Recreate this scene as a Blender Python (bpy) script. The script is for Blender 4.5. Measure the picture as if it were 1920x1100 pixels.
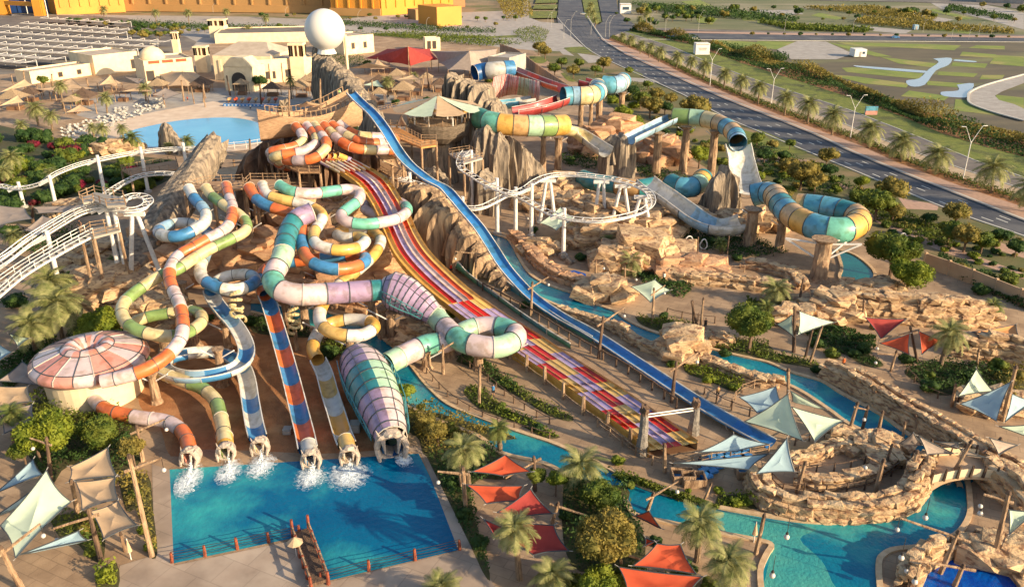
import bpy, bmesh, math, random
import numpy as np
from mathutils import Vector, Matrix, noise
random.seed(7)
SC = bpy.context.scene
for o in list(bpy.data.objects): bpy.data.objects.remove(o)
# ---------------------------------------------------------------- camera
H = 55.0; FPX = 1550.0; PITCH = math.radians(23.4)
CP, SP = math.cos(PITCH), math.sin(PITCH)
cam_d = bpy.data.cameras.new('camera'); cam = bpy.data.objects.new('camera', cam_d)
SC.collection.objects.link(cam)
cam.location = (0, 0, H); cam.rotation_euler = (math.pi/2 - PITCH, 0, 0)
cam_d.sensor_width = 36; cam_d.lens = 36*FPX/1920; cam_d.clip_start = 0.5; cam_d.clip_end = 9000
SC.camera = cam
# ---------------------------------------------------------------- light
SUN_EL = math.radians(19); SUN_AZ = (0.86, -0.50)       # direction towards the sun on the ground
w = bpy.data.worlds.new('World'); SC.world = w; w.use_nodes = True
nt = w.node_tree; nt.nodes.clear()
sky = nt.nodes.new('ShaderNodeTexSky'); sky.sky_type = 'NISHITA'; sky.sun_disc = False
sky.sun_elevation = SUN_EL
sky.sun_rotation = math.atan2(SUN_AZ[0], SUN_AZ[1]); sky.air_density = 1.0; sky.dust_density = 1.5
bg = nt.nodes.new('ShaderNodeBackground'); bg.inputs[1].default_value = 0.125
wo = nt.nodes.new('ShaderNodeOutputWorld')
nt.links.new(sky.outputs[0], bg.inputs[0]); nt.links.new(bg.outputs[0], wo.inputs[0])
sd = bpy.data.lights.new('sun', 'SUN'); sd.energy = 4.8; sd.angle = math.radians(0.5); sd.color = (1.0, 0.80, 0.53)
sun = bpy.data.objects.new('sun', sd); SC.collection.objects.link(sun)
_a = Vector((SUN_AZ[0], SUN_AZ[1], 0)).normalized()*math.cos(SUN_EL) + Vector((0, 0, math.sin(SUN_EL)))
sun.rotation_euler = _a.to_track_quat('Z', 'Y').to_euler()
vs = SC.view_settings; vs.view_transform = 'Standard'; vs.look = 'None'; vs.gamma = 1; vs.exposure = 0.85
vs.use_curve_mapping = False
# ---------------------------------------------------------------- helpers
def P(x, y, h=0.0):
    """world point at height h seen at photo pixel (x, y)"""
    a, b = (x-960)/FPX, (550-y)/FPX
    d = Vector((a, CP + b*SP, -SP + b*CP))
    t = (H-h)/(-d.z)
    return Vector((d.x*t, d.y*t, h))
def top_h(bx, by, ty, h0=0.0):
    """height of an upright thing whose foot is at (bx, by) and whose top is at row ty"""
    p = P(bx, by, h0); k = (550-ty)/FPX
    return H + p.y*(k*CP - SP)/(CP + k*SP)
def scale_at(p):
    return FPX/(p.y*CP + (H-p.z)*SP)
REG = {}
for i, (x, y) in enumerate([(0,0),(470,0),(940,0),(1420,0),(0,260),(470,260),(940,260),(1420,260)]): REG['A%d' % (i+1)] = (x, y)
for i, (x, y) in enumerate([(0,530),(470,530),(940,530),(1420,530),(0,810),(470,810),(940,810),(1420,810)]): REG['B%d' % (i+1)] = (x, y)
def q(reg, *uv):
    ox, oy = REG[reg]
    return [(ox + u[0]/3.7931, oy + u[1]/3.7931) + tuple(u[2:]) for u in uv]
def lin(c):
    c = c/255.0
    return c/12.92 if c <= .04045 else ((c+.055)/1.055)**2.4
def L(r, g, b): return (lin(r), lin(g), lin(b), 1)
MATS = {}
def mat(name, c1, c2=None, rough=.75, scale=1.0, stretch=(1,1,1), bump=0.0, bscale=None, detail=4, spec=.5, contrast=(.35,.65), c3=None, s3=None, metal=0, spots=None, coat=0, tc='pos', trans=0):
    if name in MATS: return MATS[name]
    m = bpy.data.materials.new(name); m.use_nodes = True; MATS[name] = m
    n = m.node_tree; b = n.nodes['Principled BSDF']
    b.inputs['Base Color'].default_value = c1; b.inputs['Roughness'].default_value = rough
    b.inputs['Specular IOR Level'].default_value = spec; b.inputs['Metallic'].default_value = metal
    if coat: b.inputs['Coat Weight'].default_value = coat; b.inputs['Coat Roughness'].default_value = .08
    if tc == 'pos':
        g = n.nodes.new('ShaderNodeNewGeometry'); src = g.outputs['Position']
    else:
        g = n.nodes.new('ShaderNodeTexCoord'); src = g.outputs['Object']
    mp = n.nodes.new('ShaderNodeMapping'); mp.inputs['Scale'].default_value = stretch
    n.links.new(src, mp.inputs['Vector']); src = mp.outputs[0]
    def noi(s, d=detail, r=.55):
        t = n.nodes.new('ShaderNodeTexNoise'); t.inputs['Scale'].default_value = s; t.inputs['Detail'].default_value = d
        t.inputs['Roughness'].default_value = r
        n.links.new(src, t.inputs['Vector']); return t.outputs[0]
    def ramp(f, lo, hi):
        t = n.nodes.new('ShaderNodeMapRange'); t.inputs[1].default_value = lo; t.inputs[2].default_value = hi
        n.links.new(f, t.inputs[0]); return t.outputs[0]
    def mix(f, a, c):
        t = n.nodes.new('ShaderNodeMix'); t.data_type = 'RGBA'
        n.links.new(f, t.inputs[0])
        for v, s in ((a, t.inputs[6]), (c, t.inputs[7])):
            if isinstance(v, tuple): s.default_value = v
            else: n.links.new(v, s)
        return t.outputs[2]
    col = c1
    if c2: col = mix(ramp(noi(scale), *contrast), c1, c2)
    if c3: col = mix(ramp(noi(s3 or scale*.23, 5), .5, .62), col, c3)
    if spots: col = mix(ramp(noi(spots[1], 2), spots[2], spots[2]+.06), col, spots[0])
    if not isinstance(col, tuple): n.links.new(col, b.inputs['Base Color'])
    if bump:
        bp = n.nodes.new('ShaderNodeBump'); bp.inputs['Strength'].default_value = bump; bp.inputs['Distance'].default_value = .3
        n.links.new(noi(bscale or scale*3, 5), bp.inputs['Height']); n.links.new(bp.outputs[0], b.inputs['Normal'])
    if trans:
        t = n.nodes.new('ShaderNodeBsdfTranslucent'); t.inputs[0].default_value = c1
        if not isinstance(col, tuple): n.links.new(col, t.inputs[0])
        ms = n.nodes.new('ShaderNodeMixShader'); ms.inputs[0].default_value = trans
        out = n.nodes['Material Output']
        n.links.new(b.outputs[0], ms.inputs[1]); n.links.new(t.outputs[0], ms.inputs[2]); n.links.new(ms.outputs[0], out.inputs[0])
    return m
def tag(o, label=None, cat=None, group=None, kind=None):
    if label: o['label'] = label
    if cat: o['category'] = cat
    if group: o['group'] = group
    if kind: o['kind'] = kind
    return o
def link(o, parent=None):
    SC.collection.objects.link(o)
    if parent: o.parent = parent
    return o
def thing(name, label, cat, loc=(0,0,0), group=None, rz=0):
    o = bpy.data.objects.new(name, None); o.empty_display_size = .5; link(o)
    o.location = loc; o.rotation_euler = (0, 0, rz)
    return tag(o, label, cat, group)
def ploc(parent):
    v = Vector((0, 0, 0))
    while parent: v += parent.location; parent = parent.parent
    return v
class MB:
    def __init__(s): s.v = []; s.f = []
    def add(s, vs, fs):
        k = len(s.v); s.v += [tuple(v) for v in vs]; s.f += [tuple(i+k for i in f) for f in fs]; return s
    def box(s, c, sz, rz=0, ax=None):
        c = Vector(c)
        if ax is None: X, Y, Z = Vector((math.cos(rz), math.sin(rz), 0)), Vector((-math.sin(rz), math.cos(rz), 0)), Vector((0,0,1))
        else: X, Y, Z = ax
        vs = [c + X*(i*sz[0]/2) + Y*(j*sz[1]/2) + Z*(k*sz[2]/2) for k in (-1,1) for j in (-1,1) for i in (-1,1)]
        return s.add(vs, [(0,2,3,1),(4,5,7,6),(0,1,5,4),(2,6,7,3),(0,4,6,2),(1,3,7,5)])
    def bar(s, a, b, wx, wz):
        a, b = Vector(a), Vector(b); d = b-a; l = d.length
        if l < 1e-6: return s
        X = d/l; Y = Vector((0,0,1)).cross(X)
        Y = Vector((1,0,0)) if Y.length < 1e-4 else Y.normalized()
        return s.box((a+b)/2, (l, wx, wz), ax=(X, Y, X.cross(Y)))
    def cyl(s, a, b, r0, r1=None, n=8, cap=True, seed=None, rings=1):
        a, b = Vector(a), Vector(b); r1 = r0 if r1 is None else r1
        d = (b-a); X = d.orthogonal().normalized(); Y = d.normalized().cross(X)
        vs = []; fs = []
        for k in range(rings+1):
            t = k/rings; c = a.lerp(b, t); r = r0+(r1-r0)*t
            for i in range(n):
                g = 2*math.pi*i/n; rr = r
                if seed is not None: rr *= 1+.16*noise.noise(Vector((math.cos(g)*1.7+seed, math.sin(g)*1.7, t*4+seed)))*1.6
                vs.append(c + X*(rr*math.cos(g)) + Y*(rr*math.sin(g)))
        for k in range(rings):
            for i in range(n):
                j = (i+1) % n; fs.append((k*n+i, k*n+j, (k+1)*n+j, (k+1)*n+i))
        if cap: fs += [tuple(range(n))[::-1], tuple(range(rings*n, rings*n+n))]
        return s.add(vs, fs)
    def prism(s, pts, z0, z1, top_only=False):
        n = len(pts)
        ar = sum(pts[i][0]*pts[(i+1)%n][1]-pts[(i+1)%n][0]*pts[i][1] for i in range(n))
        if ar < 0: pts = pts[::-1]
        vs = [(p[0], p[1], z0) for p in pts]+[(p[0], p[1], z1) for p in pts]
        fs = [(i, (i+1)%n, n+(i+1)%n, n+i) for i in range(n)]
        s.add(vs, fs + [tuple(range(n, 2*n))] + ([] if top_only else [tuple(range(n))[::-1]])); return s
    def sphere(s, c, r, nu=12, nv=8, sc=(1,1,1), jit=0, seed=0):
        c = Vector(c); vs = []; fs = []
        for i in range(nv+1):
            ph = math.pi*i/nv
            for j in range(nu):
                th = 2*math.pi*j/nu; d = Vector((math.sin(ph)*math.cos(th), math.sin(ph)*math.sin(th), math.cos(ph)))
                k = 1+jit*noise.noise(d*1.7+Vector((seed,seed,0)))*2
                vs.append(c+Vector((d.x*sc[0], d.y*sc[1], d.z*sc[2]))*r*k)
        for i in range(nv):
            for j in range(nu):
                a = i*nu+j; b = i*nu+(j+1)%nu; fs.append((a, a+nu, b+nu, b))
        return s.add(vs, fs)
    def grid(s, rows, close=False):
        n = len(rows[0]); vs = [v for r in rows for v in r]; fs = []
        for i in range(len(rows)-1):
            for j in range(n if close else n-1):
                a = i*n+j; b = i*n+(j+1)%n; fs.append((a, b, b+n, a+n))
        return s.add(vs, fs)
    def mesh(s, name, m=None, smooth=False, off=None):
        me = bpy.data.meshes.new(name)
        vs = s.v if off is None else [(v[0]-off.x, v[1]-off.y, v[2]-off.z) for v in s.v]
        me.from_pydata(vs, [], s.f)
        if m: me.materials.append(m)
        if smooth: me.polygons.foreach_set('use_smooth', [True]*len(me.polygons))
        me.update(); return me
    def build(s, name, m, parent=None, label=None, cat=None, group=None, kind=None, smooth=False, origin=None):
        off = ploc(parent) if parent else (Vector(origin) if origin is not None else Vector((0,0,0)))
        o = bpy.data.objects.new(name, s.mesh(name, m, smooth, off))
        if not parent and origin is not None: o.location = origin
        link(o, parent); return tag(o, label, cat, group, kind)
def inst(name, me, parent, loc=(0,0,0), rot=(0,0,0), sc=(1,1,1), **k):
    o = bpy.data.objects.new(name, me)
    if parent: o.parent = parent
    o.location = loc; o.rotation_euler = rot; o.scale = sc if not isinstance(sc, (int, float)) else (sc,)*3
    SC.collection.objects.link(o); return tag(o, **k)
def copy_tree(o, parent=None):
    c = o.copy(); SC.collection.objects.link(c)
    if parent: c.parent = parent
    for ch in list(o.children): copy_tree(ch, c)
    return c
def cr(pts, step=1.0, closed=False):
    """Catmull-Rom through world points, resampled at about step metres"""
    pts = [Vector(p) for p in pts]; out = []
    n = len(pts)
    for i in range(n-1):
        p0 = pts[i-1] if i else pts[0]*2-pts[1]; p1 = pts[i]; p2 = pts[i+1]; p3 = pts[i+2] if i+2 < n else pts[-1]*2-pts[-2]
        k = max(2, int((p2-p1).length/step*1.5))
        for j in range(k):
            t = j/k
            out.append(.5*((2*p1)+(p2-p0)*t+(2*p0-5*p1+4*p2-p3)*t*t+(3*p1-p0-3*p2+p3)*t**3))
    out.append(pts[-1])
    ln = [0]
    for a, b in zip(out, out[1:]): ln.append(ln[-1]+(b-a).length)
    m = max(1, int(round(ln[-1]/step))); res = []; k = 0
    for i in range(m+1):
        s_ = ln[-1]*i/m
        while k < len(ln)-2 and ln[k+1] < s_: k += 1
        d = ln[k+1]-ln[k]; t = 0 if d == 0 else (s_-ln[k])/d
        res.append(out[k].lerp(out[k+1], t))
    return res
def frames(pts):
    fr = []
    for i, p in enumerate(pts):
        t = (pts[min(i+1, len(pts)-1)]-pts[max(i-1, 0)]).normalized()
        s_ = t.cross(Vector((0,0,1)))
        s_ = s_.normalized() if s_.length > 1e-3 else Vector((1,0,0))
        fr.append((p, t, s_, s_.cross(t)))
    return fr
def PP(l): return [P(*a) for a in l]
# ---------------------------------------------------------------- materials
def add_joints(m, bw, bh, mortar=.03, dark=.72):
    n = m.node_tree; b = n.nodes['Principled BSDF']; lk = b.inputs['Base Color'].links; src = lk[0].from_socket
    g = n.nodes.new('ShaderNodeNewGeometry'); t = n.nodes.new('ShaderNodeTexBrick'); t.inputs['Scale'].default_value = 1; t.inputs['Mortar Size'].default_value = mortar
    t.inputs['Brick Width'].default_value = bw; t.inputs['Row Height'].default_value = bh; t.inputs['Color1'].default_value = (1,1,1,1); t.inputs['Color2'].default_value = (.86,.86,.86,1); t.inputs['Mortar'].default_value = (dark,dark,dark,1)
    mp = n.nodes.new('ShaderNodeMapping'); mp.inputs['Rotation'].default_value = (0,0,.45)
    n.links.new(g.outputs['Position'], mp.inputs[0]); n.links.new(mp.outputs[0], t.inputs['Vector'])
    mx = n.nodes.new('ShaderNodeMix'); mx.data_type = 'RGBA'; mx.blend_type = 'MULTIPLY'; mx.inputs[0].default_value = 1
    n.links.new(src, mx.inputs[6]); n.links.new(t.outputs[0], mx.inputs[7]); n.links.new(mx.outputs[2], b.inputs['Base Color'])
M_sand = mat('park paving', L(172,142,110), L(148,120,92), scale=.5, bump=.15, bscale=6, c3=L(184,154,122), s3=.12, rough=.85)
add_joints(M_sand, 2.4, 1.2, .05)
M_ground = mat('dry ground', L(150,128,98), L(116,104,72), scale=.05, c3=L(96,100,52), s3=.03, rough=.95, bump=.3, bscale=2)
M_soil = mat('red soil', L(166,112,70), L(146,98,60), scale=.9, c3=L(178,128,84), s3=.25, rough=.95, bump=.4, bscale=4)
M_asph = mat('asphalt', L(84,84,88), L(68,68,74), scale=.4, stretch=(1,1,1), rough=.8, bump=.1, bscale=9, c3=L(98,96,96), s3=.07)
M_asph2 = mat('worn asphalt', L(118,108,98), L(98,90,84), scale=.3, rough=.85, c3=L(132,122,108), s3=.05)
M_kerb = mat('pale kerb stone', L(190,184,172), rough=.8)
M_kerbd = mat('dark painted kerb', L(60,72,80), rough=.7)
M_line = mat('white road paint', L(225,222,210), rough=.7)
M_walk = mat('pink paving', L(186,150,128), L(166,134,114), scale=1.2, rough=.85)
M_path = mat('tan path', L(186,164,134), L(164,140,112), scale=.4, rough=.9)
M_lawn = mat('mown lawn', L(96,108,38), L(124,126,50), scale=.5, rough=.95, bump=.5, bscale=12, c3=L(84,88,40), s3=.12)
M_lawn2 = mat('field grass', L(128,138,58), L(106,122,48), scale=.12, rough=.95, bump=.4, bscale=5, c3=L(146,140,76), s3=.06)
M_field = mat('wet brown field', L(106,94,70), L(84,76,58), scale=.08, stretch=(.4,1,1), rough=.85, c3=L(116,114,72), s3=.03, bump=.2, bscale=2)
M_conc = mat('concrete', L(176,168,158), L(160,150,140), scale=.3, rough=.85)
M_pool = mat('deep pool water', L(0,84,124), L(4,104,138), scale=.12, rough=.14, bump=.3, bscale=1.7, contrast=(.3,.7), c3=L(58,166,162), s3=.045, spec=.35)
M_river = mat('river water', L(14,118,136), L(6,98,128), scale=.16, rough=.14, bump=.3, bscale=1.8, c3=L(56,150,148), s3=.11, spec=.35)
M_lagoon = mat('shallow water', L(84,160,142), L(44,136,138), scale=.15, rough=.15, bump=.35, bscale=2.6, spec=.35)
M_wave = mat('wave pool water', L(60,150,190), L(90,172,200), scale=.04, rough=.12, bump=.05, bscale=2)
M_pond = mat('green water', L(14,104,96), L(8,86,84), scale=.2, rough=.1, bump=.05, bscale=2)
M_vivid = mat('bright blue water', L(0,84,170), L(0,60,150), scale=.9, rough=.1, bump=.5, bscale=1.6)
M_puddle = mat('puddle', L(150,156,170), rough=.08, spec=.8)
M_foam = mat('white foam', L(235,240,240), rough=.6)
M_white = mat('white painted steel', L(225,220,212), L(205,198,190), scale=1.5, rough=.4)
M_log = mat('weathered log', L(178,148,116), L(120,92,68), scale=2.2, stretch=(1,1,.25), rough=.9, bump=.6, bscale=7)
M_logd = mat('dark driftwood', L(112,88,68), L(76,58,46), scale=2.2, stretch=(1,1,.25), rough=.9, bump=.6, bscale=7)
M_rock = mat('sandstone', L(212,180,138), L(172,138,100), scale=.5, stretch=(1,1,2.5), rough=.9, bump=.7, bscale=2.5, c3=L(136,102,76), s3=1.1)
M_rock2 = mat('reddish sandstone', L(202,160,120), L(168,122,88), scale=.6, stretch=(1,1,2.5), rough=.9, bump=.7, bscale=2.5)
M_rockg = mat('grey fluted rock', L(160,142,120), L(92,82,72), scale=1.5, stretch=(1,1,.1), rough=.9, bump=1.0, bscale=2.2)
M_plaster = mat('cream plaster', L(232,210,172), L(218,194,156), scale=.5, rough=.85)
M_roofp = mat('pale flat roof', L(188,170,150), L(170,152,132), scale=.3, rough=.9)
M_dark = mat('dark opening', L(50,44,40), rough=.6)
M_glass = mat('window glass', L(60,80,96), rough=.1, spec=.8)
M_brown = mat('brown shutter', L(120,86,60), rough=.7)
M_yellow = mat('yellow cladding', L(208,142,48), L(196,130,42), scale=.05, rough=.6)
M_tanb = mat('ochre and shade toned cladding', L(176,134,82), L(164,124,74), scale=.05, rough=.7)  # also the yellow hall's shaded wall, its shade put into the colour
M_blueb = mat('dark blue cladding', L(30,60,110), L(24,50,96), scale=.1, rough=.4)
M_mint = mat('mint shade cloth', L(208,222,196), L(194,210,184), scale=.7, rough=.8, trans=.25)
M_bluec = mat('blue grey shade cloth', L(164,188,196), L(150,176,186), scale=.7, rough=.8, trans=.25)
M_sandc = mat('sand shade cloth', L(214,182,144), L(200,168,132), scale=.7, rough=.8, trans=.25)
M_greyc = mat('grey tan shade cloth', L(176,158,142), L(162,144,130), scale=.7, rough=.8, trans=.2)
M_redc = mat('red shade cloth', L(214,92,54), L(198,80,46), scale=.7, rough=.8, trans=.25)
M_crim = mat('crimson shade cloth', L(176,66,58), L(160,56,50), scale=.7, rough=.8, trans=.2)
M_bark = mat('palm bark', L(150,126,100), L(104,84,64), scale=3, stretch=(1,1,3), rough=.95, bump=.7, bscale=9, tc='obj')
M_trunk = mat('tree bark', L(122,98,76), L(90,70,54), scale=3, rough=.95, tc='obj')
def leafmat(n, a, b, s=.5, t=.3): return mat(n, a, b, scale=s, rough=.7, trans=t, contrast=(.38,.62), spec=.25)
M_palm = leafmat('palm frond', L(112,118,66), L(162,158,104), 1.2)
M_palmg = leafmat('green palm frond', L(92,108,52), L(132,132,72), 1.2)
M_leaf = leafmat('green leaves', L(72,92,32), L(112,118,44))
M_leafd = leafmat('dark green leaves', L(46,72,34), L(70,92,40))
M_leafo = leafmat('olive leaves', L(110,104,48), L(146,128,62))
M_leafy = leafmat('yellow green leaves', L(128,134,40), L(96,112,34))
M_leafr = leafmat('magenta blossom leaves', L(130,30,56), L(90,50,40))
M_hedge = leafmat('hedge leaves', L(70,86,38), L(98,102,46), .8)
# ================================================================ setting: ground, roads, water
from mathutils.geometry import tessellate_polygon
USEDZ = []
def free_z(bb, z):
    while any(abs(u[4]-z) < .0035 and not (bb[2] < u[0] or bb[0] > u[2] or bb[3] < u[1] or bb[1] > u[3]) for u in USEDZ): z += .004
    USEDZ.append((*bb, z)); return z
def sheet(name, pts, z, m, label=None, kind='structure'):
    w_ = [P(p[0], p[1]) for p in pts]
    bb = (min(a.x for a in w_), min(a.y for a in w_), max(a.x for a in w_), max(a.y for a in w_))
    z = free_z(bb, z)
    vs_ = [(a.x, a.y, z) for a in w_]
    fs = []
    for t in tessellate_polygon([[Vector(v) for v in vs_]]):
        a, b, c = (Vector(vs_[i]) for i in t)
        fs.append(t if (b-a).cross(c-a).z > 0 else t[::-1])
    mb = MB(); mb.v = vs_; mb.f = [tuple(f) for f in fs]
    o = mb.build(name, m, kind=kind)
    if label: o['label'] = label
    return o
def strip_sheet(name, A, B, z, m, label=None, kind='structure'):
    """sheet between two pixel polylines of the same length"""
    w_ = [P(*a) for a in list(A)+list(B)]; z = free_z((min(a.x for a in w_), min(a.y for a in w_), max(a.x for a in w_), max(a.y for a in w_)), z)
    mb = MB(); mb.grid([[Vector((*P(*a).xy, z)), Vector((*P(*b).xy, z))] for a, b in zip(A, B)])
    me = mb.mesh(name, m); 
    if me.polygons[0].normal.z < 0: me.flip_normals()
    o = bpy.data.objects.new(name, me); link(o); tag(o, kind=kind)
    if label: o['label'] = label
    return o
mb = MB(); mb.add([(-6000,-500,-.9),(6000,-500,-.9),(6000,9000,-.9),(-6000,9000,-.9)], [(0,1,2,3)])
mb.build('ground', M_ground, kind='structure')
def smooth_px(pts, k=4):
    out = []
    n = len(pts)
    for i in range(n-1):
        p = [Vector(pts[max(0, min(n-1, i+j))][:2]) for j in (-1,0,1,2)]
        for j in range(k):
            t = j/k
            v = .5*((2*p[1])+(p[2]-p[0])*t+(2*p[0]-5*p[1]+4*p[2]-p[3])*t*t+(3*p[1]-p[0]-3*p[2]+p[3])*t**3)
            out.append((v.x, v.y))
    out.append(tuple(pts[-1][:2])); return out
# river and lagoon outlines ------------------------------------------------
R1_out = smooth_px([(905,430),(930,441),(950,448),(961,460),(975,487),(993,513),(1016,529),(1045,541),(1078,552),(1098,564),(1151,583),(1177,601),(1217,620),(1258,632),(1304,646),(1370,664),(1440,680),(1486,699),(1541,715),(1578,738),(1647,775),(1692,807),(1740,838),(1800,870),(1850,890)])
R1_in = smooth_px([(880,430),(905,445),(925,465),(950,500),(980,540),(1006,556),(1056,577),(1109,593),(1167,612),(1193,630),(1240,650),(1296,660),(1335,672),(1388,693),(1446,709),(1500,733),(1552,767),(1589,794),(1631,815),(1680,845),(1730,870),(1790,900),(1800,915)])
R2_up = smooth_px([(470,560),(540,570),(600,582),(650,598),(699,622),(742,654),(773,688),(800,722),(839,757),(892,780),(974,810),(1045,834),(1125,871),(1167,892),(1204,913),(1283,936),(1349,952),(1440,968),(1525,979),(1631,979),(1697,968),(1726,952),(1734,923),(1750,895),(1805,888),(1818,937),(1815,973),(1789,1005),(1731,1024),(1680,1030),(1657,1040),(1647,1060),(1652,1130)])
R2_lo = smooth_px([(1430,1130),(1425,1074),(1436,1042),(1446,1023),(1422,1014),(1349,1000),(1256,981),(1190,965),(1169,936),(1110,912),(1059,889),(1019,869),(940,850),(897,818),(839,796),(773,767),(747,751),(734,709),(690,672),(650,645),(591,617),(530,600),(470,585)])
WPOOL = smooth_px([(214,262),(236,250),(264,240),(330,227),(395,221),(448,222),(490,232),(512,244),(500,262),(470,268),(369,274),(260,276),(219,272),(214,262)])[:-1]
POND = smooth_px([(1568,468),(1604,479),(1636,505),(1639,524),(1620,539),(1589,538),(1574,520),(1578,502),(1568,468)])[:-1]
VIV = smooth_px([(1728,1068),(1760,1050),(1789,1038),(1830,1045),(1868,1060),(1908,1085),(1915,1130),(1725,1130),(1728,1068)])[:-1]
SPL = [(314,880),(785,850),(812,905),(862,1030),(600,1092),(565,1005),(323,1056)]
# paved park floor with the pools cut out: separate sheets laid over the paving, 4 mm steps
Z_PARK = 0.0
park = [(-300,1300),(-300,130),(0,115),(330,88),(560,70),(690,62),(1000,95),(1180,225),(1300,300),(1500,420),(1700,480),(1920,560),(2200,640),(2400,1300)]
sheet('park_floor', park, Z_PARK, M_sand)
sheet('forecourt', [(-400,133),(-400,40),(300,30),(560,45),(700,30),(960,20),(1060,60),(1110,100),(1000,97),(690,64),(560,72),(330,90),(0,117)], -.02, M_conc)
def banks(name, pts, m, wd=.55, hgt=.22, closed=True, label=None):
    """raised coping round a pool"""
    w_ = [P(*p) for p in pts]; mb = MB(); rows = []; n = len(w_)
    for i in range(n):
        a = w_[(i-1) % n if closed else max(i-1, 0)]; b = w_[(i+1) % n if closed else min(i+1, n-1)]
        t = Vector((b.x-a.x, b.y-a.y, 0)).normalized(); s_ = Vector((t.y, -t.x, 0))
        p = w_[i]
        rows.append([p-s_*wd*.5+Vector((0,0,-.01)), p-s_*wd*.5+Vector((0,0,hgt)), p+s_*wd*.5+Vector((0,0,hgt)), p+s_*wd*.5+Vector((0,0,-.01))])
    if closed: rows.append(rows[0])
    mb.grid(rows)
    return mb.build(name, m, kind='structure', label=label)
M_cop = mat('pool coping', L(206,176,138), L(182,150,112), scale=1.5, rough=.8)
sheet('river', R1_out + R1_in[::-1], .012, M_river)
sheet('river', R2_up + R2_lo, .012, M_river)
sheet('river_shallows', smooth_px([(1260,985),(1340,958),(1440,974),(1530,990),(1500,1010),(1540,1050),(1560,1090),(1575,1130),(1435,1130),(1436,1080),(1445,1042),(1452,1022),(1422,1010),(1349,996)]), .016, M_lagoon)
for ln in (R1_out, R1_in): banks('river_bank', ln, M_cop, closed=False)
banks('river_bank', R2_up[:76], M_cop, closed=False); banks('river_bank', R2_up[90:], M_cop, closed=False)
banks('river_bank', R2_lo, M_cop, closed=False)
sheet('beach', smooth_px([(125,275),(150,240),(230,215),(320,200),(420,188),(540,196),(560,230),(520,262),(470,280),(300,290),(125,275)])[:-1], .008, mat('beach sand', L(222,198,172), L(206,178,150), scale=.3, rough=.9))
sheet('wave_pool', WPOOL, .014, M_wave)
sheet('green_pond', POND, .012, M_pond); banks('pond_bank', POND, M_cop)
sheet('bright_pool', VIV, .012, M_vivid); banks('bright_pool_bank', VIV, M_rock, wd=1.2, hgt=.5)
sheet('small_blue_pool', q('A7',(440,950),(520,935),(600,960),(605,1000),(520,1000),(450,980)), .012, M_vivid)
sheet('splash_pool', SPL, .02, M_pool)
M_teal = mat('churned water', L(20,130,160), L(40,160,176), scale=.25, rough=.15, bump=.2, bscale=2)
# ---- roads east of the park
E0 = smooth_px([(1045,34),(1080,71),(1109,97),(1167,126),(1283,179),(1362,221),(1438,253),(1520,287),(1589,315),(1710,365),(1815,407),(1940,450),(2150,530)], 3)
E1 = smooth_px([(1100,34),(1127,74),(1152,92),(1177,105),(1283,153),(1350,183),(1420,211),(1525,253),(1591,284),(1684,323),(1800,368),(1935,421),(2150,500)], 3)
sheet('road', E0 + E1[::-1], .02, M_asph)
def off(poly, dx, dy): return [(x+dx, y+dy) for x, y in poly]
E2 = [(1140,75),(1204,100),(1283,140),(1350,170),(1420,200),(1541,247),(1615,274),(1684,306),(1800,349),(1925,391),(2150,470)]
E3 = [(1150,68),(1218,96),(1300,136),(1360,164),(1428,190),(1545,233),(1620,261),(1690,293),(1805,334),(1930,375),(2150,452)]
E4 = [(1160,64),(1228,92),(1310,130),(1370,155),(1438,183),(1568,227),(1650,260),(1700,280),(1815,321),(1935,361),(2150,436)]
E5 = [(1170,60),(1260,88),(1330,118),(1380,137),(1440,158),(1591,206),(1684,242),(1736,263),(1830,302),(1940,340),(2150,410)]
E6 = [(1180,58),(1290,82),(1350,104),(1390,118),(1440,134),(1604,186),(1700,222),(1763,249),(1850,276),(1950,302),(2150,360)]
E7 = [(1190,56),(1320,80),(1370,94),(1410,103),(1460,116),(1512,127),(1604,165),(1710,204),(1815,230),(1960,262),(2150,310)]
E1c = [(1120,70),(1177,105),(1283,153),(1350,183),(1420,211),(1525,253),(1591,284),(1684,323),(1800,368),(1935,421),(2150,500)]
def kerb(name, line, m, wd=.35, h=.14, lab=None):
    mb = MB(); w_ = [P(*p) for p in line]; rows = []
    for i, p in enumerate(w_):
        a = w_[max(i-1, 0)]; b = w_[min(i+1, len(w_)-1)]
        t = Vector((b.x-a.x, b.y-a.y, 0)).normalized(); s_ = Vector((t.y, -t.x, 0))*wd/2
        rows.append([p-s_-Vector((0,0,.05)), p-s_+Vector((0,0,h)), p+s_+Vector((0,0,h)), p+s_-Vector((0,0,.05))])
    mb.grid(rows); return mb.build(name, m, kind='structure', label=lab)
strip_sheet('pavement', E1c, E2, .10, M_walk)
strip_sheet('hedge_bed', E2, E3, .06, M_soil)
strip_sheet('footpath', E3, E4, .064, M_path)
strip_sheet('service_road', E4, E5, .04, M_asph2)
strip_sheet('lawn_strip', E5, E6, .05, M_lawn)
strip_sheet('shrub_belt_ground', E6, E7, .044, M_soil)
kerb('kerb', E1, M_kerbd, .5, .18); kerb('kerb', off(E1, 1.5, -3), M_kerb, .7, .15); kerb('kerb', E0, M_kerb, .5, .15)
kerb('kerb', E4, M_kerb, .4, .15); kerb('kerb', E5, M_kerb, .4, .15)
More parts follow.
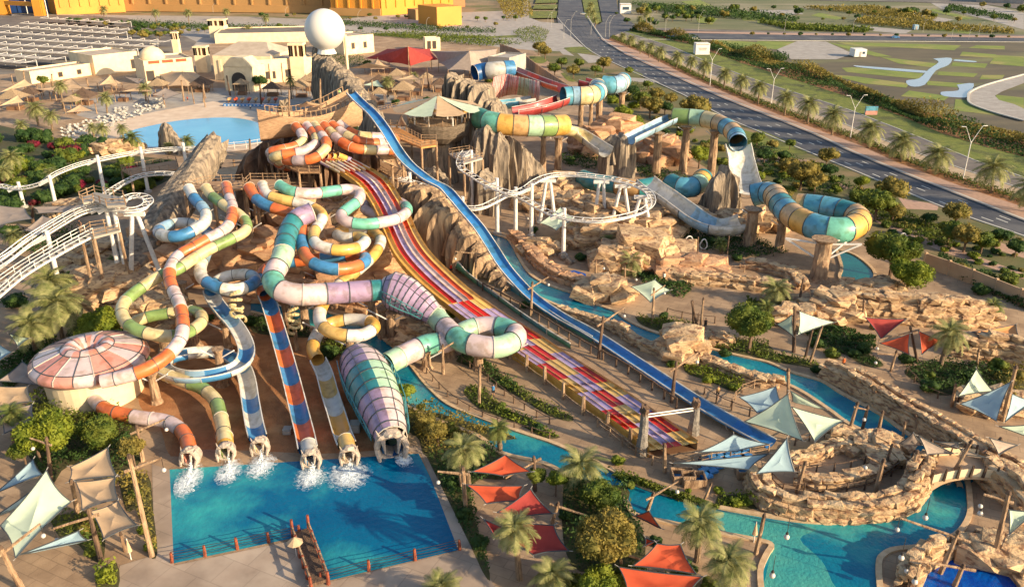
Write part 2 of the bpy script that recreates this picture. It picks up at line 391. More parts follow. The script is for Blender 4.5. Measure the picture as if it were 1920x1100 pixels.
# lane lines (dashes) along the main road
def lerp_line(A, B, t): return [(a[0]*(1-t)+b[0]*t, a[1]*(1-t)+b[1]*t) for a, b in zip(A, B)]
mb = MB()
for t in (.27, .52, .76):
    ln = cr([P(*p) for p in lerp_line(E0, E1, t)], 3.0)
    for i in range(0, len(ln)-2, 4):
        a, b = ln[i], ln[i+1]; d = (b-a).normalized(); s_ = Vector((d.y, -d.x, 0))*.13
        mb.add([Vector((*v.xy, .024)) for v in (a-s_, b-s_, b+s_, a+s_)], [(0,1,2,3)])
mb.build('lane_markings', M_line, kind='structure')
# upper junction and far carriageways
sheet('junction', [(1045,34),(1100,70),(1075,62),(1078,72),(1109,97),(1152,92),(1165,76),(1200,70),(1240,66),(1225,58),(1180,44),(1150,38),(1150,0),(1128,0),(1124,36),(1112,42),(1096,36),(1088,0),(1050,0)][0:0] + [(1044,30),(1048,55),(1078,73),(1109,97),(1135,85),(1160,76),(1210,70),(1195,50),(1172,34),(1158,22),(1120,48),(1100,34),(1092,20)], .024, M_asph)
sheet('road', [(1046,36),(1047,10),(1056,-60),(1102,-60),(1090,2),(1096,34),(1098,38)], .02, M_asph)
sheet('road', [(1130,42),(1122,2),(1128,-60),(1162,-60),(1156,2),(1160,26),(1180,40)], .02, M_asph)
sheet('median', [(1098,34),(1092,2),(1104,-60),(1126,-60),(1120,2),(1128,42),(1112,44)], .08, M_lawn)
sheet('road', [(1200,61),(1480,66),(1940,72),(2300,76),(2300,82),(1940,78),(1480,75),(1200,72)], .02, M_asph)
sheet('road', [(1200,52),(1480,60),(1940,66),(2300,70),(2300,73),(1940,69),(1480,63),(1200,56)], .024, M_asph2)
sheet('road_median', [(1230,58),(1480,62.5),(1940,68.5),(2300,72.5),(2300,75.5),(1940,72),(1480,66),(1230,61)], .03, M_walk)
kerb('kerb', [(1200,74),(1480,76.5),(1940,79.5),(2300,83)], M_kerb, .8, .2)
sheet('road', [(1500,0),(1560,2),(1700,4),(1860,10),(1960,24),(2100,40),(2100,30),(1960,12),(1860,2),(1760,-3),(1500,-6)], .02, M_asph2)
# far field east
sheet('field', [(1180,52),(1190,60),(1320,84),(1420,106),(1512,130),(1604,170),(1710,208),(1815,236),(1960,266),(2500,420),(2500,-60),(1180,-60)], -.3, M_field)
sheet('field', [(1162,20),(1164,44),(1200,52),(1940,66),(2300,69),(2300,-60),(1162,-60)], -.26, mat('dry scrub land', L(124,118,84), L(92,98,58), scale=.03, stretch=(.5,1,1), c3=L(150,138,112), s3=.012, rough=.9, bump=.2, bscale=1))
LW = [((560,300),(700,300),(1450,320),(1400,355),(900,330),(700,325)),((500,300),(640,320),(960,400),(850,400),(680,360)),((870,400),(1280,450),(1260,478),(1010,450)),((600,480),(680,475),(1180,520),(1160,560),(640,510)),
 ((500,525),(700,540),(1080,590),(1060,620),(760,590),(640,560)),((1080,640),(1370,680),(1330,710),(1020,680)),((1200,570),(1480,590),(1450,620),(1210,600)),((1290,505),(1570,520),(1540,545),(1280,530)),((1390,440),(1640,450),(1620,480),(1380,465)),
 ((1460,365),(1700,385),(1690,410),(1440,395)),((1700,390),(1897,400),(1897,470),(1650,450)),((0,290),(290,295),(330,350),(160,350),(0,340)),((1560,320),(1760,325),(1760,350),(1500,340)),((1600,530),(1760,530),(1740,560),(1580,560)),((1410,700),(1500,710),(1740,820),(1400,780)),((1700,670),(1897,690),(1897,790),(1760,760),(1690,720))]
for l in LW: sheet('grass_strip', q('A4', *l), -.25, M_lawn2)
for l in [((1250,415),(1380,410),(1360,460),(1270,500),(1190,600),(1090,610),(1060,570),(1150,555),(1220,490),(1290,440)),((1420,600),(1540,590),(1510,660),(1480,690),(1330,680),(1310,650),(1430,640)),((680,462),(1190,500),(1180,515),(760,480)),((1410,420),(1550,432),(1540,440),(1400,430))]:
    sheet('puddle', smooth_px(q('A4', *l)+q('A4', l[0]), 3)[:-1], -.22, M_puddle)
sheet('concrete_pad', q('A4',(140,350),(300,285),(490,295),(680,380),(640,395),(560,420),(240,420)), -.2, M_conc)
for l in [((0,70),(280,70),(330,100),(100,110),(0,95)),((1090,90),(1400,140),(1300,160),(1120,110)),((700,180),(1100,215),(1050,240),(760,215)),((1180,-10),(1600,30),(1897,90),(1897,210),(1600,130),(1300,60))]:
    sheet('bare_sand', q('A4', *l), -.2, M_conc)
for l in [((440,90),(640,130),(560,140),(380,110)),((1200,190),(1560,215),(1500,240),(1240,210)),((220,170),(420,190),(400,220),(200,215)),((0,130),(150,130),(140,170),(0,165)),((750,130),(930,140),(930,165),(800,155)),((1250,60),(1540,130),(1480,140),(1230,75)),((420,180),(620,190),(800,215),(500,215))]:
    sheet('grass_strip', q('A4', *l), -.18, M_lawn2)
for l in [((380,10),(510,0),(600,40),(460,50)),((480,110),(640,130),(600,175),(500,160)),((650,80),(900,90),(860,110),(680,105)),((800,120),(940,130),(900,150),(820,145)),((600,280),(950,300),(960,370),(720,340),(610,340))]:
    sheet('grass_strip', q('A3', *((u+940, v) if False else (u+950*0+ (u>0)*900, v) for u, v in l)), -.18, M_lawn2)
# curved path on the right
PT = smooth_px(q('A4',(1897,530),(1640,600),(1520,650),(1500,690),(1520,740),(1680,800),(1897,860)), 4)
sheet('curved_path', PT + q('A4',(2000,820),(1830,740),(1720,710),(1690,680),(1740,650),(1897,590)), -.1, M_conc)
kerb('path_kerb', PT, M_kerb, .8, .3)
# land between the park and the road
SV = [(1000,95),(1100,98),(1110,99),(1167,128),(1283,181),(1362,223),(1438,255),(1520,289),(1589,317),(1710,367),(1815,409),(1940,452),(2150,535),(2200,640),(1920,560),(1700,480),(1500,420),(1300,300),(1180,225)]
sheet('verge', SV, .012, mat('shrub bed soil', L(108,98,60), L(84,90,44), scale=.14, c3=L(136,114,82), s3=.05, rough=.95, bump=.3, bscale=3))
for l in ['A3',((450,340),(600,335),(640,380),(440,370))],['A3',((800,470),(900,490),(1010,540),(760,530),(700,510))],['A3',((900,580),(1100,600),(1300,690),(1200,680),(920,610))],['A3',((420,520),(540,520),(560,570),(480,580))],['A4',((0,920),(200,1000),(340,1080),(250,1097),(0,1040))],['A8',((100,0),(300,60),(350,110),(200,120),(60,60))],['A8',((540,220),(760,260),(800,330),(560,290))],['A8',((950,350),(1090,390),(1060,420),(930,410))],['A8',((1620,600),(1897,700),(1897,760),(1640,690))],['A3',((200,400),(330,410),(300,450),(210,440))],['A3',((1270,880),(1500,960),(1400,1000),(1240,960))],['A3',((1700,920),(1897,980),(1897,1040),(1740,1020))]:
    sheet('lawn', smooth_px(q(l[0], *l[1])+q(l[0], l[1][0]), 3)[:-1], .02, M_lawn)
for l in ['A3',((540,380),(690,400),(790,440),(620,450))],['A3',((380,330),(450,350),(520,400),(440,390))],['A3',((880,550),(1080,565),(1130,590),(900,580))],['A8',((0,120),(420,160),(430,185),(0,160))],['A8',((540,290),(650,350),(620,370),(520,310))],['A8',((1000,420),(1290,470),(1280,510),(1060,500))],['A8',((700,500),(960,580),(1300,740),(1897,960),(1897,1000),(1300,800),(900,620),(690,520))],['A8',((1620,700),(1897,800),(1897,850),(1700,790))],['A3',((0,160),(150,165),(400,215),(420,240),(0,220))],['A3',((0,240),(220,250),(380,320),(300,330),(200,290),(0,260))]:
    sheet('footpath', q(l[0], *l[1]), .026, M_walk if l[0] == 'A8' else M_conc)
# grounds north of the park
sheet('lawn', q('A3',(180,80),(400,80),(390,130),(170,130)), .03, M_lawn); sheet('lawn', q('A3',(250,-10),(400,-10),(400,20),(240,25)), .03, M_lawn)
sheet('lawn', q('A3',(240,35),(400,35),(395,65),(220,65)), .03, M_lawn)
sheet('boulevard', q('A2',(-1700,100),(0,120),(1000,165),(1340,190),(1897,160),(1897,220),(1200,240),(300,195),(0,180),(-1700,150)), .02, M_conc)
sheet('lawn', q('A2',(700,232),(1240,250),(1700,260),(1897,250),(1897,270),(1200,275),(700,245)), .03, M_lawn)
sheet('walkway', q('A3',(-200,160),(160,165),(150,0),(190,-20),(200,150),(440,170),(440,210),(0,215)), .034, M_conc)
sheet('parking_lot', q('A1',(-400,150),(250,100),(900,130),(1250,230),(1400,300),(1350,360),(700,380),(600,440),(150,520),(-400,560)), .026, M_asph2)
# soil under the slides, pool deck, planting beds and paths inside the park
sheet('slide_soil', smooth_px([(255,690),(280,640),(300,600),(380,575),(470,600),(560,625),(640,650),(690,690),(705,760),(745,810),(740,838),(690,845),(600,850),(500,846),(380,842),(320,855),(300,800),(262,760),(255,690)], 3)[:-1], .012, M_soil)
sheet('pool_deck', [(285,870),(318,880),(326,1060),(562,1010),(598,1095),(860,1032),(790,850),(765,846),(760,835),(800,838),(880,1000),(925,1095),(1000,1150),(200,1150),(225,1060),(290,1040)], .016, mat('pale pool deck', L(172,150,130), L(150,130,112), scale=.35, c3=L(184,164,144), s3=.1, rough=.85))
add_joints(M_conc, 3.0, 3.0, .04, .8); add_joints(MATS['pale pool deck'], 3.2, 3.2, .05, .75)
M_bed = mat('planting bed', L(84,82,40), L(66,60,34), scale=.8, rough=.95, bump=.5, bscale=5)
BEDS = [('B2',((1460,560),(1520,510),(1680,560),(1780,650),(1900,720),(1897,800),(1760,740),(1640,640))),
 ('B2',((1510,780),(1560,740),(1660,760),(1760,860),(1897,940),(1897,985),(1700,930),(1600,880))),
 ('B3',((0,700),(100,720),(200,800),(400,900),(510,960),(480,985),(330,940),(150,830),(0,740))),
 ('B3',((0,900),(60,910),(200,960),(330,1050),(420,1097),(300,1100),(120,1000),(0,960))),
 ('B2',((490,420),(560,390),(700,440),(760,490),(640,500),(560,560),(500,500))),
 ('B2',((0,240),(200,260),(400,330),(430,390),(100,370),(0,330))),
 ('B3',((950,240),(1300,280),(1400,330),(1560,380),(1897,440),(1897,530),(1500,470),(1200,370),(1000,300))),
 ('B4',((0,500),(180,510),(420,570),(460,620),(300,590),(0,545))),
 ('B4',((440,420),(640,440),(880,560),(870,600),(760,590),(640,520),(480,450))),
 ('B4',((1060,610),(1300,560),(1620,600),(1800,640),(1780,720),(1500,780),(1300,800),(1160,720),(1050,650))),
 ('B4',((1620,640),(1897,620),(1897,760),(1760,770))),
 ('B3',((1290,600),(1400,600),(1700,690),(1730,740),(1660,780),(1480,700),(1330,650))),
 ('B5',((350,600),(700,580),(740,900),(640,900),(560,800),(420,740))),
 ('B5',((840,330),(1050,300),(1090,560),(1120,860),(1060,870),(980,560),(900,560))),
 ('B5',((690,980),(830,930),(840,1110),(690,1110))),
 ('B6',((1250,170),(1700,100),(1850,330),(1560,380),(1700,1000),(1660,1010),(1560,800))),
 ('B7',((440,400),(880,380),(900,560),(1010,700),(980,950),(560,990),(440,760))),
 ('B7',((850,280),(900,290),(1100,390),(1320,440),(1300,470),(1080,430),(850,310))),
 ('B7',((1540,450),(1830,440),(1840,540),(1540,540))),
 ('B2',((1050,880),(1150,890),(1450,960),(1897,1110),(1240,1110),(1090,1000))),
 ('B6',((1150,0),(1300,0),(1500,60),(1540,150),(1260,180),(1200,60))),
 ('A6',((1620,780),(1700,760),(1700,820),(1640,830))),
 ('B1',((480,350),(600,250),(900,190),(930,330),(900,380),(500,390))),
 ('B1',((200,860),(400,800),(640,900),(900,960),(960,1097),(200,1100))),
 ('B5',((100,0),(900,0),(1000,200),(830,300),(500,230),(350,380),(200,160)))]
for r_, l in BEDS: sheet('planting_bed', smooth_px(q(r_, *l)+q(r_, l[0]), 3)[:-1], .02, M_bed)
M_shade = M_conc
sheet('plaza', smooth_px([(120,200),(250,170),(420,165),(560,170),(700,175),(840,200),(780,240),(640,250),(560,240),(400,190),(200,230),(120,200)],2)[:-1], .006, M_conc)
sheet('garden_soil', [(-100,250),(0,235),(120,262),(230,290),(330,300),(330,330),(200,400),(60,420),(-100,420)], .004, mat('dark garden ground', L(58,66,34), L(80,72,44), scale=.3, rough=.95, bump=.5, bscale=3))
# ================================================================ slides
def fg(name, r, g, b): return mat(name + ' fibreglass', L(r, g, b), L(int(r*.9), int(g*.9), int(b*.92)), scale=1.2, rough=.42, coat=.15, contrast=(.3,.8), bump=.04, bscale=6, c3=L(int(r*.84), int(g*.82), int(b*.78)), s3=.7)
FC = dict(orange=fg('orange',214,112,58), lilac=fg('lilac white',206,184,180), cream=fg('cream',212,192,140), green=fg('leaf green',132,158,92), dgreen=fg('teal green',64,136,112),
  white=fg('white',214,208,196), blue=fg('blue',68,130,176), pblue=fg('pale blue',146,178,196), teal=fg('mint teal',112,182,158), dteal=fg('deep teal',54,130,134),
  yellow=fg('amber',216,166,80), gold=fg('gold',214,174,98), red=fg('red',194,36,20), rorange=fg('red orange',208,80,36), purple=fg('mauve',158,134,160),
  lav=fg('lavender',170,150,186), pink=fg('salmon pink',214,146,128), sky=fg('sky blue',92,158,178), tan=fg('tan',204,162,108), bpink=fg('bright pink',236,168,156), mint=fg('pale mint',168,200,166),
  crim=fg('crimson',164,62,58), brown=fg('khaki',172,148,100), grey=fg('grey white',188,184,174), tealw=fg('dark blue',32,88,144), dkblue=fg('royal blue',56,124,184))
CN = dict(bpink='bright pink', orange='orange', lilac='lilac white', cream='cream', green='leaf green', dgreen='teal green', white='white', blue='blue', pblue='pale blue', teal='mint green', dteal='deep teal', yellow='amber', gold='gold', red='red', rorange='red orange', purple='mauve', lav='lavender', pink='salmon pink', sky='sky blue', tan='tan', mint='pale mint', crim='crimson', brown='khaki', grey='grey white', tealw='dark blue', dkblue='royal blue')
M_seam = mat('dark joint rubber', L(70,74,76), rough=.5)
M_seamw = mat('pale joint flange', L(190,180,166), rough=.5)
_fl = {}
def flange_mesh(r, m, a0=0, a1=360, key=None):
    k = (round(r, 2), m.name, a0, a1)
    if k in _fl: return _fl[k]
    mb = MB(); rows = []; n = 18
    fw = .035 if r < 1.4 else .07
    for w_, rr in ((-fw, r), (-fw, r+.02+fw), (fw, r+.02+fw), (fw, r)):
        rows.append([Vector((w_, (rr)*math.cos(math.radians(a0+(a1-a0)*i/n)), rr*math.sin(math.radians(a0+(a1-a0)*i/n)))) for i in range(n+1)])
    mb.grid(rows); _fl[k] = mb.mesh('flange', m); return _fl[k]
def place_flange(th, f, r, m, a0=0, a1=360):
    p, t, s_, u = f
    o = bpy.data.objects.new('joint_flange', flange_mesh(r, m, a0, a1)); o.parent = th
    M = Matrix((t, s_, u)).transposed().to_4x4(); M.translation = p - ploc(th); o.matrix_local = M
    SC.collection.objects.link(o)
def tube_slide(label, pts, r, cols, sec=4.0, open_at=None, group=None, cat='water slide', name='tube_slide', world=False, fm=None, depth=.9, rim=.13, wide=1.0, openfirst=None, fl_every=1, n=16):
    wp = [Vector(p) for p in pts] if world else PP(pts)
    step = .8; c = cr(wp, step); fr = frames(c); base = Vector((c[-1].x, c[-1].y, 0))
    th = thing(name, label, cat, base, group)
    io = len(fr)+1
    if open_at is not None:
        tgt = wp[open_at]; io = min(range(len(c)), key=lambda i: (c[i]-tgt).length)
    i1 = 0
    if openfirst is not None: i1 = min(range(len(c)), key=lambda i: (c[i]-wp[openfirst]).length)
    k = max(2, int(round(sec*1.25/step))); i = 0; j = 0
    while i < len(fr)-1:
        e = min(i+k, len(fr)-1)
        if len(fr)-1-e < k*.4: e = len(fr)-1
        if i < io < e: e = io
        if i < i1 < e: e = i1
        if e <= i: e = i+1
        op = i >= io or i < i1
        mb = MB(); rows = []
        for p, t, s_, u in fr[i:e+1]:
            if not op: rows.append([p + s_*(r*math.cos(2*math.pi*a/n)) + u*(r*math.sin(2*math.pi*a/n)) for a in range(n)])
            else:
                ri = r*wide; pr = []
                for a in range(11): g = math.radians(172+196*a/10); pr.append(p + s_*(ri*math.cos(g)) + u*(ri*depth*math.sin(g)))
                for a in range(11): g = math.radians(368-196*a/10); pr.append(p + s_*((ri+.1)*math.cos(g)) + u*((ri*depth+.1)*math.sin(g)))
                rows.append(pr)
        mb.grid(rows, close=True)
        cn = cols[j % len(cols)]
        mb.build('tube_section' if not op else 'trough_section', FC[cn], th, smooth=True, label=(CN[cn]+(' closed tube section' if not op else ' open trough section')))
        if j % fl_every == 0:
            m_ = fm or (M_seam if (j % 4) else M_seamw)
            if op: place_flange(th, fr[i], r*wide+.08, m_, 172, 368)
            else: place_flange(th, fr[i], r, m_)
        i = e; j += 1
    for a_, b_ in ((io, len(fr)-1), (0, i1)):
        if b_-a_ < 2: continue
        for g in (172, 368):
            mb = MB(); g = math.radians(g); ri = r*wide+.05
            pp = [p + s_*(ri*math.cos(g)) + u*(ri*depth*math.sin(g)+.03) for p, t, s_, u in fr[a_:b_+1]]
            for x_, y_ in zip(pp, pp[1:]): mb.bar(x_, y_, rim, rim)
            mb.build('edge_rail', FC['white'], th)
    return th, fr
def mouth(label, px, py, h, ang, s=1.0, group='carved skull mouths at the end of the slides', inner='green', mcol=None):
    """bone coloured skull portal where a slide empties into the pool; ang = heading of the water"""
    p = P(px, py, h); th = thing('slide_mouth', label, 'slide exit', (p.x, p.y, 0), group)
    bone = mcol or mat('carved bone', L(192,174,154), L(156,140,126), scale=1.5, rough=.7, bump=.4, bscale=4)
    d = Vector((math.cos(ang), math.sin(ang), 0)); s_ = Vector((-d.y, d.x, 0)); u = Vector((0,0,1)); c = p
    mb = MB(); rows = []
    for k, (f, ro, ri) in enumerate([(-1.5,1.0,0),( -.8,1.2,0),(-.2,1.42,0),(.25,1.38,0),(.35,1.15,0),(.3,.95,0),(-.3,.86,0),(-1.2,.82,0)]):
        rows.append([c + d*(f*s) + s_*(ro*s*math.cos(2*math.pi*a/14)*(1+.05*math.sin(a*5))) + u*(ro*s*(.92 if a > 7 else 1.0)*math.sin(2*math.pi*a/14)*(1+.06*math.cos(a*4))) for a in range(14)])
    mb.grid(rows, close=True); mb.build('skull', bone, th, smooth=False)
    for sg in (-1, 1):
        m2 = MB(); m2.cyl(c+d*.5*s+s_*(sg*.62*s)+u*(.85*s), c+d*.62*s+s_*(sg*.5*s)-u*(.35*s), .2*s, .05*s, 6); m2.build('fang', bone, th)
        m2 = MB(); m2.cyl(c+d*.1*s+s_*(sg*.9*s)+u*(1.0*s), c-d*.2*s+s_*(sg*1.15*s)+u*(1.45*s), .13*s, .03*s, 6); m2.build('horn', bone, th)
        m2 = MB(); m2.cyl(c+d*.2*s+s_*(sg*1.12*s)-u*(.1*s), c+d*.7*s+s_*(sg*.95*s)-u*(1.0*s), .26*s, .14*s, 6); m2.build('jaw', bone, th)
    m2 = MB(); m2.sphere(c-d*.15*s+u*1.2*s, .55*s, 8, 6, (1.3,1.2,.6), .2, px); m2.build('brow', bone, th)
    m2 = MB(); r2 = [[c + d*(f*s) + s_*(.84*s*math.cos(2*math.pi*a/12)) + u*(.84*s*math.sin(2*math.pi*a/12)) for a in range(12)] for f in (.2, -1.4)]
    m2.grid(r2, close=True); m2.build('inner_tube', FC[inner], th, smooth=True)
    return th
def foam_mat():
    m = bpy.data.materials.new('soft foam'); m.use_nodes = True; n = m.node_tree; b = n.nodes['Principled BSDF']; b.inputs['Base Color'].default_value = L(226,232,232); b.inputs['Roughness'].default_value = .7
    tc = n.nodes.new('ShaderNodeTexCoord'); g = n.nodes.new('ShaderNodeNewGeometry')
    sub = n.nodes.new('ShaderNodeVectorMath'); sub.operation = 'SUBTRACT'; sub.inputs[1].default_value = (.5,.5,.5); n.links.new(tc.outputs['Generated'], sub.inputs[0])
    mul = n.nodes.new('ShaderNodeVectorMath'); mul.operation = 'MULTIPLY'; mul.inputs[1].default_value = (2,2,0); n.links.new(sub.outputs[0], mul.inputs[0])
    ln = n.nodes.new('ShaderNodeVectorMath'); ln.operation = 'LENGTH'; n.links.new(mul.outputs[0], ln.inputs[0])
    t = n.nodes.new('ShaderNodeTexNoise'); t.inputs['Scale'].default_value = 1.9; t.inputs['Detail'].default_value = 8; t.inputs['Roughness'].default_value = .7; t.inputs['Distortion'].default_value = 1.2; n.links.new(g.outputs['Position'], t.inputs['Vector'])
    ma = n.nodes.new('ShaderNodeMath'); ma.operation = 'MULTIPLY_ADD'; ma.inputs[1].default_value = .42; ma.inputs[2].default_value = .13; n.links.new(ln.outputs['Value'], ma.inputs[0])
    su = n.nodes.new('ShaderNodeMath'); su.operation = 'SUBTRACT'; n.links.new(t.outputs[0], su.inputs[0]); n.links.new(ma.outputs[0], su.inputs[1])
    mr = n.nodes.new('ShaderNodeMapRange'); mr.inputs[1].default_value = .0; mr.inputs[2].default_value = .26; mr.inputs[4].default_value = .92; n.links.new(su.outputs[0], mr.inputs[0])
    tr = n.nodes.new('ShaderNodeBsdfTransparent'); ms = n.nodes.new('ShaderNodeMixShader'); n.links.new(mr.outputs[0], ms.inputs[0]); n.links.new(tr.outputs[0], ms.inputs[1]); n.links.new(b.outputs[0], ms.inputs[2]); n.links.new(ms.outputs[0], n.nodes['Material Output'].inputs[0]); return m
M_soft = foam_mat(); _fz = [0]
def foam(label, px, py, ang, ln, wd, seed, dense=1.0):
    rnd = random.Random(seed); p = P(px, py); mb = MB(); _fz[0] += 1
    d = Vector((math.cos(ang), math.sin(ang), 0)); s_ = Vector((-d.y, d.x, 0)); c = p+d*(ln*.42); z = .14+.004*_fz[0]
    rows = [[c+(d*math.cos(a)*ln*.62+s_*math.sin(a)*wd*.8)*f+Vector((0,0,z+.12*(1-f)*noise.noise(Vector((a*2,f*4,seed))))) for a in [2*math.pi*k/24 for k in range(24)]] for f in (.02,.35,.7,1)]
    mb.grid(rows, close=True); o = mb.build('foam_sheet', M_soft, None, label.replace('splash', 'foam'), 'foam', kind='stuff', origin=(c.x, c.y, 0))
    mb = MB()
    for i in range(int(380*dense)):
        t = rnd.random()**1.5; a = t*ln*.75; b = rnd.gauss(0, 1)*wd*(.1+.7*t)*.26
        r = (.015+.04*rnd.random()); c = p + d*a + s_*b; c.z = .1 + max(0, (1-t)*1.0*rnd.random()**2)
        g = rnd.random()*3; X = Vector((math.cos(g), math.sin(g), 0))*r*1.6; Y = Vector((-math.sin(g), math.cos(g), 0))*r
        mb.add([c-X, c-Y, c+X, c+Y, c+Vector((0,0,r))], [(0,1,4),(1,2,4),(2,3,4),(3,0,4),(0,3,2,1)])
    return mb.build('splash_spray', M_foam, None, label, 'splash', 'white water where the slides empty', kind='stuff')
S = 16
tube_slide('orange and lilac tube slide that winds down into the pink bowl', [(424,348,16.2),(428,366,15.6),(436,392,14.6),(430,420,13.8),(413,436,13.2),(390,448,12.8),(364,463,12.2),(335,479,11.6),(320,502,11),(318,524,10.3),(326,547,9.6),(337,572,8.9),(342,600,8.1),(341,628,7.5),(328,652,6.8),(300,677,6.2),(264,696,5.7),(224,708,5.3),(190,715,5.1)], .88, ['orange','orange','lilac','lilac'], 2.2)
tube_slide('orange and lilac tube leaving the foot of the pink bowl for the pool', [(178,750,1.9),(190,762,1.9),(205,770,1.9),(232,776,1.8),(258,782,1.7),(285,785,1.6),(311,789,1.5),(335,802,1.4),(349,820,1.3),(356,846,1.2)], .85, ['lilac','orange','orange','lilac','lilac'], 1.9)
tube_slide('leaf green and cream tube slide coiling down behind the pink bowl', [(386,352,16.2),(398,368,15.4),(427,389,14.6),(448,402,14),(462,418,13.3),(459,434,12.8),(435,447,12.4),(395,466,11.8),(364,484,11.2),(332,505,10.6),(298,518,10),(264,540,9.2),(237,562,8.5),(228,582,8),(237,604,7.5),(262,620,7),(308,630,6.5),(348,624,6),(376,606,5.6),(376,590,5.3),(358,583,5),(316,587,4.7),(277,594,4.4),(250,606,4.1),(243,625,3.8),(252,652,3.5),(275,680,3.1),(303,699,2.8),(343,714,2.5),(377,726,2.2),(403,749,1.9),(412,775,1.7),(418,800,1.5),(422,832,1.3)], .85, ['cream','green','cream','cream','green'], 2.6)
tube_slide('blue and white slide with a tube top, a coil and an open banked bottom', [(354,353,16.2),(366,374,15.2),(382,392,14.5),(386,412,14),(369,429,13.5),(337,442,13),(308,442,12.6),(298,432,12.3),(324,420,12),(356,419,11.6),(384,430,11.2),(394,448,10.8),(384,479,10.2),(376,500,9.8),(378,519,9.4),(395,533,9),(422,542,8.7),(453,541,8.4),(477,529,8.1),(472,517,7.9),(445,515,7.6),(412,524,7.2),(395,544,6.8),(403,564,6.3),(422,588,5.7),(443,612,5.2),(459,641,4.7),(462,664,4.3),(448,684,4),(409,698,3.8),(356,704,3.6),(316,697,3.4),(304,682,3.3),(322,667,3.2),(361,659,3.1),(401,659,2.9),(434,670,2.6),(454,688,2.3),(464,715,2),(470,754,1.6),(477,794,1.3),(483,818,1.2)], .9, ['white','blue','pblue','white','white','blue'], 2.4, open_at=22, wide=1.1)
tube_slide('blue and orange slide whose straight open run drops to the pool', [(467,350,16.2),(474,364,15.4),(484,376,14.9),(502,386,14.4),(525,394,13.9),(549,402,13.4),(562,416,12.8),(566,434,12.2),(566,455,11.6),(571,476,11),(586,492,10.6),(607,501,10.2),(633,505,9.9),(660,502,9.6),(684,491,9.3),(681,480,9.1),(655,479,8.9),(618,483,8.6),(570,488,8.2),(525,494,7.9),(500,503,7.6),(488,522,7.2),(490,540,6.9),(499,556,6.6),(505,570,6.2),(518,612,4.9),(532,660,3.7),(547,715,2.6),(560,767,1.7),(572,815,1.4),(577,840,1.3)], .92, ['orange','blue'], 2.9, open_at=23, wide=1.12)
tube_slide('white and amber slide looping twice beneath the mint tube', [(492,347,16.2),(499,363,15.4),(523,373,14.8),(557,380,14.2),(586,389,13.7),(604,402,13.2),(600,418,12.7),(588,437,12.2),(590,454,11.8),(607,464,11.4),(639,469,11.1),(670,464,10.8),(685,452,10.5),(673,444,10.3),(649,446,10.1),(632,440,9.9),(644,431,9.7),(670,430,9.5),(699,435,9.2),(714,450,8.9),(706,471,8.6),(690,489,8.2),(668,508,7.8),(640,530,7.3),(612,560,6.7),(600,584,6.2),(601,605,5.8),(618,621,5.4),(650,629,5.1),(682,627,4.8),(702,613,4.5),(690,602,4.3),(655,599,4.1),(620,606,3.8),(600,620,3.5),(589,640,3.2),(587,657,3),(597,676,2.7),(608,700,2.4),(618,736,2),(629,770,1.6),(641,809,1.3),(650,832,1.2)], .9, ['white','gold','white','yellow'], 3.0, open_at=37, wide=1.12)
tube_slide('mint green and lilac tube slide making a wide oval over the racer lanes', [(523,347,16.4),(546,359,15.8),(581,363,15.3),(618,359,14.9),(655,355,14.5),(674,362,14),(672,376,13.5),(655,389,13),(640,402,12.5),(643,412,12.1),(660,418,11.8),(689,420,11.5),(720,416,11.3),(749,408,11.1),(764,393,11),(750,380,10.8),(722,376,10.6),(693,382,10.3),(686,394,9.9),(705,403,9.5),(716,412,9),(700,424,8.3),(676,436,7.7)], .95, ['teal','lilac','teal','lilac','lilac'], 3.2)
# outer raft tubes: two great ribbed cones joined by a ring
tube_slide('wide mint and mauve raft tube curling into the upper ribbed cone', [(585,398,14.5),(560,408,14),(546,424,13.2),(536,450,12.4),(532,472,11.8),(524,495,11),(514,512,10.3),(513,530,9.8),(528,545,9.3),(560,552,8.9),(600,551,8.6),(645,548,8.3),(690,545,8.1),(716,543,8)], 1.55, ['purple','dteal','dteal','dteal','mint','lilac','teal','lilac','lilac','purple'], 2.6, n=18)
tube_slide('mint and lilac raft tube ring between the two ribbed cones', [(818,594,4.6),(828,606,4.4),(842,620,4.3),(865,639,4.2),(897,648,4.1),(931,651,4),(958,642,3.9),(968,629,3.8),(948,616,3.8),(913,612,3.7),(882,617,3.6),(858,629,3.4),(832,642,3.2),(800,646,3.1),(760,664,2.9),(725,682,2.8)], 1.5, ['mint','lilac','teal','lilac'], 2.6, n=18)
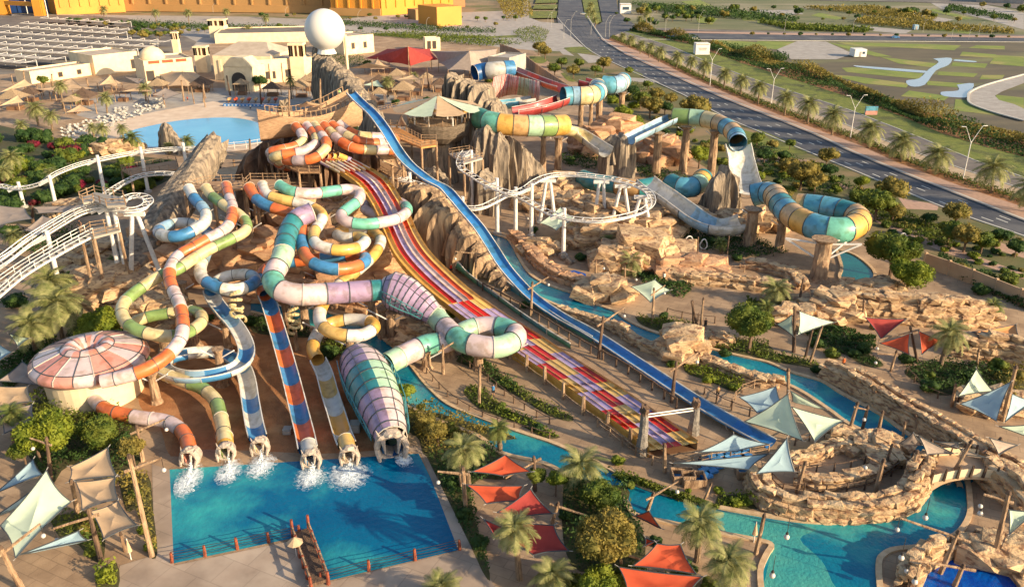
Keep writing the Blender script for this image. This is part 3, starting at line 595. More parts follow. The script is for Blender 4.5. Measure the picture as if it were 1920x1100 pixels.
def cone(label, pts, cols, nsec, rib_every, latt=True):
    """big ribbed funnel: pts = (px, py, h, radius)"""
    wp = PP([p[:3] for p in pts]); c = cr(wp, .9); fr = frames(c); N = len(fr)
    tot = [0]
    for a, b in zip(wp, wp[1:]): tot.append(tot[-1]+(b-a).length)
    def rad(i):
        s_ = tot[-1]*i/(N-1)
        for k in range(len(tot)-1):
            if s_ <= tot[k+1]+1e-6:
                t = (s_-tot[k])/(tot[k+1]-tot[k]); t = t*t*(3-2*t); return pts[k][3]*(1-t)+pts[k+1][3]*t
        return pts[-1][3]
    th = thing('funnel_slide', label, 'water slide', (c[-1].x, c[-1].y, 0), 'ribbed cones of the raft slide')
    bands = nsec; k = (N-1)//bands; i = 0; bi = 0
    while i < N-1:
        e = min(N-1, i+k)
        if N-1-e < k*.5: e = N-1
        for q_ in range(4):
            mb = MB(); rows = []
            for m_ in range(i, e+1):
                p, t, s_, u = fr[m_]; r = rad(m_)
                rows.append([p + s_*(r*math.cos(math.radians(g))) + u*(r*math.sin(math.radians(g))) for g in [q_*90-90+15*a for a in range(7)]])
            mb.grid(rows); cn = cols[(q_ + 4*(0 if bi < bands*.4 else 1 if bi < bands*.8 or len(cols) < 12 else 2)) % len(cols)]
            mb.build('cone_panel', FC[cn], th, smooth=True, label=CN[cn]+' curved panel')
        place_flange(th, fr[i], rad(i), M_seam); i = e; bi += 1
    place_flange(th, fr[-1], rad(N-1), M_seamw)
    for g in range(-60, 240, 60):
        mb = MB(); pts_ = []
        for m_ in range(0, N, 1):
            p, t, s_, u = fr[m_]; r = rad(m_)+.06; pts_.append(p + s_*(r*math.cos(math.radians(g))) + u*(r*math.sin(math.radians(g))))
        for a, b in zip(pts_, pts_[1:]): mb.bar(a, b, .05, .05)
        mb.build('long_rib', M_seam, th)
    # closed back cap
    p, t, s_, u = fr[0]; r = rad(0); mb = MB()
    mb.grid([[p - t*(.9*math.sin(a)) + (s_*math.cos(g)+u*math.sin(g))*(r*math.cos(a)) for g in [2*math.pi*k_/16 for k_ in range(16)]] for a in (0, .5, 1.0, 1.5)], close=True)
    mb.build('end_cap', FC[cols[2]], th, smooth=True)
    # steel cradle along both sides, sparse triangles
    if latt:
        for sg in (-1, 1):
            mb = MB(); prev = None; up = True
            for m_ in range(0, N, 2):
                p, t, s_, u = fr[m_]; r = rad(m_)+.25
                a = p + s_*(sg*r*.98) - u*(r*.25); b = p + s_*(sg*(r+.1)) + u*(r*.25)
                mb.bar(a, b, .09, .09)
                if prev: mb.bar(prev[0], a, .12, .12); mb.bar(prev[1], b, .1, .1); mb.bar(prev[0] if up else prev[1], b if up else a, .08, .08)
                prev = (a, b); up = not up
            mb.build('steel_cradle', mat('teal painted steel', L(70,130,136), rough=.5), th)
    return th
cone('upper ribbed cone in mauve and mint, wide end to the left', [(722,541,8,1.9),(736,544,7.8,2.8),(758,553,7.2,2.75),(790,572,6.0,2.2),(814,590,4.9,1.55)], ['purple','purple','lilac','dteal','purple','purple','lilac','dteal'], 5, 1)
cone('lower ribbed cone in teal and mint that tapers to the pool', [(672,676,3.4,2.5),(684,694,3.4,3.0),(697,722,3.2,3.05),(712,756,2.7,2.75),(727,800,2.2,2.2),(734,822,1.9,1.8)], ['dteal','purple','lilac','mint','dteal','dteal','mint','mint','dteal','purple','lilac','mint'], 7, 1)  # left panels teal and mauve, shade of that side painted in; right pale mint
mouth('skull mouth at the end of the orange tube, leftmost at the pool', 355, 858, .9, -1.75, .88, inner='pink')
mouth('skull mouth at the end of the leaf green tube', 423, 848, .9, -1.5, .84, inner='green')
mouth('skull mouth under the blue and white open slide', 487, 838, .9, -1.5, .84, inner='cream')
mouth('skull mouth under the blue and orange slide', 583, 862, .9, -1.5, .88, inner='blue')
mouth('skull mouth under the white and amber slide', 655, 855, .9, -1.5, .88, inner='brown')
mouth('big horned skull mouth at the tip of the lower ribbed cone', 734, 836, 1.3, -1.4, 1.45, inner='tealw')
tube_slide('stubby yellow transition box between the green tube and its skull', [(421,818,1.2),(423,838,1.0)], .95, ['yellow'], 3, cat='slide part', name='transition_tube')
tube_slide('mottled grey transition tube above the skull of the blue and orange slide', [(578,833,1.1),(582,854,1.0)], .95, ['grey'], 3, cat='slide part', name='transition_tube')
tube_slide('mottled amber transition tube above the skull of the white and amber slide', [(648,824,1.1),(654,846,1.0)], .95, ['gold'], 3, cat='slide part', name='transition_tube')
foam('long white splash below the orange tube reaching the left pool edge', 360, 874, -1.34, 6.6, 1.9, 1, 1.1)
foam('white splash below the leaf green tube', 430, 866, -1.28, 5, 2.1, 2, .7)
foam('white splash below the blue and white slide', 491, 856, -1.35, 5, 2.4, 3, .8)
foam('white splash below the blue and orange slide', 588, 880, -1.5, 4, 2.6, 4, .8)
foam('white splash below the white and amber slide', 658, 872, -1.5, 5, 3.4, 5, .8)
foam('thin splash below the horned skull', 746, 852, -1.0, 3.5, 1.2, 6, .25)
# pink bowl --------------------------------------------------------------
bc = P(169, 672, 5.0); B0 = Vector((bc.x, bc.y, 0))
th = thing('bowl_slide', 'round pink and lilac covered bowl slide on a cream drum', 'water slide', B0)
mb = MB(); mb.cyl(B0, B0+Vector((0,0,4.6)), 5.7, 5.9, 40); mb.build('drum', M_plaster, th, smooth=False)
PROF = [(6.9,4.9),(6.85,5.5),(6.4,5.85),(5.2,6.25),(3.9,6.6),(3.2,6.8)]; PROF2 = [(3.2,6.8),(2.6,7.25),(2.0,7.2),(1.3,6.7),(.8,6.0),(.7,5.2)]
n = 18
for k in range(n):
    for nm, pr, cc in (('roof_panel', PROF[2:], ['pink','lilac','lilac','pink']), ('rim_panel', [(6.2,4.2),(6.8,4.3),(7.15,4.8),(7.05,5.4),(6.4,5.85)], ['pink','pink','lilac']), ('crown_panel', PROF2, ['lilac','pink'])):
        mb = MB(); mb.grid([[B0+Vector((r*math.cos(2*math.pi*(k+a/4)/n), r*math.sin(2*math.pi*(k+a/4)/n), z)) for a in range(5)] for r, z in pr])
        cn = cc[k % len(cc)]; mb.build(nm, FC[cn], th, smooth=True, label=CN[cn]+' curved panel')
    mb = MB(); pr = [(7.15,4.8),(7.07,5.4),(6.42,5.87),(5.2,6.28),(3.9,6.63),(3.2,6.83)]; g = 2*math.pi*k/n
    if k % 2 == 0: pr = pr+[(2.6,7.28),(2.0,7.23),(1.3,6.73)]
    pts_ = [B0+Vector((r*math.cos(g), r*math.sin(g), z)) for r, z in pr]
    for a, b in zip(pts_, pts_[1:]): mb.bar(a, b, .09, .1)
    mb.build('radial_rib', M_seamw if k % 2 else M_seam, th)
for r, z in ((6.42,5.87),(3.2,6.83)):
    mb = MB(); pts_ = [B0+Vector((r*math.cos(2*math.pi*k/40), r*math.sin(2*math.pi*k/40), z)) for k in range(41)]
    for a, b in zip(pts_, pts_[1:]): mb.bar(a, b, .1, .1)
    mb.build('ring_rib', M_seam, th)
mb = MB(); mb.cyl(B0+Vector((0,0,5.0)), B0+Vector((0,0,5.25)), .75, .75, 16); mb.build('drain', M_dark, th)
# racer ------------------------------------------------------------------
RL = cr(PP([(636,322,14),(652,333,13.6),(670,347,13),(690,372,11.8),(708,405,10.3),(722,440,9),(740,478,7.6),(768,513,6),(812,553,4.2),(880,605,2.4),(958,657,1.2),(1040,712,1.0),(1138,783,1.0),(1217,845,1.0)]), 1.0)
RR = cr(PP([(694,317,14),(712,327,13.6),(730,342,13),(750,372,11.8),(768,405,10.3),(784,440,9),(806,474,7.6),(839,508,6),(886,549,4.2),(945,590,2.4),(1008,629,1.2),(1078,675,1.0),(1183,743,1.0),(1308,830,1.0)]), 1.0)
NR = 130
def resamp(l): return [l[min(len(l)-1, int(round(i*(len(l)-1)/NR)))] for i in range(NR+1)]
RL, RR = resamp(RL), resamp(RR)
rc = RL[-1]; th = thing('racer_slide', 'six lane racing slide striped red, gold and lavender running down to the right', 'water slide', (rc.x, rc.y, 0))
LC = ['yellow','red','lav','lilac','rorange','gold']
for ln in range(6):
    segs = []; split = 66; i = 0
    ups = [(0, 22), (22, 44), (44, split)]
    for a, b in ups: segs.append((a, b, LC[ln]))
    ph = {0: .6, 1: .6, 2: .02, 3: .02, 4: .5, 5: .5}[ln]; cyc = ['red','gold','lav']; L_ = 21.5/3
    i = split; x = ph*3
    first = True
    while i < NR:
        nx = i + (L_*(1-(x % 1)) if first else L_); e = min(NR, int(round(nx)))
        if e > i: segs.append((i, e, cyc[int(x) % 3] if not first else cyc[int(x) % 3]))
        x = math.floor(x)+1; first = False; i = max(e, i+1)
    for a, b, cn in segs:
        mb = MB(); rows = []; lw = .4 if a >= split else 1
        for i in range(a, b+1):
            l, r = RL[i], RR[i]; d = r-l
            rows.append([l + d*((ln+t)/6) + Vector((0,0,z*lw)) for t, z in ((.01,.3),(.05,.24),(.11,.08),(.3,.0),(.5,-.02),(.7,.0),(.89,.08),(.95,.24),(.99,.3))])
        mb.grid(rows); mb.build('lane_section', FC[cn], th, smooth=True, label=CN[cn]+' lane section')
for k in range(7):
    mb = MB(); pts_ = [RL[i].lerp(RR[i], k/6)+Vector((0,0,.32 if i < 66 else .13)) for i in range(NR+1)]
    for a, b in zip(pts_, pts_[1:]): mb.bar(a, b, .12 if k in (0, 6) else .05, .06)
    mb.build('lane_divider', FC['yellow'] if k in (0, 6) else FC['lilac'] if k % 2 == 0 else FC['gold'], th)
for E_, nm in ((RL, 0), (RR, 1)):
    mb = MB(); mb.grid([[E_[i]+Vector((0,0,.4)), E_[i]+Vector((0,0,-.6)) if E_[i].z > 1.7 else Vector((*E_[i].xy, .0))] for i in range(NR+1)]); mb.build('side_skirt', FC['tan'] if nm else FC['yellow'], th)
mb = MB(); mb.grid([[RL[i]+Vector((0,0,-.5 if RL[i].z > 1.7 else -RL[i].z+.06)), RR[i]+Vector((0,0,-.5 if RR[i].z > 1.7 else -RR[i].z+.06))] for i in range(NR+1)]); mb.build('underside', M_brown, th)
# speed slide and teal run-out
tube_slide('long royal blue speed slide beside the racer lanes', [(658,173,26.5),(672,188,25.3),(700,214,23.6),(722,243,21.6),(742,276,19),(765,306,16.9),(800,334,14.9),(833,352,13.5),(852,372,12.2),(872,396,10.6),(897,425,8.8),(922,462,6.6),(945,498,4.8),(972,530,3.2),(1003,560,1.9),(1050,592,1.1),(1110,625,1.0),(1200,683,.9),(1300,748,.9),(1380,795,.9),(1445,830,.9)], 1.0, ['dkblue','dkblue','blue'], 7.0, open_at=0, wide=1.0, depth=.5, fm=M_seamw)
tube_slide('teal water run-out lane between the racer and the blue slide', [(868,486,2.6),(885,500,1.6),(910,520,.9),(945,545,.7),(990,577,.6),(1040,610,.6),(1090,640,.6)], 1.5, ['dgreen','dteal'], 6.0, open_at=0, wide=1.35)
# upper racer tubes
CT = [['orange','lilac','cream','orange'],['lilac','orange','cream','lilac'],['cream','orange','lilac','orange'],['orange','cream','lilac','orange']]
UT = [([(554,237,21),(566,252,20),(568,265,19),(549,276,18.4),(512,284,18),(508,290,16),(522,296,14)], 'short curl of orange and cream tube, leftmost above the racer'),
 ([(575,236,21),(590,252,20),(593,268,19),(575,281,18.2),(553,287,17.8),(516,293,17.3),(513,300,15.5),(528,304,14)], 'orange and lilac tube curling left beside the short curl'),
 ([(590,236,21),(604,255,20),(613,272,19),(604,286,18),(588,297,17.2),(562,301,16.8),(526,301,16.2),(524,308,14.5),(540,312,13)], 'lilac and orange tube swinging lowest to the left above the racer'),
 ([(607,235,21),(622,250,20),(640,266,19),(668,279,18),(700,281,17.5),(738,282,16.8),(740,289,15),(722,292,13.5)], 'orange and cream tube swinging lowest to the right above the racer'),
 ([(622,234,21),(640,248,20),(662,260,19.2),(690,268,18.6),(730,269,17.6),(735,276,16),(718,280,14.5)], 'amber and lilac tube swinging right, second from the blue slide'),
 ([(636,233,21),(652,245,20),(672,254,19.2),(700,257,18.8),(735,258,18),(740,265,16.5),(722,270,15)], 'lilac and orange tube swinging right, nearest the blue slide')]
for i, (p_, lb) in enumerate(UT): tube_slide(lb, p_, .95, CT[i % 4], 2.0, group='six curling tubes above the racer', n=12)
for i in range(6):
    a = (606+ (i-3)*9.5 + 8, 296-i*1.2, 16.6); t = (i+.5)/6
    e = (636+58*t, 322-5*t)
    s_ = [(606+(i)*10.5-26, 293-(abs(i-2.5))*1.0, 17), (618+i*10.2-14, 302-i*.6, 15.7), (e[0], e[1], 14.25)]
    tube_slide(['amber and lilac feeder trough at the left edge of the racer top','cream and lilac feeder trough, next inward from the left edge of the racer top','orange feeder trough left of the racer centre line','orange and cream feeder trough right of the racer centre line','amber feeder trough, next inward from the right edge of the racer top','lilac and cream feeder trough at the right edge of the racer top'][i], s_, .55, [['yellow','lav','cream'],['orange','cream','lilac'],['rorange','cream','lilac'],['orange','cream','lav'],['yellow','gold','rorange'],['yellow','lav','orange']][i], 2.2, group='feeder troughs at the racer top', n=10, open_at=1, wide=1.1, name='feeder_trough')
tube_slide('narrow green open slide dropping behind the ship deck', [(643,170,25),(650,192,22.5),(656,215,20.5),(662,240,18.5)], 1.1, ['green','mint'], 5, open_at=0)
# eastern raft slides
tube_slide('big green and amber tube with a hooded green start by the tree deck', [(900,222,15.5),(915,228,15.3),(944,233,15),(990,236,14.6),(1030,236,14.2),(1058,234,13.8)], 2.45, ['dgreen','teal','yellow','tan','mint','green','yellow','gold','teal'], 2.5, n=18, fm=M_seam)
tube_slide('cream open raft trough falling from the green and amber tube', [(1058,238,13.2),(1080,243,12.2),(1100,256,10.8),(1120,270,9.6),(1136,280,9)], 1.9, ['cream','grey'], 6, open_at=0, wide=1.1)
tube_slide('blue and cream banded raft tube behind the green one', [(1056,181,15),(1075,180,15),(1092,180,15),(1108,178,15),(1122,172,15),(1120,163,15)], 2.5, ['sky','pblue','cream','cream','sky','white'], 2.2, n=18, fm=M_seam)
tube_slide('crimson open trough climbing to the blue and cream tube', [(966,206,13.2),(990,202,13.5),(1020,195,14.1),(1045,187,14.6),(1058,182,14.8)], 2.3, ['crim','crim','crim'], 5, open_at=0, wide=1.05)
tube_slide('far blue and white raft tube bend with a crimson mouth', [(1092,150,16),(1108,154,15.6),(1128,158,15.2),(1145,160,15),(1160,158,15),(1168,152,15)], 2.5, ['crim','crim','sky','pblue','white','sky'], 2.4, n=18, fm=M_seam, openfirst=2)
tube_slide('blue and white raft tube feeding the pink half bowl', [(890,138,15),(905,134,15.5),(925,132,16),(945,130,16.2),(962,129,16.2)], 2.6, ['tealw','grey','blue','white','blue'], 4, n=18)
tube_slide('crimson trough running down behind the pink half bowl', [(960,128,15.5),(985,138,15),(1010,148,14.4),(1035,157,14),(1055,163,14)], 1.9, ['crim','rorange'], 6, open_at=0)
# pink latticed half bowl
ctr = P(960, 190, 10); th = thing('half_bowl_slide', 'pink and mint half bowl with an open lattice back', 'water slide', (ctr.x, ctr.y, 0))
for k in range(9):
    mb = MB(); rows = []
    for a in range(9):
        row = []
        for b in range(5):
            u = (k+b/4)/9; v = a/8; g = math.radians(200-150*u)
            p = P(918+92*u, 192-14*math.sin(u*3.1)*1.0, 10.5) ; e = P(926+86*u, 139+20*abs(u-.3), 17)
            c = p.lerp(e, v); c.y -= 3.0*math.sin(v*3.14); row.append(c)
        rows.append(row)
    mb.grid(rows); cn = ['bpink','bpink','bpink','pink','bpink','mint','mint','grey','bpink'][k]; mb.build('bowl_panel', FC[cn], th, smooth=True, label=CN[cn]+' bowl panel')
    for b in range(3):
        mb = MB(); u = (k+b/3)/9; p = P(918+92*u, 192-14*math.sin(u*3.1), 10.5); e = P(926+86*u, 139+20*abs(u-.3), 17); pr = None
        for a in range(9):
            c = p.lerp(e, a/8); c.y -= 3.0*math.sin(a/8*3.14); c += Vector((0,-.3,.1))
            if pr: mb.bar(pr, c, .11, .11)
            pr = c
        mb.build('lattice_rib', M_seamw if (b+k) % 3 else FC['crim'], th)
tube_slide('blue grey trough at the foot of the pink half bowl', [(925,193,11.5),(950,191,11.5),(975,188,11.8),(1000,184,12.2)], 2.2, ['sky','grey'], 6, open_at=0)
tube_slide('teal, green and amber raft tube that bends to a white drop by the road', [(1263,218,13.5),(1283,219,13.6),(1309,221,13.6),(1332,226,13.5),(1355,234,13.3),(1373,246,13.1),(1382,258,12.7),(1384,268,12.4)], 2.0, ['green','mint','cream','tan','sky','tan','sky','pblue','cream'], 2.9, n=18, fm=M_seam)
tube_slide('pale blue open raft trough climbing away from the fluted rock tower', [(1180,258,10.8),(1200,248,11.6),(1225,236,12.4),(1248,225,13.1),(1264,219,13.4)], 1.9, ['pblue','pblue'], 6, open_at=0)
tube_slide('white open drop slide falling from the road side tube', [(1384,270,12),(1388,288,10.2),(1392,310,8.0),(1398,335,6.4),(1406,354,5.8)], 2.6, ['white','white','grey'], 4, open_at=0, wide=1.15, depth=.45)
tube_slide('wide white raft channel sloping down between the rocks', [(1210,336,8.5),(1228,350,7.6),(1251,365,6.8),(1283,388,5.4),(1315,410,4.2),(1345,420,3.8),(1375,419,4.0),(1400,411,4.4)], 2.1, ['white','grey','pblue'], 5, open_at=0, wide=1.15, fm=M_seam)
tube_slide('teal and amber raft tube lying behind the coaster loop', [(1092,334,4.5),(1112,341,4.5),(1142,345,4.5),(1172,350,4.5),(1200,352,4.5),(1225,348,4.5)], 1.9, ['dteal','dteal','tan','dteal'], 4, n=18, fm=M_seam)
tube_slide('short teal and green raft tube at the upper end of the white channel', [(1258,344,5),(1272,350,5),(1290,352,5),(1308,346,5),(1318,334,5)], 2.2, ['dteal','sky','mint','yellow'], 2.8, n=18, fm=M_seam)
tube_slide('great teal, amber and green tube hooking round above the pond', [(1412,366,6.4),(1424,363,6.9),(1438,362,7.4),(1452,366,7.9),(1462,381,8),(1478,398,8),(1500,413,8),(1530,425,8),(1560,431,8),(1588,430,8),(1608,420,8),(1607,408,8),(1590,400,8),(1568,394,8),(1540,389,8),(1515,386,7.8),(1495,385,7.6)], 2.25, ['sky','sky','tan','tan','dteal','sky','tan','yellow','sky','teal','yellow','yellow','tan','dteal'], 2.4, n=18, fm=M_seam)
# ================================================================ rocks
def stone_mesh(seed, m, slab=1.0):
    rnd = random.Random(seed); bm = bmesh.new()
    for i in range(13):
        v = Vector((rnd.uniform(-1,1), rnd.uniform(-1,1), rnd.uniform(-1,1)))
        k = max(abs(v.x), abs(v.y), abs(v.z)); v = v/k*rnd.uniform(.8, 1.0)
        bm.verts.new((v.x*.55, v.y*.5, v.z*.42*slab))
    for sx in (-1,1):
        for sy in (-1,1):
            bm.verts.new((sx*.44*rnd.uniform(.8,1.1), sy*.4*rnd.uniform(.8,1.1), .34*slab*rnd.uniform(.7,1.1)))
    r = bmesh.ops.convex_hull(bm, input=bm.verts[:])
    for v in [v for v in bm.verts if not v.link_faces]: bm.verts.remove(v)
    me = bpy.data.meshes.new('stone'); bm.to_mesh(me); bm.free(); me.materials.append(m); return me
STN = {m.name: [stone_mesh(i*7+3, m) for i in range(8)] for m in (M_rock, M_rock2, M_rockg)}
_rk = [0]
def rock_wall(label, line, h, size=1.3, thick=1.6, m=None, cap=260, name='rock_wall', z0=0.0, cat='rock wall'):
    """stones stacked along a line of pixels, on a rubble core"""
    m = m or M_rock; _rk[0] += 1; rnd = random.Random(_rk[0]*13)
    hs = h if isinstance(h, list) else [h]*len(line)
    wp = [P(*p) for p in line]; pts = cr([Vector((*p.xy, hh)) for p, hh in zip(wp, hs)], size*.85)
    b = pts[len(pts)//2]; th = thing(name, label, cat, (b.x, b.y, z0)); fr = frames([Vector((*p.xy, 0)) for p in pts])
    mb = MB(); rows = []
    for (p, t, s_, u), q_ in zip(fr, pts):
        hh = q_.z*.86; j = .12*noise.noise(p*.7)
        rows.append([p+s_*(-thick*.62)+Vector((0,0,z0-.1)), p+s_*(-thick*.5+j)+Vector((0,0,z0+hh*.6)), p+s_*(-thick*.2)+Vector((0,0,z0+hh)), p+s_*(thick*.2)+Vector((0,0,z0+hh)), p+s_*(thick*.5+j)+Vector((0,0,z0+hh*.6)), p+s_*(thick*.62)+Vector((0,0,z0-.1))])
    mb.grid(rows); mb.build('rubble_core', m, th)
    # rows of stones on both faces and on top
    spots = []
    for i, ((p, t, s_, u), q_) in enumerate(zip(fr, pts)):
        rowh = size*.62; nr = max(1, int(q_.z/rowh)); ang = math.atan2(t.y, t.x)
        for r in range(nr+1):
            z = r*rowh+rowh*.3; w_ = thick*.5*(1-.45*(z/max(q_.z, .1)))
            sh = t*(size*.42*(r % 2))
            if z < q_.z*.95:
                for sg in (-1, 1): spots.append((p+s_*(sg*w_)+sh+Vector((0,0,z)), ang, 1))
            else: spots.append((p+sh+Vector((0,0,min(z, q_.z*.95)))+s_*rnd.uniform(-.3,.3), ang, 1.1))
    if len(spots) > cap: spots = [s_ for s_ in spots if True][:] ; k = len(spots)/cap; spots = [spots[int(i*k)] for i in range(cap)]; big = k**.5
    else: big = 1
    for c, ang, k in spots:
        s_ = size*k*big*rnd.uniform(.8, 1.25)
        inst('stone', rnd.choice(STN[m.name]), th, c-Vector((b.x, b.y, z0))+Vector((0,0,z0)), (rnd.uniform(-.15,.15), rnd.uniform(-.15,.15), ang+rnd.uniform(-.35,.35)), (s_*1.15, s_*.8, s_*.75))
    return th
def outcrop(label, x, y, rx, ry, h, size=2.0, m=None, n=None, z0=0.0, tilt=.2):
    m = m or M_rock; size *= 1.3; _rk[0] += 1; rnd = random.Random(_rk[0]*17); c = P(x, y)
    th = thing('rock_outcrop', label, 'rocks', (c.x, c.y, z0))
    mb = MB(); rows = []; N = 20
    for k, (f, z) in enumerate([(1.0,-.1),(.9,.35),(.75,.6),(.5,.8),(.2,.88),(0,.9)]):
        rows.append([Vector((c.x+rx*f*math.cos(a)*(1+.22*noise.noise(Vector((math.cos(a)*2, math.sin(a)*2, k*.4+x)))), c.y+ry*f*math.sin(a)*(1+.22*noise.noise(Vector((math.cos(a)*2, math.sin(a)*2, k*.4+y)))), z0+h*z*(1+.15*noise.noise(Vector((a, k, x)))))) for a in [2*math.pi*i/N for i in range(N)]])
    mb.grid(rows, close=True); mb.build('rock_core', m, th)
    n = n or int(max(8, min(70, rx*ry*math.pi/size**2*1.6+h*2)))
    for i in range(n):
        t = ((i+.5)/n); r = t**.5; a = i*2.399; z = h*.95*(1-r**2.2)
        s_ = size*rnd.uniform(.7, 1.35)
        inst('stone', rnd.choice(STN[m.name]), th, (rx*r*math.cos(a)*.95, ry*r*math.sin(a)*.95, max(size*.2, z-size*.1)), (rnd.uniform(-tilt,tilt), rnd.uniform(-tilt,tilt), rnd.uniform(0,6.3)), (s_*1.2, s_, s_*.8))
    return th
def fin(label, st, m=None, name='rock_spire', cat='rock spire', flute=.28, fs=1.0, jag=1.0):
    """fluted upright rock: stations (foot x, foot y, top row, thickness)"""
    m = m or M_rockg; fine = []
    wp = [P(s_[0], s_[1]) for s_ in st]; hs = [top_h(s_[0], s_[1], s_[2]) for s_ in st]; ws = [s_[3] for s_ in st]
    c = cr([Vector((p.x, p.y, h)) for p, h in zip(wp, hs)], .7); N = len(c)
    seglen = [0]
    for a, b in zip(wp, wp[1:]): seglen.append(seglen[-1]+(b-a).length)
    def w_at(i):
        s_ = seglen[-1]*i/max(1, N-1)
        for k in range(len(seglen)-1):
            if s_ <= seglen[k+1]+1e-6:
                t = (s_-seglen[k])/max(1e-6, seglen[k+1]-seglen[k]); return ws[k]*(1-t)+ws[k+1]*t
        return ws[-1]
    base = Vector((c[N//2].x, c[N//2].y, 0)); th = thing(name, label, cat, base)
    fr = frames([Vector((*p.xy, 0)) for p in c]); mb = MB(); rows = []; K = 14
    for i, ((p, t, s_, u), q_) in enumerate(zip(fr, c)):
        hh = q_.z*(1+ jag*.13*noise.noise(Vector((i*.55*fs, hs[0], 1.3)))); w_ = w_at(i); row = []
        for k in range(K+1):
            a = math.pi*k/K; ca, sa = math.cos(a), math.sin(a)
            off = w_*.5*(1 if ca > 0 else -1)*abs(ca)**.6; z = hh*sa**.8
            fl = flute*w_*noise.noise(Vector((i*.8*fs, z*.08, off*.1+base.x)))*1.6 + .35*noise.noise(Vector((i*.3, z*.7, off)))
            row.append(Vector((*(p + s_*(off + (fl if off > 0 else -fl))).xy, z-.05)) + t*(.3*noise.noise(Vector((z*.3, i*.5, 9)))))
        rows.append(row)
    # closing end caps by pulling to the centre
    def capr(row): cc = sum(row, Vector())/len(row); return [Vector((cc.x+(v.x-cc.x)*.1, cc.y+(v.y-cc.y)*.1, v.z*.96)) for v in row]
    rows = [capr(rows[0])] + rows + [capr(rows[-1])]
    mb.grid(rows); mb.build('rock_face', m, th)
    # broken strips standing proud of the face
    rnd = random.Random(int(st[0][0]))
    for k in range(max(6, N//2)):
        i = rnd.randrange(N); p, t, s_, u = fr[i]; w_ = w_at(i); hh = c[i].z; sg = -1 if (P(960,400)-p).dot(s_) < 0 else 1
        sg = rnd.choice((-1, 1)); z0, z1 = hh*rnd.uniform(.0,.45), hh*rnd.uniform(.6,1.0)
        m2 = MB(); q0 = p+s_*(sg*w_*.5)+Vector((0,0,z0)); q1 = p+s_*(sg*w_*.5*(1-(z1/hh)**2*.7))+t*rnd.uniform(-.6,.6)+Vector((0,0,z1))
        m2.cyl(q0, q1, rnd.uniform(.35,.6), rnd.uniform(.2,.35), 5, seed=k, rings=4); m2.build('rock_ridge', m, th)
    return th
def lean_log(label, a, b, r0, r1, name='giant_log', m=None, cat='giant log', n=22):
    m = m or M_rockg; A, B = Vector(a), Vector(b); th = thing(name, label, cat, (A.x, A.y, 0))
    d = (B-A); X = d.orthogonal().normalized(); Y = d.normalized().cross(X); mb = MB(); rows = []; K = 40
    for k in range(K+1):
        t = k/K; r = r0+(r1-r0)*t; row = []
        for i in range(n):
            g = 2*math.pi*i/n; rr = r*(1+.35*noise.noise(Vector((math.cos(g)*3.2, math.sin(g)*3.2, t*2.5)))+.12*noise.noise(Vector((g*5, t*20, 3))))
            c = A.lerp(B, t)
            if k == K: c = c + d.normalized()*(1.6*noise.noise(Vector((g*3, 1, 7)))*r)
            row.append(c + X*rr*math.cos(g) + Y*rr*math.sin(g))
        rows.append(row)
    mb.grid(rows, close=True); mb.build('bark', m, th)
    m2 = MB(); m2.add(rows[-1]+[B-d.normalized()*r1*.6], [(i, (i+1) % n, n) for i in range(n)]); m2.build('broken_end', m, th)
    for k in range(7):
        g = k*.9; c = A.lerp(B, .25+.09*k); o_ = X*math.cos(g)+Y*math.sin(g); rr = r0+(r1-r0)*(.25+.09*k)
        m3 = MB(); m3.cyl(c+o_*rr*.8, c+o_*rr*.95+d.normalized()*(5+k % 3), .55, .25, 5, seed=k, rings=4); m3.build('bark_ridge', m, th)
    return th
fin('tall rock ridge climbing to the white sphere', [(598,192,93,3),(606,196,95,6),(618,203,104,7),(634,216,119,6),(652,232,136,6),(670,250,158,6),(688,272,186,5),(706,292,206,5),(718,302,220,3)], fs=.8)
fin('tilted striped rock behind the tree deck', [(838,296,150,3),(850,298,141,6),(868,302,148,8),(888,306,158,8),(908,310,172,8),(926,314,188,7),(940,318,208,4)], fs=1.6, flute=.35)
fin('broad grey trunk rock under the green and amber tube', [(886,352,262,3),(900,354,240,6),(925,356,244,7),(948,356,252,7),(972,352,268,6),(995,348,288,5),(1012,344,308,3)], fs=1.3)
fin('round fluted rock tower in front of the pale blue trough', [(1129,330,266,2.5),(1136,332,256,5),(1148,334,252,6),(1162,334,253,6),(1174,332,257,5),(1182,330,266,2.5)], fs=2.4, flute=.3)
fin('clustered rock spires beneath the white drop slide', [(1312,398,378,2),(1322,400,352,4),(1334,402,328,5),(1346,402,316,5),(1358,400,318,5),(1368,398,332,4),(1378,396,356,3)], fs=2.6, flute=.35, jag=2.2)
fin('long driftwood coloured ridge under the royal blue slide', [(752,436,352,3),(768,444,346,6),(790,456,352,7),(815,470,364,7),(842,484,384,7),(868,494,415,6),(895,504,448,6),(920,516,482,5),(942,528,510,4),(962,543,535,3)], m=mat('brown fluted rock', L(164,136,106), L(88,70,56), scale=1.5, stretch=(1,1,.1), rough=.9, bump=1.0, bscale=2.2, c3=L(190,158,120), s3=.5), fs=2.4, flute=.35)
fin('dark slab of rock leaning at the edge of the wave pool', [(306,282,262,1.5),(314,284,230,3),(324,286,236,3.5),(336,288,254,3),(346,289,272,1.5)], fs=.5)
fin('grey rock flank left of the tree deck trunk', [(778,372,330,3),(796,376,316,5),(815,378,318,6),(836,380,330,5),(850,380,350,3)], fs=1.4)
fin('low fluted rock wall below the coaster station', [(890,392,330,3),(905,396,318,5),(925,398,330,5),(940,398,352,3)], fs=1.8)
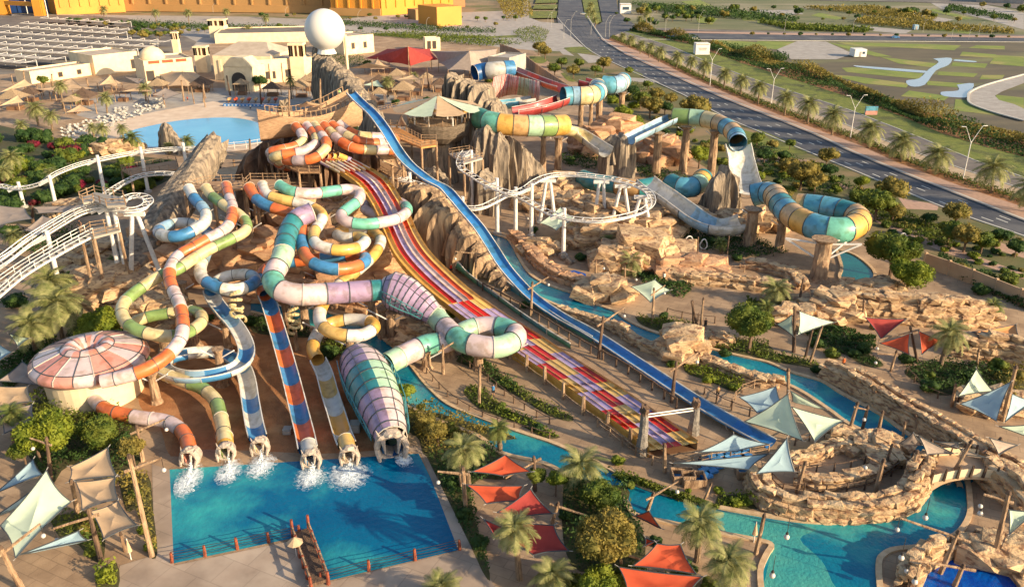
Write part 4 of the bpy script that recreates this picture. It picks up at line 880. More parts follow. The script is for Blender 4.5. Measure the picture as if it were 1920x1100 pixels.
# mound carrying the tube starts and the ship
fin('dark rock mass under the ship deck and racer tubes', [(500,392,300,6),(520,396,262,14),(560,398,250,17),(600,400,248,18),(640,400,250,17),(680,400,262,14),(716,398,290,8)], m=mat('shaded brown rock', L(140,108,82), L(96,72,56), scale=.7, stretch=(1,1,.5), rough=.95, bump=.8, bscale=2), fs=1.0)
lean_log('giant grey hollow log leaning up behind the white coaster hill', P(232,545), P(402,272,17), 3.6, 2.7)
lean_log('short upright log at the bow of the ship', P(528,300), P(533,196,18), 1.6, 1.3, n=14)
lean_log('slimmer upright log beside the bow of the ship', P(514,300), P(526,200,15), .9, .6, n=10)
# rock walls
rock_wall('long tumbled wall of pale blocks between the river and the path, right side', [(1548,704),(1590,722),(1640,750),(1690,782),(1740,812),(1795,846),(1850,880),(1900,905)], [2.2,2.5,2.5,2.5,2.7,2.8,2.7,2.4], 1.15, 2.8, cap=300)
rock_wall('wall of flat blocks behind the red shade sails', [(1572,590),(1620,594),(1680,600),(1740,604),(1800,606),(1845,605)], [3.5,4.2,4,4.2,3.8,3], 1.9, 3.0)
rock_wall('block wall curving off the right edge above the mint sails', [(1790,660),(1840,668),(1880,672),(1930,684),(2000,700)], [2.6,3.4,3.4,3.4,3.4], 1.7, 2.4)
rock_wall('sunlit block wall ringing the front of the lagoon island', [(1420,900),(1424,930),(1450,950),(1500,962),(1560,966),(1620,966),(1670,958),(1700,942),(1716,912),(1730,885)], [2.0,2.0,1.7,1.8,2.1,2.2,2.2,2.4,2.8,2.6], 1.25, 2.2, cap=300)
rock_wall('second row of pale blocks on the island, behind the front wall', [(1500,905),(1540,912),(1590,905),(1630,895),(1650,872)], 1.1, 1.2, 1.2)
rock_wall('curved block wall at the top of the island', [(1480,870),(1520,860),(1560,845),(1600,840),(1625,855),(1650,880)], 1.2, 1.1, 1.3)
rock_wall('rocks beside the bridge on its right bank', [(1855,905),(1880,925),(1905,945),(1930,975)], [2.4,3.2,3.2,2.6], 1.6, 2.4)
rock_wall('boulders edging the bright blue pool on its left', [(1700,1100),(1710,1070),(1730,1048),(1755,1038)], 1.6, 1.2, 1.5)
rock_wall('boulders edging the bright blue pool on its right', [(1800,1030),(1850,1040),(1890,1058),(1925,1080)], 1.3, 1.2, 1.4)
rock_wall('low row of river rocks beside the royal blue slide', [(1050,584),(1075,593),(1100,600),(1130,610)], .9, 1.0, 1.0)
rock_wall('jagged crest of river rocks right of the first hanging lamp', [(1140,614),(1165,626),(1190,644),(1220,658),(1240,668)], [1.0,1.7,1.1,1.1,1.0], 1.1, 1.1)
rock_wall('crest of pale river rocks ending at the long mint sail', [(1300,672),(1340,690),(1380,705),(1420,718),(1450,722)], [1.6,1.3,1.2,1.2,1.0], 1.2, 1.3)
rock_wall('rocky bank along the outer edge of the upper river', [(962,446),(984,466),(1004,490),(1024,508),(1050,524),(1080,534),(1108,540)], 1.4, 1.6, 1.8, m=M_rock2)
rock_wall('boulders on the bank above the green river, behind the coils', [(470,560),(520,562),(580,566),(640,570),(690,580)], [2.5,3.5,3.5,3.0,2.0], 2.0, 3.0, m=M_rock2)
rock_wall('terrace of flat rocks near the date palm on the upper walk', [(1240,520),(1290,528),(1350,532),(1410,540),(1460,545)], 1.7, 1.6, 2.2)
rock_wall('rock wall around the foot of the pond column', [(1440,560),(1480,572),(1530,576),(1570,562),(1585,540)], 1.8, 1.5, 1.6)
rock_wall('upper terrace rocks left of the pond', [(1400,500),(1440,508),(1480,520),(1500,540)], 1.4, 1.6, 1.8)
rock_wall('shaded rocks on the far bank of the small river islands', [(1560,820),(1600,828),(1640,845),(1670,870)], 1.5, 1.4, 1.6)
for a in [('big boulder group below the left end of the coaster loop',1050,365,6,5,4.2,3.4),('boulders under the coaster loop, nearest its left columns',1010,385,6,5,3,2.8),
 ('flat topped boulder group in the middle of the coaster loop',1085,398,6,5,3.4,3),('slab topped boulders right of the loop centre',1150,412,7,5,4,3.4),
 ('boulder pile at the right end of the coaster loop',1205,440,8,5,3.8,3),('square boulders before the coaster loop',1108,455,5,5,4.2,3.2),
 ('large sunlit slab rock above the date palm on the upper walk',1205,490,7,4,5.0,4.4),('rocks under the sunlit slab rock',1160,500,5,4,3.6,2.8),
 ('low reddish rocks at the wooden statues',1290,508,8,4,2.4,2.4),('fan shaped pale rock jutting into the upper river',1140,556,5.0,3.0,3.0,2.4),
 ('pale rock hut with a door by the royal blue slide',1272,664,3.6,3,3.6,2.4),('tan rocks left of the great hooked tube',1290,420,6,4,3,2.6),
 ('rocks at the foot of the spires by the white drop',1400,425,9,4,3,2.8),('carved rock mound at the right of the upper walk',1560,590,4.5,3.4,3.6,2.4),
 ('boulders between wall and big round tree',1500,600,6,3,2,2),('rocks by the pond outlet',1640,555,5,3,2.4,2.4),
 ('red rocks behind the tall columns of the green tube',1155,262,7,6,6,4),('red rocks between the two back columns',1120,285,6,5,6,4),('red brown rocks right of the fluted tower',1240,300,7,6,6.5,4),
 ('shaded boulders at the foot of the blue slide ridge',1012,470,4,3,2,1.8),('rocks under the white channel',1260,420,8,4,2.6,2.6),
 ('dark rocks left of the coiled tubes',215,560,8,6,5,3.2),('brown rocks behind the uppermost coil',330,500,9,6,8,3.4),('brown rocks under the blue starting tube',400,512,9,6,8,3.4),
 ('brown rocks behind the white and amber loops',505,512,9,6,7.5,3.4),('brown rocks behind the double loops',590,515,9,6,8,3.4),('brown rocks left of the racer foot',680,520,8,6,7,3.4),
 ('sunlit rocks behind the pink bowl coil',285,600,6,4,4,2.4),('rocks below the racer start, left',560,455,9,6,9,4),('rocks under the mint oval tube',640,450,9,6,9,4),
 ('stone drum rock between the cone and the river',775,640,3,2.6,3.2,1.8),('boulders beside the tumbled wall end',1860,760,5,3,1.6,1.8),('rocks beside the coaster hill columns',190,500,7,5,4.5,3),
 ('round rocks behind the island palm beds',1640,840,4,2.4,1.6,1.4),('rounded rocks right of the bright blue pool',1880,1040,4,3,1.6,1.8),('rocks by the wave pool palms',215,285,7,4,3,2.6),
 ('pale rocks near the river bend by the hut',1340,640,3,1.6,1.2,1.2),('boulder heap at the upper left garden',130,395,6,4,2,2.4),('boulder heap under the great log',330,440,7,5,3,3)]:
    lb, x, y, rx, ry, h, s_ = a
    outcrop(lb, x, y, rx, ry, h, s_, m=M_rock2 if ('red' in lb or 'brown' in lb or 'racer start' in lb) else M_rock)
# ================================================================ buildings and decks
def frame_fl(fl, fr_, depth):
    a, b = P(*fl), P(*fr_); X = Vector((b.x-a.x, b.y-a.y, 0)); W = X.length; X.normalize(); Y = Vector((-X.y, X.x, 0))
    return a, X, Y, W
def block(th, name, a, X, Y, u0, u1, v0, v1, z0, z1, m, label=None):
    mb = MB(); c = a+X*((u0+u1)/2)+Y*((v0+v1)/2)+Vector((0,0,(z0+z1)/2-a.z)); mb.box(c, (u1-u0, v1-v0, z1-z0), ax=(X, Y, Vector((0,0,1))))
    return mb.build(name, m, th, label=label)
def building(label, fl, fr_, depth, top_row, wins=[], m=None, parapet=True, extra=None, name='building', cat='building', rm=None, wm=None):
    """wins: (u 0..1, z 0..1, w m, h m) on the front wall"""
    m = m or M_plaster; a, X, Y, W = frame_fl(fl, fr_, depth); h = top_h(fl[0], fl[1], top_row)
    th = thing(name, label, cat, a)
    block(th, 'wall', a, X, Y, 0, W, 0, depth, -.1, h, m)
    block(th, 'roof', a, X, Y, .4, W-.4, .4, depth-.4, h+.002, h+.12, rm or M_roofp)
    if parapet:
        for u0, u1, v0, v1 in ((0,W,0,.35),(0,W,depth-.35,depth),(0,.35,.352,depth-.352),(W-.35,W,.352,depth-.352)):
            block(th, 'parapet', a, X, Y, u0, u1, v0, v1, h+.001, h+.75, m)
    for (u, z, ww, hh) in wins:
        f = block(th, 'window', a, X, Y, u*W-ww/2, u*W+ww/2, -.12, .05, z*h-hh/2, z*h+hh/2, wm or M_brown)
        f2 = block(f, 'pane', a, X, Y, u*W-ww/2+.2, u*W+ww/2-.2, -.16, -.1, z*h-hh/2+.2, z*h+hh/2-.2, M_dark)
    if extra: extra(th, a, X, Y, W, h)
    return th
def windtower(label, x, y, ty, w_=4.0):
    p = P(x, y); h = top_h(x, y, ty); th = thing('wind_tower', label, 'wind tower', p)
    mb = MB(); mb.box((p.x, p.y, h*.33), (w_, w_, h*.66)); mb.build('shaft', M_plaster, th)
    mb = MB(); mb.box((p.x, p.y, h*.8), (w_*.72, w_*.72, h*.281)); mb.build('core', M_brown, th)
    for i in range(4):
        for k in range(4):
            u = (k/3-.5)*w_*.94; dx, dy = [(u, -w_*.47), (u, w_*.47), (-w_*.47, u), (w_*.47, u)][i]
            mb = MB(); mb.box((p.x+dx, p.y+dy, h*.8), (w_*.1, w_*.1, h*.28)); mb.build('pier', M_plaster, th)
    mb = MB(); mb.box((p.x, p.y, h*.97), (w_*1.1, w_*1.1, h*.058)); mb.build('cap', M_plaster, th)
    return th
def mainx(th, a, X, Y, W, h):
    for u in (.12,.3,.5,.7,.88): block(th, 'pilaster', a, X, Y, u*W-.5, u*W+.5, -.5, -.002, 0, h*.9, M_plaster)
def hip(th, a, X, Y, W, h, d=26, z1=5):
    mb = MB(); A = [a+X*0+Y*0, a+X*W, a+X*W+Y*d, a+Y*d]; T = [a+X*W*.25+Y*d*.5, a+X*W*.75+Y*d*.5]
    vs_ = [Vector((v.x, v.y, h+.8)) for v in A]+[Vector((v.x, v.y, h+z1)) for v in T]
    mb.add(vs_, [(0,1,5,4),(1,2,5),(2,3,4,5),(3,0,4)]); mb.build('hip_roof', M_roofp, th)
building('cream fort entrance hall with hipped roof and row of shuttered windows', (404,150), (512,152), 28, 108, [(.62,.35,2.5,3.2),(.75,.35,2.5,3.2),(.88,.35,2.5,3.2)], extra=lambda t,a,X,Y,W,h: (mainx(t,a,X,Y,W,h), hip(t,a,X,Y,W,h)))
building('cream fort wing with five small shutters beside the sphere', (474,158), (592,150), 16, 117, [(.12,.36,2.6,3),(.22,.36,2.6,3),(.32,.36,2.6,3),(.56,.4,2.6,3),(.67,.4,2.6,3)], extra=mainx)
def arch(th, a, X, Y, W, h):
    mb = MB(); c = a+X*W*.5-Y*.1; mb.box(c+Vector((0,0,h*.24)), (6, .3, h*.48), ax=(X, Y, Vector((0,0,1)))); mb.cyl(c+Y*.15+Vector((0,0,h*.48)), c-Y*.15+Vector((0,0,h*.48)), 3, 3, 20); mb.build('arched_door', M_dark, th)
    mb = MB(); mb.add([a+Vector((0,-.0,h+.76))-Y*.3, a+X*W-Y*.3+Vector((0,0,h+.76)), a+X*W*.7-Y*.3+Vector((0,0,h+4)), a+X*W*.3-Y*.3+Vector((0,0,h+4)), a+Vector((0,0,h+.76))+Y*8, a+X*W+Y*8+Vector((0,0,h+.76)), a+X*W*.7+Y*8+Vector((0,0,h+4)), a+X*W*.3+Y*8+Vector((0,0,h+4))], [(0,1,2,3),(1,5,6,2),(4,0,3,7),(3,2,6,7),(5,4,7,6)]); mb.build('gable', M_plaster, th)
building('arched gatehouse of the fort with a dark doorway', (424,170), (478,172), 10, 128, extra=arch)
building('cream fort block with an orange striped parapet and small dome', (276,160), (366,152), 18, 118, [(.1,.4,3,4)], extra=lambda t,a,X,Y,W,h: ([block(t, 'orange_band', a, X, Y, W*(.1+.28*k), W*(.32+.28*k), -.2, -.003, h-.6, h+.5, FC['rorange']) for k in range(3)], MB().sphere(a+X*W*.3+Y*10+Vector((0,0,h+.5)), 5, 16, 10, (1,1,.9)).build('dome', M_plaster, t, smooth=True)))
building('low cream building with a flat roof left of the domed block', (180,142), (262,132), 22, 108, [(.9,.4,3,4)])
building('long low cream wall building behind the beach', (60,158), (232,132), 10, 138, [(.3,.5,2,2),(.5,.5,2,2),(.7,.5,2,2)])
building('grey roofed hall behind the fort', (404,82), (590,78), 34, 66, [], rm=M_asph2)
building('white walled service block right of the sphere', (646,104), (702,98), 18, 72, [(.3,.5,2,3),(.7,.5,2,3)])
building('stone gate pavilion beyond the red tent', (798,96), (826,95), 6, 74, [(.25,.5,2,4),(.6,.5,2,4)])
building('grey service box behind the blue raft tube', (955,150), (986,140), 10, 112, [], m=M_conc, rm=M_conc)
windtower('wind tower at the left corner of the fort hall', 383,135,86, 5)
windtower('wind tower rising above the small shutters', 563,152,80, 5.5)
windtower('broad wind tower behind the fort, standing alone', 412,70,36, 8.5)
windtower('slim far tower left of the parking trees', 333,100,60, 3)
# far amusement halls
def hall(label, fl, fr_, depth, h, m, m2=None, stripes=0):
    a, X, Y, W = frame_fl(fl, fr_, depth); th = thing('exhibition_hall', label, 'building', a)
    block(th, 'wall', a, X, Y, 0, W, 0, depth, -.5, h, m)
    if m2: block(th, 'base_wall', a, X, Y, -1, W+1, -1, depth+1, -.5, 5, m2)
    for k in range(stripes): block(th, 'wall_rib', a, X, Y, W*(k+.5)/stripes-.6, W*(k+.5)/stripes+.6, -1.2 if m2 else -.8, -.003, 5.1, h-1, m)
    return th
hall('bright yellow exhibition hall beyond the car park', (107,28), (236,22), 120, 60, M_yellow, None, 7)
hall('dark blue hall at the upper left corner', (-300,30), (100,22), 80, 40, M_blueb)
hall('exhibition hall with shade painted into its ochre walls, centre top', (236,20), (622,24), 130, 60, M_tanb, M_tanb, 12)
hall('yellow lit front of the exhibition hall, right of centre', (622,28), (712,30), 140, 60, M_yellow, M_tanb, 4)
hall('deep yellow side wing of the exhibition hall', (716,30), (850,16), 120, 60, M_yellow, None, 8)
hall('small ochre store building by the boulevard', (820,50), (866,47), 26, 12, M_yellow)
hall('low orange kiosk by the boulevard', (780,38), (812,36), 12, 7, M_tanb)
hall('red brown annex above the boulevard', (834,14), (872,12), 30, 16, mat('brick cladding', L(190,110,70), rough=.8))
hall('long white roofed warehouse on the far horizon, right', (1830,4), (1920,8), 40, 8, M_conc)
mb = MB(); g = P(180,58)
for i in range(7): pass
# yellow gate with flags at the far left
a0 = P(10,26); th = thing('entrance_gate', 'yellow gate beam at the far upper left', 'gate', a0); b0 = P(76,30)
for k in range(2):
    p = a0.lerp(b0, k); mb = MB(); mb.box(p+Vector((0,0,6)), (6,6,13)); mb.build('gate_pier', M_yellow, th)
mb = MB(); mb.bar(a0+Vector((0,0,8)), b0+Vector((0,0,8)), 3, 3); mb.build('gate_beam', M_yellow, th)
for i, (x, y, c) in enumerate([(52,26,'red'),(70,26,'crim'),(90,31,'rorange')]):
    p = P(x, y); th = thing('flagpole', ['flagpole with a red flag, leftmost by the yellow gate','flagpole with a dark red flag at the right pier of the yellow gate','tall flagpole with a tricolour flag before the yellow hall'][i], 'flagpole', p)
    mb = MB(); mb.cyl(p, p+Vector((0,0,17)), .35, .25, 6); mb.build('pole', M_white, th)
    mb = MB(); mb.grid([[p+Vector((.3+4.5*u, .5*math.sin(u*5), 16.5-3*v)) for u in (0,.25,.5,.75,1)] for v in (0, 1)]); mb.build('flag', FC[c], th)
# white sphere ----------------------------------------------------------
sp = P(609, 56, 25.5); k_ = scale_at(sp); R_ = 37.5/k_; th = thing('giant_sphere', 'huge smooth white sphere crowning the rock ridge', 'sphere', (sp.x, sp.y, sp.z-R_))
mb = MB(); mb.sphere(sp, R_, 64, 40); mb.build('shell', mat('pearl white', L(212,206,196), rough=.5), th, smooth=True)
mb = MB(); mb.cyl(sp-Vector((0,0,R_*1.15)), sp-Vector((0,0,R_*.92)), 3.4, 2.6, 16); mb.build('collar', M_white, th)
mb = MB(); mb.cyl(sp+Vector((R_*.9,3,-24)), sp+Vector((R_*.9,3,-2)), .5, .5, 8); mb.build('mast', M_plaster, th)
# parking canopies -------------------------------------------------------
M_cano = mat('canopy fabric', L(198,184,164), rough=.7)
for i, (x0, y0, x1, y1) in enumerate([(85,43,240,53),(48,53,236,66),(10,60,232,74),(-10,70,316,90),(-20,81,290,99),(-20,92,252,108),(-20,103,180,115),(-20,113,115,124),(-20,124,60,131)]):
    a, b = P(x0, y0), P(x1, y1); n = max(4, int((b-a).length/9)); d = (b-a)/n
    th = thing('parking_canopy', ['shortest pale parking canopy, farthest from the park','second farthest pale parking canopy','third farthest pale parking canopy','long parking canopy reaching the white lamp tower','long parking canopy, fifth from the far end','parking canopy in the middle of the near half','parking canopy third from the beach side','parking canopy second from the beach side','short parking canopy nearest the beach'][i], 'canopy', a, 'rows of parking canopies')
    Y = Vector((-d.y, d.x, 0)).normalized()
    for k in range(n):
        c = a+d*(k+.5); mb = MB(); s0 = c-d*.47; s1 = c+d*.47
        mb.grid([[s0-Y*4.6+Vector((0,0,3.3)), s0+Vector((0,0,3.1)), s0+Y*4.2+Vector((0,0,2.9))],[s1-Y*4.6+Vector((0,0,3.3)), s1+Vector((0,0,3.1)), s1+Y*4.2+Vector((0,0,2.9))]])
        mb.grid([[s0-Y*4.6+Vector((0,0,3.1)), s0-Y*4.6+Vector((0,0,3.3))],[s1-Y*4.6+Vector((0,0,3.1)), s1-Y*4.6+Vector((0,0,3.3))]])
        mb.build('canopy_panel', M_cano, th)
    fm_ = MB(); fm_.bar((0,0,0), (0,0,3.9), .25, .25); fm_.bar(Vector((0,0,3.9)), Vector((0,0,3.3))-Y*6, .12, .12); fm_ = fm_.mesh('post', M_white)
    for k in range(n+1): inst('support_post', fm_, th, d*k+Y*3.0)
# big tents
def tent(label, corners, peak, m, cat='tent roof', name='tent_roof', hs=None, posts=True, group=None, sag=.35):
    hs = hs or [3]*len(corners); cs = [P(x, y, h) for (x, y), h in zip(corners, hs)]; pk = P(*peak); n = len(cs)
    b = sum(cs, Vector())/n; th = thing(name, label, cat, (b.x, b.y, 0), group)
    for i in range(n):
        A, B = cs[i], cs[(i+1) % n]; mb = MB(); K = 6; rows = []
        for k in range(K+1):
            t = k/K; row = []
            for j in range(7):
                s_ = j/6; e = A.lerp(B, s_); e = e.lerp(pk, .06*4*s_*(1-s_))
                v = e.lerp(pk, t); v.z -= sag*(pk.z-min(hs))*math.sin(t*math.pi)*.5; row.append(v)
            rows.append(row)
        mb.grid(rows); mb.build('fabric_panel', m, th, smooth=True)
    if posts:
        for c in cs: mb = MB(); mb.cyl(Vector((c.x, c.y, -.1)), c+Vector((0,0,.2)), .16, .12, 6); mb.build('post', M_log, th)
        mb = MB(); mb.cyl(Vector((pk.x, pk.y, 0)), pk+Vector((0,0,.5)), .2, .14, 6); mb.build('mast', M_log, th)
    return th
tent('broad red tensile roof beside the fort', [(682,108),(722,106),(810,118),(822,122),(790,122),(745,118),(700,112)][0:0]+[(684,110),(726,92),(806,92),(822,112),(770,124),(730,118)], (765,88,12), M_crim, hs=[3.5,8,8,5,4,4], sag=.1)
tent('beige tensile roof right of the red one', [(822,118),(808,96),(870,96),(932,92),(936,116),(885,134),(840,132)], (880,96,11), M_greyc, hs=[4,8,9,9,5,4,4], sag=.1)
tent('long sand coloured canopy at the beach restaurant', [(300,140),(322,134),(365,135),(393,152),(352,162),(316,162)], (342,136,6.5), M_sandc, hs=[4,5,5,3,3,3], sag=.2)
for i, (x, y, ty, r) in enumerate([(708,124,118,6),(205,156,140,5),(600,142,126,5),(566,120,110,3.5)]):
    p = P(x, y); h = top_h(x, y, ty)+2
    c = [(x+math.cos(a)*r*scale_at(p), y+math.sin(a)*r*scale_at(p)*.3) for a in [k*math.pi/3 for k in range(6)]]
    tent(['peaked sand tent below the red roof','peaked tan tent among the beach palms','small tent beside the fort wind tower','tiny tent at the foot of the sphere ridge'][i], c, (x, y-14, 6), M_sandc, hs=[3]*6)
# decks
def deck(label, poly, h, m=None, posts=True, rail=True, name='wooden_deck', cat='deck', th_=.35):
    w_ = [P(x, y, h) for x, y in poly]; b = sum(w_, Vector())/len(w_); th = thing(name, label, cat, (b.x, b.y, 0))
    mb = MB(); mb.prism([(p.x, p.y) for p in w_], h-th_, h); mb.build('floor', m or mat('deck planks', L(176,140,104), L(140,108,80), scale=2, stretch=(.3,4,1), rough=.9), th)
    if posts:
        for k, p in enumerate(w_):
            mb = MB(); mb.cyl(Vector((p.x, p.y, -.1)), Vector((p.x, p.y, h-th_-.002)), .3, .24, 7, seed=k, rings=3); mb.build('post', M_log, th)
    if rail:
        mb = MB()
        for A, B in zip(w_, w_[1:]+w_[:1]):
            for z in (.5, 1.05): mb.bar(A+Vector((0,0,z)), B+Vector((0,0,z)), .08, .08)
            n = max(1, int((B-A).length/1.8))
            for k in range(n): c = A.lerp(B, k/n); mb.bar(c+Vector((0,0,.003)), c+Vector((0,0,1.2)), .12, .12)
        mb.build('railing', M_log, th)
    return th
deck('starting deck of the coloured tubes, left part', [(345,352),(395,340),(455,338),(460,352),(400,360)], 14.6)
deck('starting deck of the coloured tubes, right part', [(456,350),(470,336),(540,336),(545,352),(480,360)], 14.6)
deck('stepped queue deck in front of the racer tubes, lower', [(500,336),(530,316),(590,330),(585,352),(540,352)], 10)
deck('stepped queue deck in front of the racer tubes, upper', [(520,306),(548,292),(600,306),(600,322),(560,322)], 14)
deck('shaded gallery deck right of the racer top', [(690,292),(725,288),(760,318),(745,338),(700,312)], 10)
deck('white decked terrace with sails right of the racer', [(700,268),(735,268),(755,300),(735,312)], 13)
deck('orange railed walkway reaching toward the tree deck', [(728,240),(745,238),(790,262),(818,262),(818,272),(790,276),(745,258)], 14, m=mat('orange deck', L(214,150,84), L(190,128,70), scale=1, rough=.8))
deck('deck of the upper village behind the blue slide', [(700,210),(760,196),(830,206),(830,226),(770,236),(720,232)], 9)
deck('platform of the small coaster station below the tree deck', [(842,288),(880,282),(905,296),(870,306)], 12, m=M_conc)
deck('wood landing with planks right of the grey log', [(228,318),(330,300),(335,316),(245,328)], 5)
# tree deck
pc = P(822, 232, 14); th = thing('tree_deck', 'round dark timber deck carried on a fluted trunk', 'tree deck', (pc.x, pc.y, 0))
M_bowl = mat('dark bark planks', L(128,112,94), L(84,72,60), scale=1.5, stretch=(1,1,5), rough=.9, bump=.6, bscale=4)
mb = MB(); rows = []
for r, z in ((3.2,-4.4),(5.4,-3.6),(7.0,-2.2),(7.5,0),(7.4,.7),(7.1,.7),(7.0,0)): rows.append([pc+Vector((r*math.cos(a)*1.0, r*math.sin(a), z+.15*math.sin(a*7))) for a in [2*math.pi*k/28 for k in range(28)]])
mb.grid(rows, close=True); mb.build('bark_skirt', M_bowl, th)
mb = MB(); mb.cyl(pc+Vector((0,0,-.3)), pc+Vector((0,0,.02)), 7.05, 7.05, 28); mb.build('floor', M_log, th)
mb = MB(); mb.cyl(Vector((pc.x, pc.y, -.1)), pc+Vector((0,0,-4.0)), 4.2, 3.0, 18, seed=4, rings=8); mb.build('trunk', M_rockg, th)
for k in range(14):
    a = 2*math.pi*k/14; c = pc+Vector((7.2*math.cos(a), 7.2*math.sin(a), .7)); mb = MB(); mb.cyl(c, c+Vector((0,0,1.4)), .12, .1, 5); mb.build('rail_post', M_log, th)
for k in range(6):
    a = 2*math.pi*k/6+.2; c = pc+Vector((5.6*math.cos(a), 5.6*math.sin(a), 0)); mb = MB(); mb.cyl(c, c+Vector((0,0,4.0)), .2, .16, 6); mb.build('roof_post', M_white, th)
tp = pc+Vector((0,0,6.5)); thr = thing('parasol_roof', 'eight sided mint and sand parasol roof over the tree deck', 'parasol roof', (pc.x, pc.y, pc.z+4))
for k in range(8):
    a0, a1 = 2*math.pi*(k+.06)/8, 2*math.pi*(k+.94)/8; mb = MB(); rows = []
    for i in range(5):
        t = i/4; r = 10.5*t+.5*(1-t); rows.append([Vector((tp.x+r*math.cos(a)*1.0, tp.y+r*math.sin(a), tp.z-2.6*t**.8-(0 if j in (0,4) else .25*t))) for j, a in enumerate([a0+(a1-a0)*j/4 for j in range(5)])])
    mb.grid(rows); mb.build('roof_panel', M_mint if k % 2 else M_sandc, thr, smooth=True)
# blue curved wall panel by the tree deck
pw = P(880, 300, 0); mb = MB(); hh = 13
rows = [[Vector((pw.x+(u-.5)*5, pw.y+1.5*math.cos((u-.5)*3), z)) for u in [k/8 for k in range(9)]] for z in (0, 5, hh)]
rows += [[v+Vector((0,.4,0)) for v in r] for r in rows[::-1]]
mb.grid(rows + [rows[0]]); mb.build('water_curtain', FC['tealw'], None, 'tall royal blue curved panel beside the tree deck trunk', 'wall panel', origin=(pw.x, pw.y, 0))
# ship
th = None
A_, B_ = P(478, 240, 21.2), P(664, 214, 21.5); b = (A_+B_)/2; th = thing('ship', 'wooden ship hull moored above the racer tubes', 'ship', (b.x, b.y, 17))
rows = []; d = B_-A_
for k in range(21):
    t = k/20; w_ = 4.2*math.sin(min(1, t*1.6)*math.pi/2)**.8*(1 if t < .85 else 1-(t-.85)*1.5)+.05; sheer = 2.2*(abs(t-.45)/.5)**2*1.2; c = A_+d*t+Vector((0,2.5,0)); Y = Vector((-d.y, d.x, 0)).normalized()
    rows.append([c+Y*(w_*s_)+Vector((0,0,z+(sheer if z > -1 else 0))) for s_, z in ((-.98,1.0),(-1,.2),(-.85,-1.2),(-.45,-2.6),(0,-3.2),(.45,-2.6),(.85,-1.2),(1,.2),(.98,1.0))])
mb = MB(); mb.grid(rows); mb.build('hull', mat('ship planks', L(198,160,124), L(160,124,92), scale=1.4, stretch=(1,1,6), rough=.85, bump=.5, bscale=3), th, smooth=True)
mb = MB(); mb.grid([[r[1]+Vector((0,0,-.2)), r[7]+Vector((0,0,-.2))] for r in rows]); mb.build('ship_deck', M_log, th)
for k in range(2, 20):
    for s_ in (0, 8): mb = MB(); c = rows[k][s_]; mb.bar(c, c+Vector((0,0,1.1)), .15, .15); mb.build('rail_post', M_log, th)
for s_ in (0, 8):
    mb = MB()
    for k in range(2, 19): mb.bar(rows[k][s_]+Vector((0,0,1.1)), rows[k+1][s_]+Vector((0,0,1.1)), .12, .12)
    mb.build('hand_rail', M_log, th)
for t, hh, ln in ((.3, 6, 1), (.62, 7.5, 1)):
    c = A_+d*t+Vector((0,2.5,0)); mb = MB(); mb.cyl(c, c+Vector((.6,0,hh)), .25, .15, 7); mb.build('mast', M_log, th)
# ================================================================ coaster, columns, posts, sails, fences
def coaster(label, pts, gauge=.75):
    c = cr(PP(pts), .9); fr = frames(c); b = c[len(c)//2]; th = thing('coaster_track', label, 'coaster track', (b.x, b.y, 0))
    for sg in (-1, 1):
        mb = MB(); mb.grid([[p+s_*(sg*gauge+.09*math.cos(a))+u*(.09*math.sin(a)) for a in [math.pi*k/3 for k in range(6)]] for p, t, s_, u in fr], close=True); mb.build('rail', M_white, th, smooth=True)
    mb = MB(); mb.grid([[p+s_*(.17*math.cos(a))+u*(.17*math.sin(a)-.6) for a in [math.pi*k/3 for k in range(6)]] for p, t, s_, u in fr], close=True); mb.build('spine', M_white, th, smooth=True)
    tm = MB(); tm.bar((0,-gauge,0), (0,gauge,0), .1, .08); tm.bar((0,-gauge,0), (0,0,-.6), .06, .06); tm.bar((0,gauge,0), (0,0,-.6), .06, .06); me = tm.mesh('tie', M_white)
    for i in range(0, len(fr), 2):
        p, t, s_, u = fr[i]; o = bpy.data.objects.new('cross_tie', me); o.parent = th
        M = Matrix((t, s_, u)).transposed().to_4x4(); M.translation = p-ploc(th); o.matrix_local = M; SC.collection.objects.link(o)
    return th
coaster('white coaster rail rising behind the garden at the left edge', [(-40,345,4.5),(0,347,4.5),(21,351,4.6),(53,348,5.4),(79,339,6.6),(105,323,8),(140,309,9),(169,301,9.4),(211,292,9.5),(250,285,9.5),(290,280,9.5),(330,277,9.5),(372,276,9.2)])
coaster('short white coaster curve behind the hill platform', [(196,366,9),(210,355,9),(235,340,8.8),(262,328,8.6),(300,323,8.4),(345,325,8.2),(372,320,8)])
coaster('white coaster lift hill turning round at its top, lower left', [(-60,530,7),(0,495,9),(53,455,11.2),(119,413,13.8),(150,396,15),(178,388,15.4),(205,388,15.5),(237,392,15.5),(262,389,15.5),(278,379,15.5),(272,368,15.5),(252,364,15.5),(234,370,15.5),(228,380,15.4)])
coaster('second white rail beside the coaster lift hill', [(-60,508,8.5),(0,480,10.2),(53,442,12),(119,402,14.3),(155,386,15.4),(190,378,15.8)], .5)
coaster('white coaster loop swinging over the boulders, right of centre', [(868,318,11.5),(885,328,11),(905,341,10.6),(930,352,10.3),(960,360,10),(985,352,10),(1005,338,10),(1030,328,10),(1065,325,10),(1110,328,9.8),(1150,334,9.6),(1185,343,9.4),(1212,356,9.2),(1222,374,9),(1212,390,8.8),(1180,402,8.5),(1130,411,8.3),(1090,410,8.2),(1050,404,8.2),(1015,391,8.3),(985,373,8.6),(958,362,9),(935,372,8.6),(905,386,8.2),(875,388,8.2),(850,380,8.4),(822,362,9),(795,348,9.5),(765,338,10),(735,332,10)])
coaster('white coaster run beneath the orange railed walkway', [(868,318,11.5),(862,306,12),(866,292,12.4),(874,282,12.6)], .75)
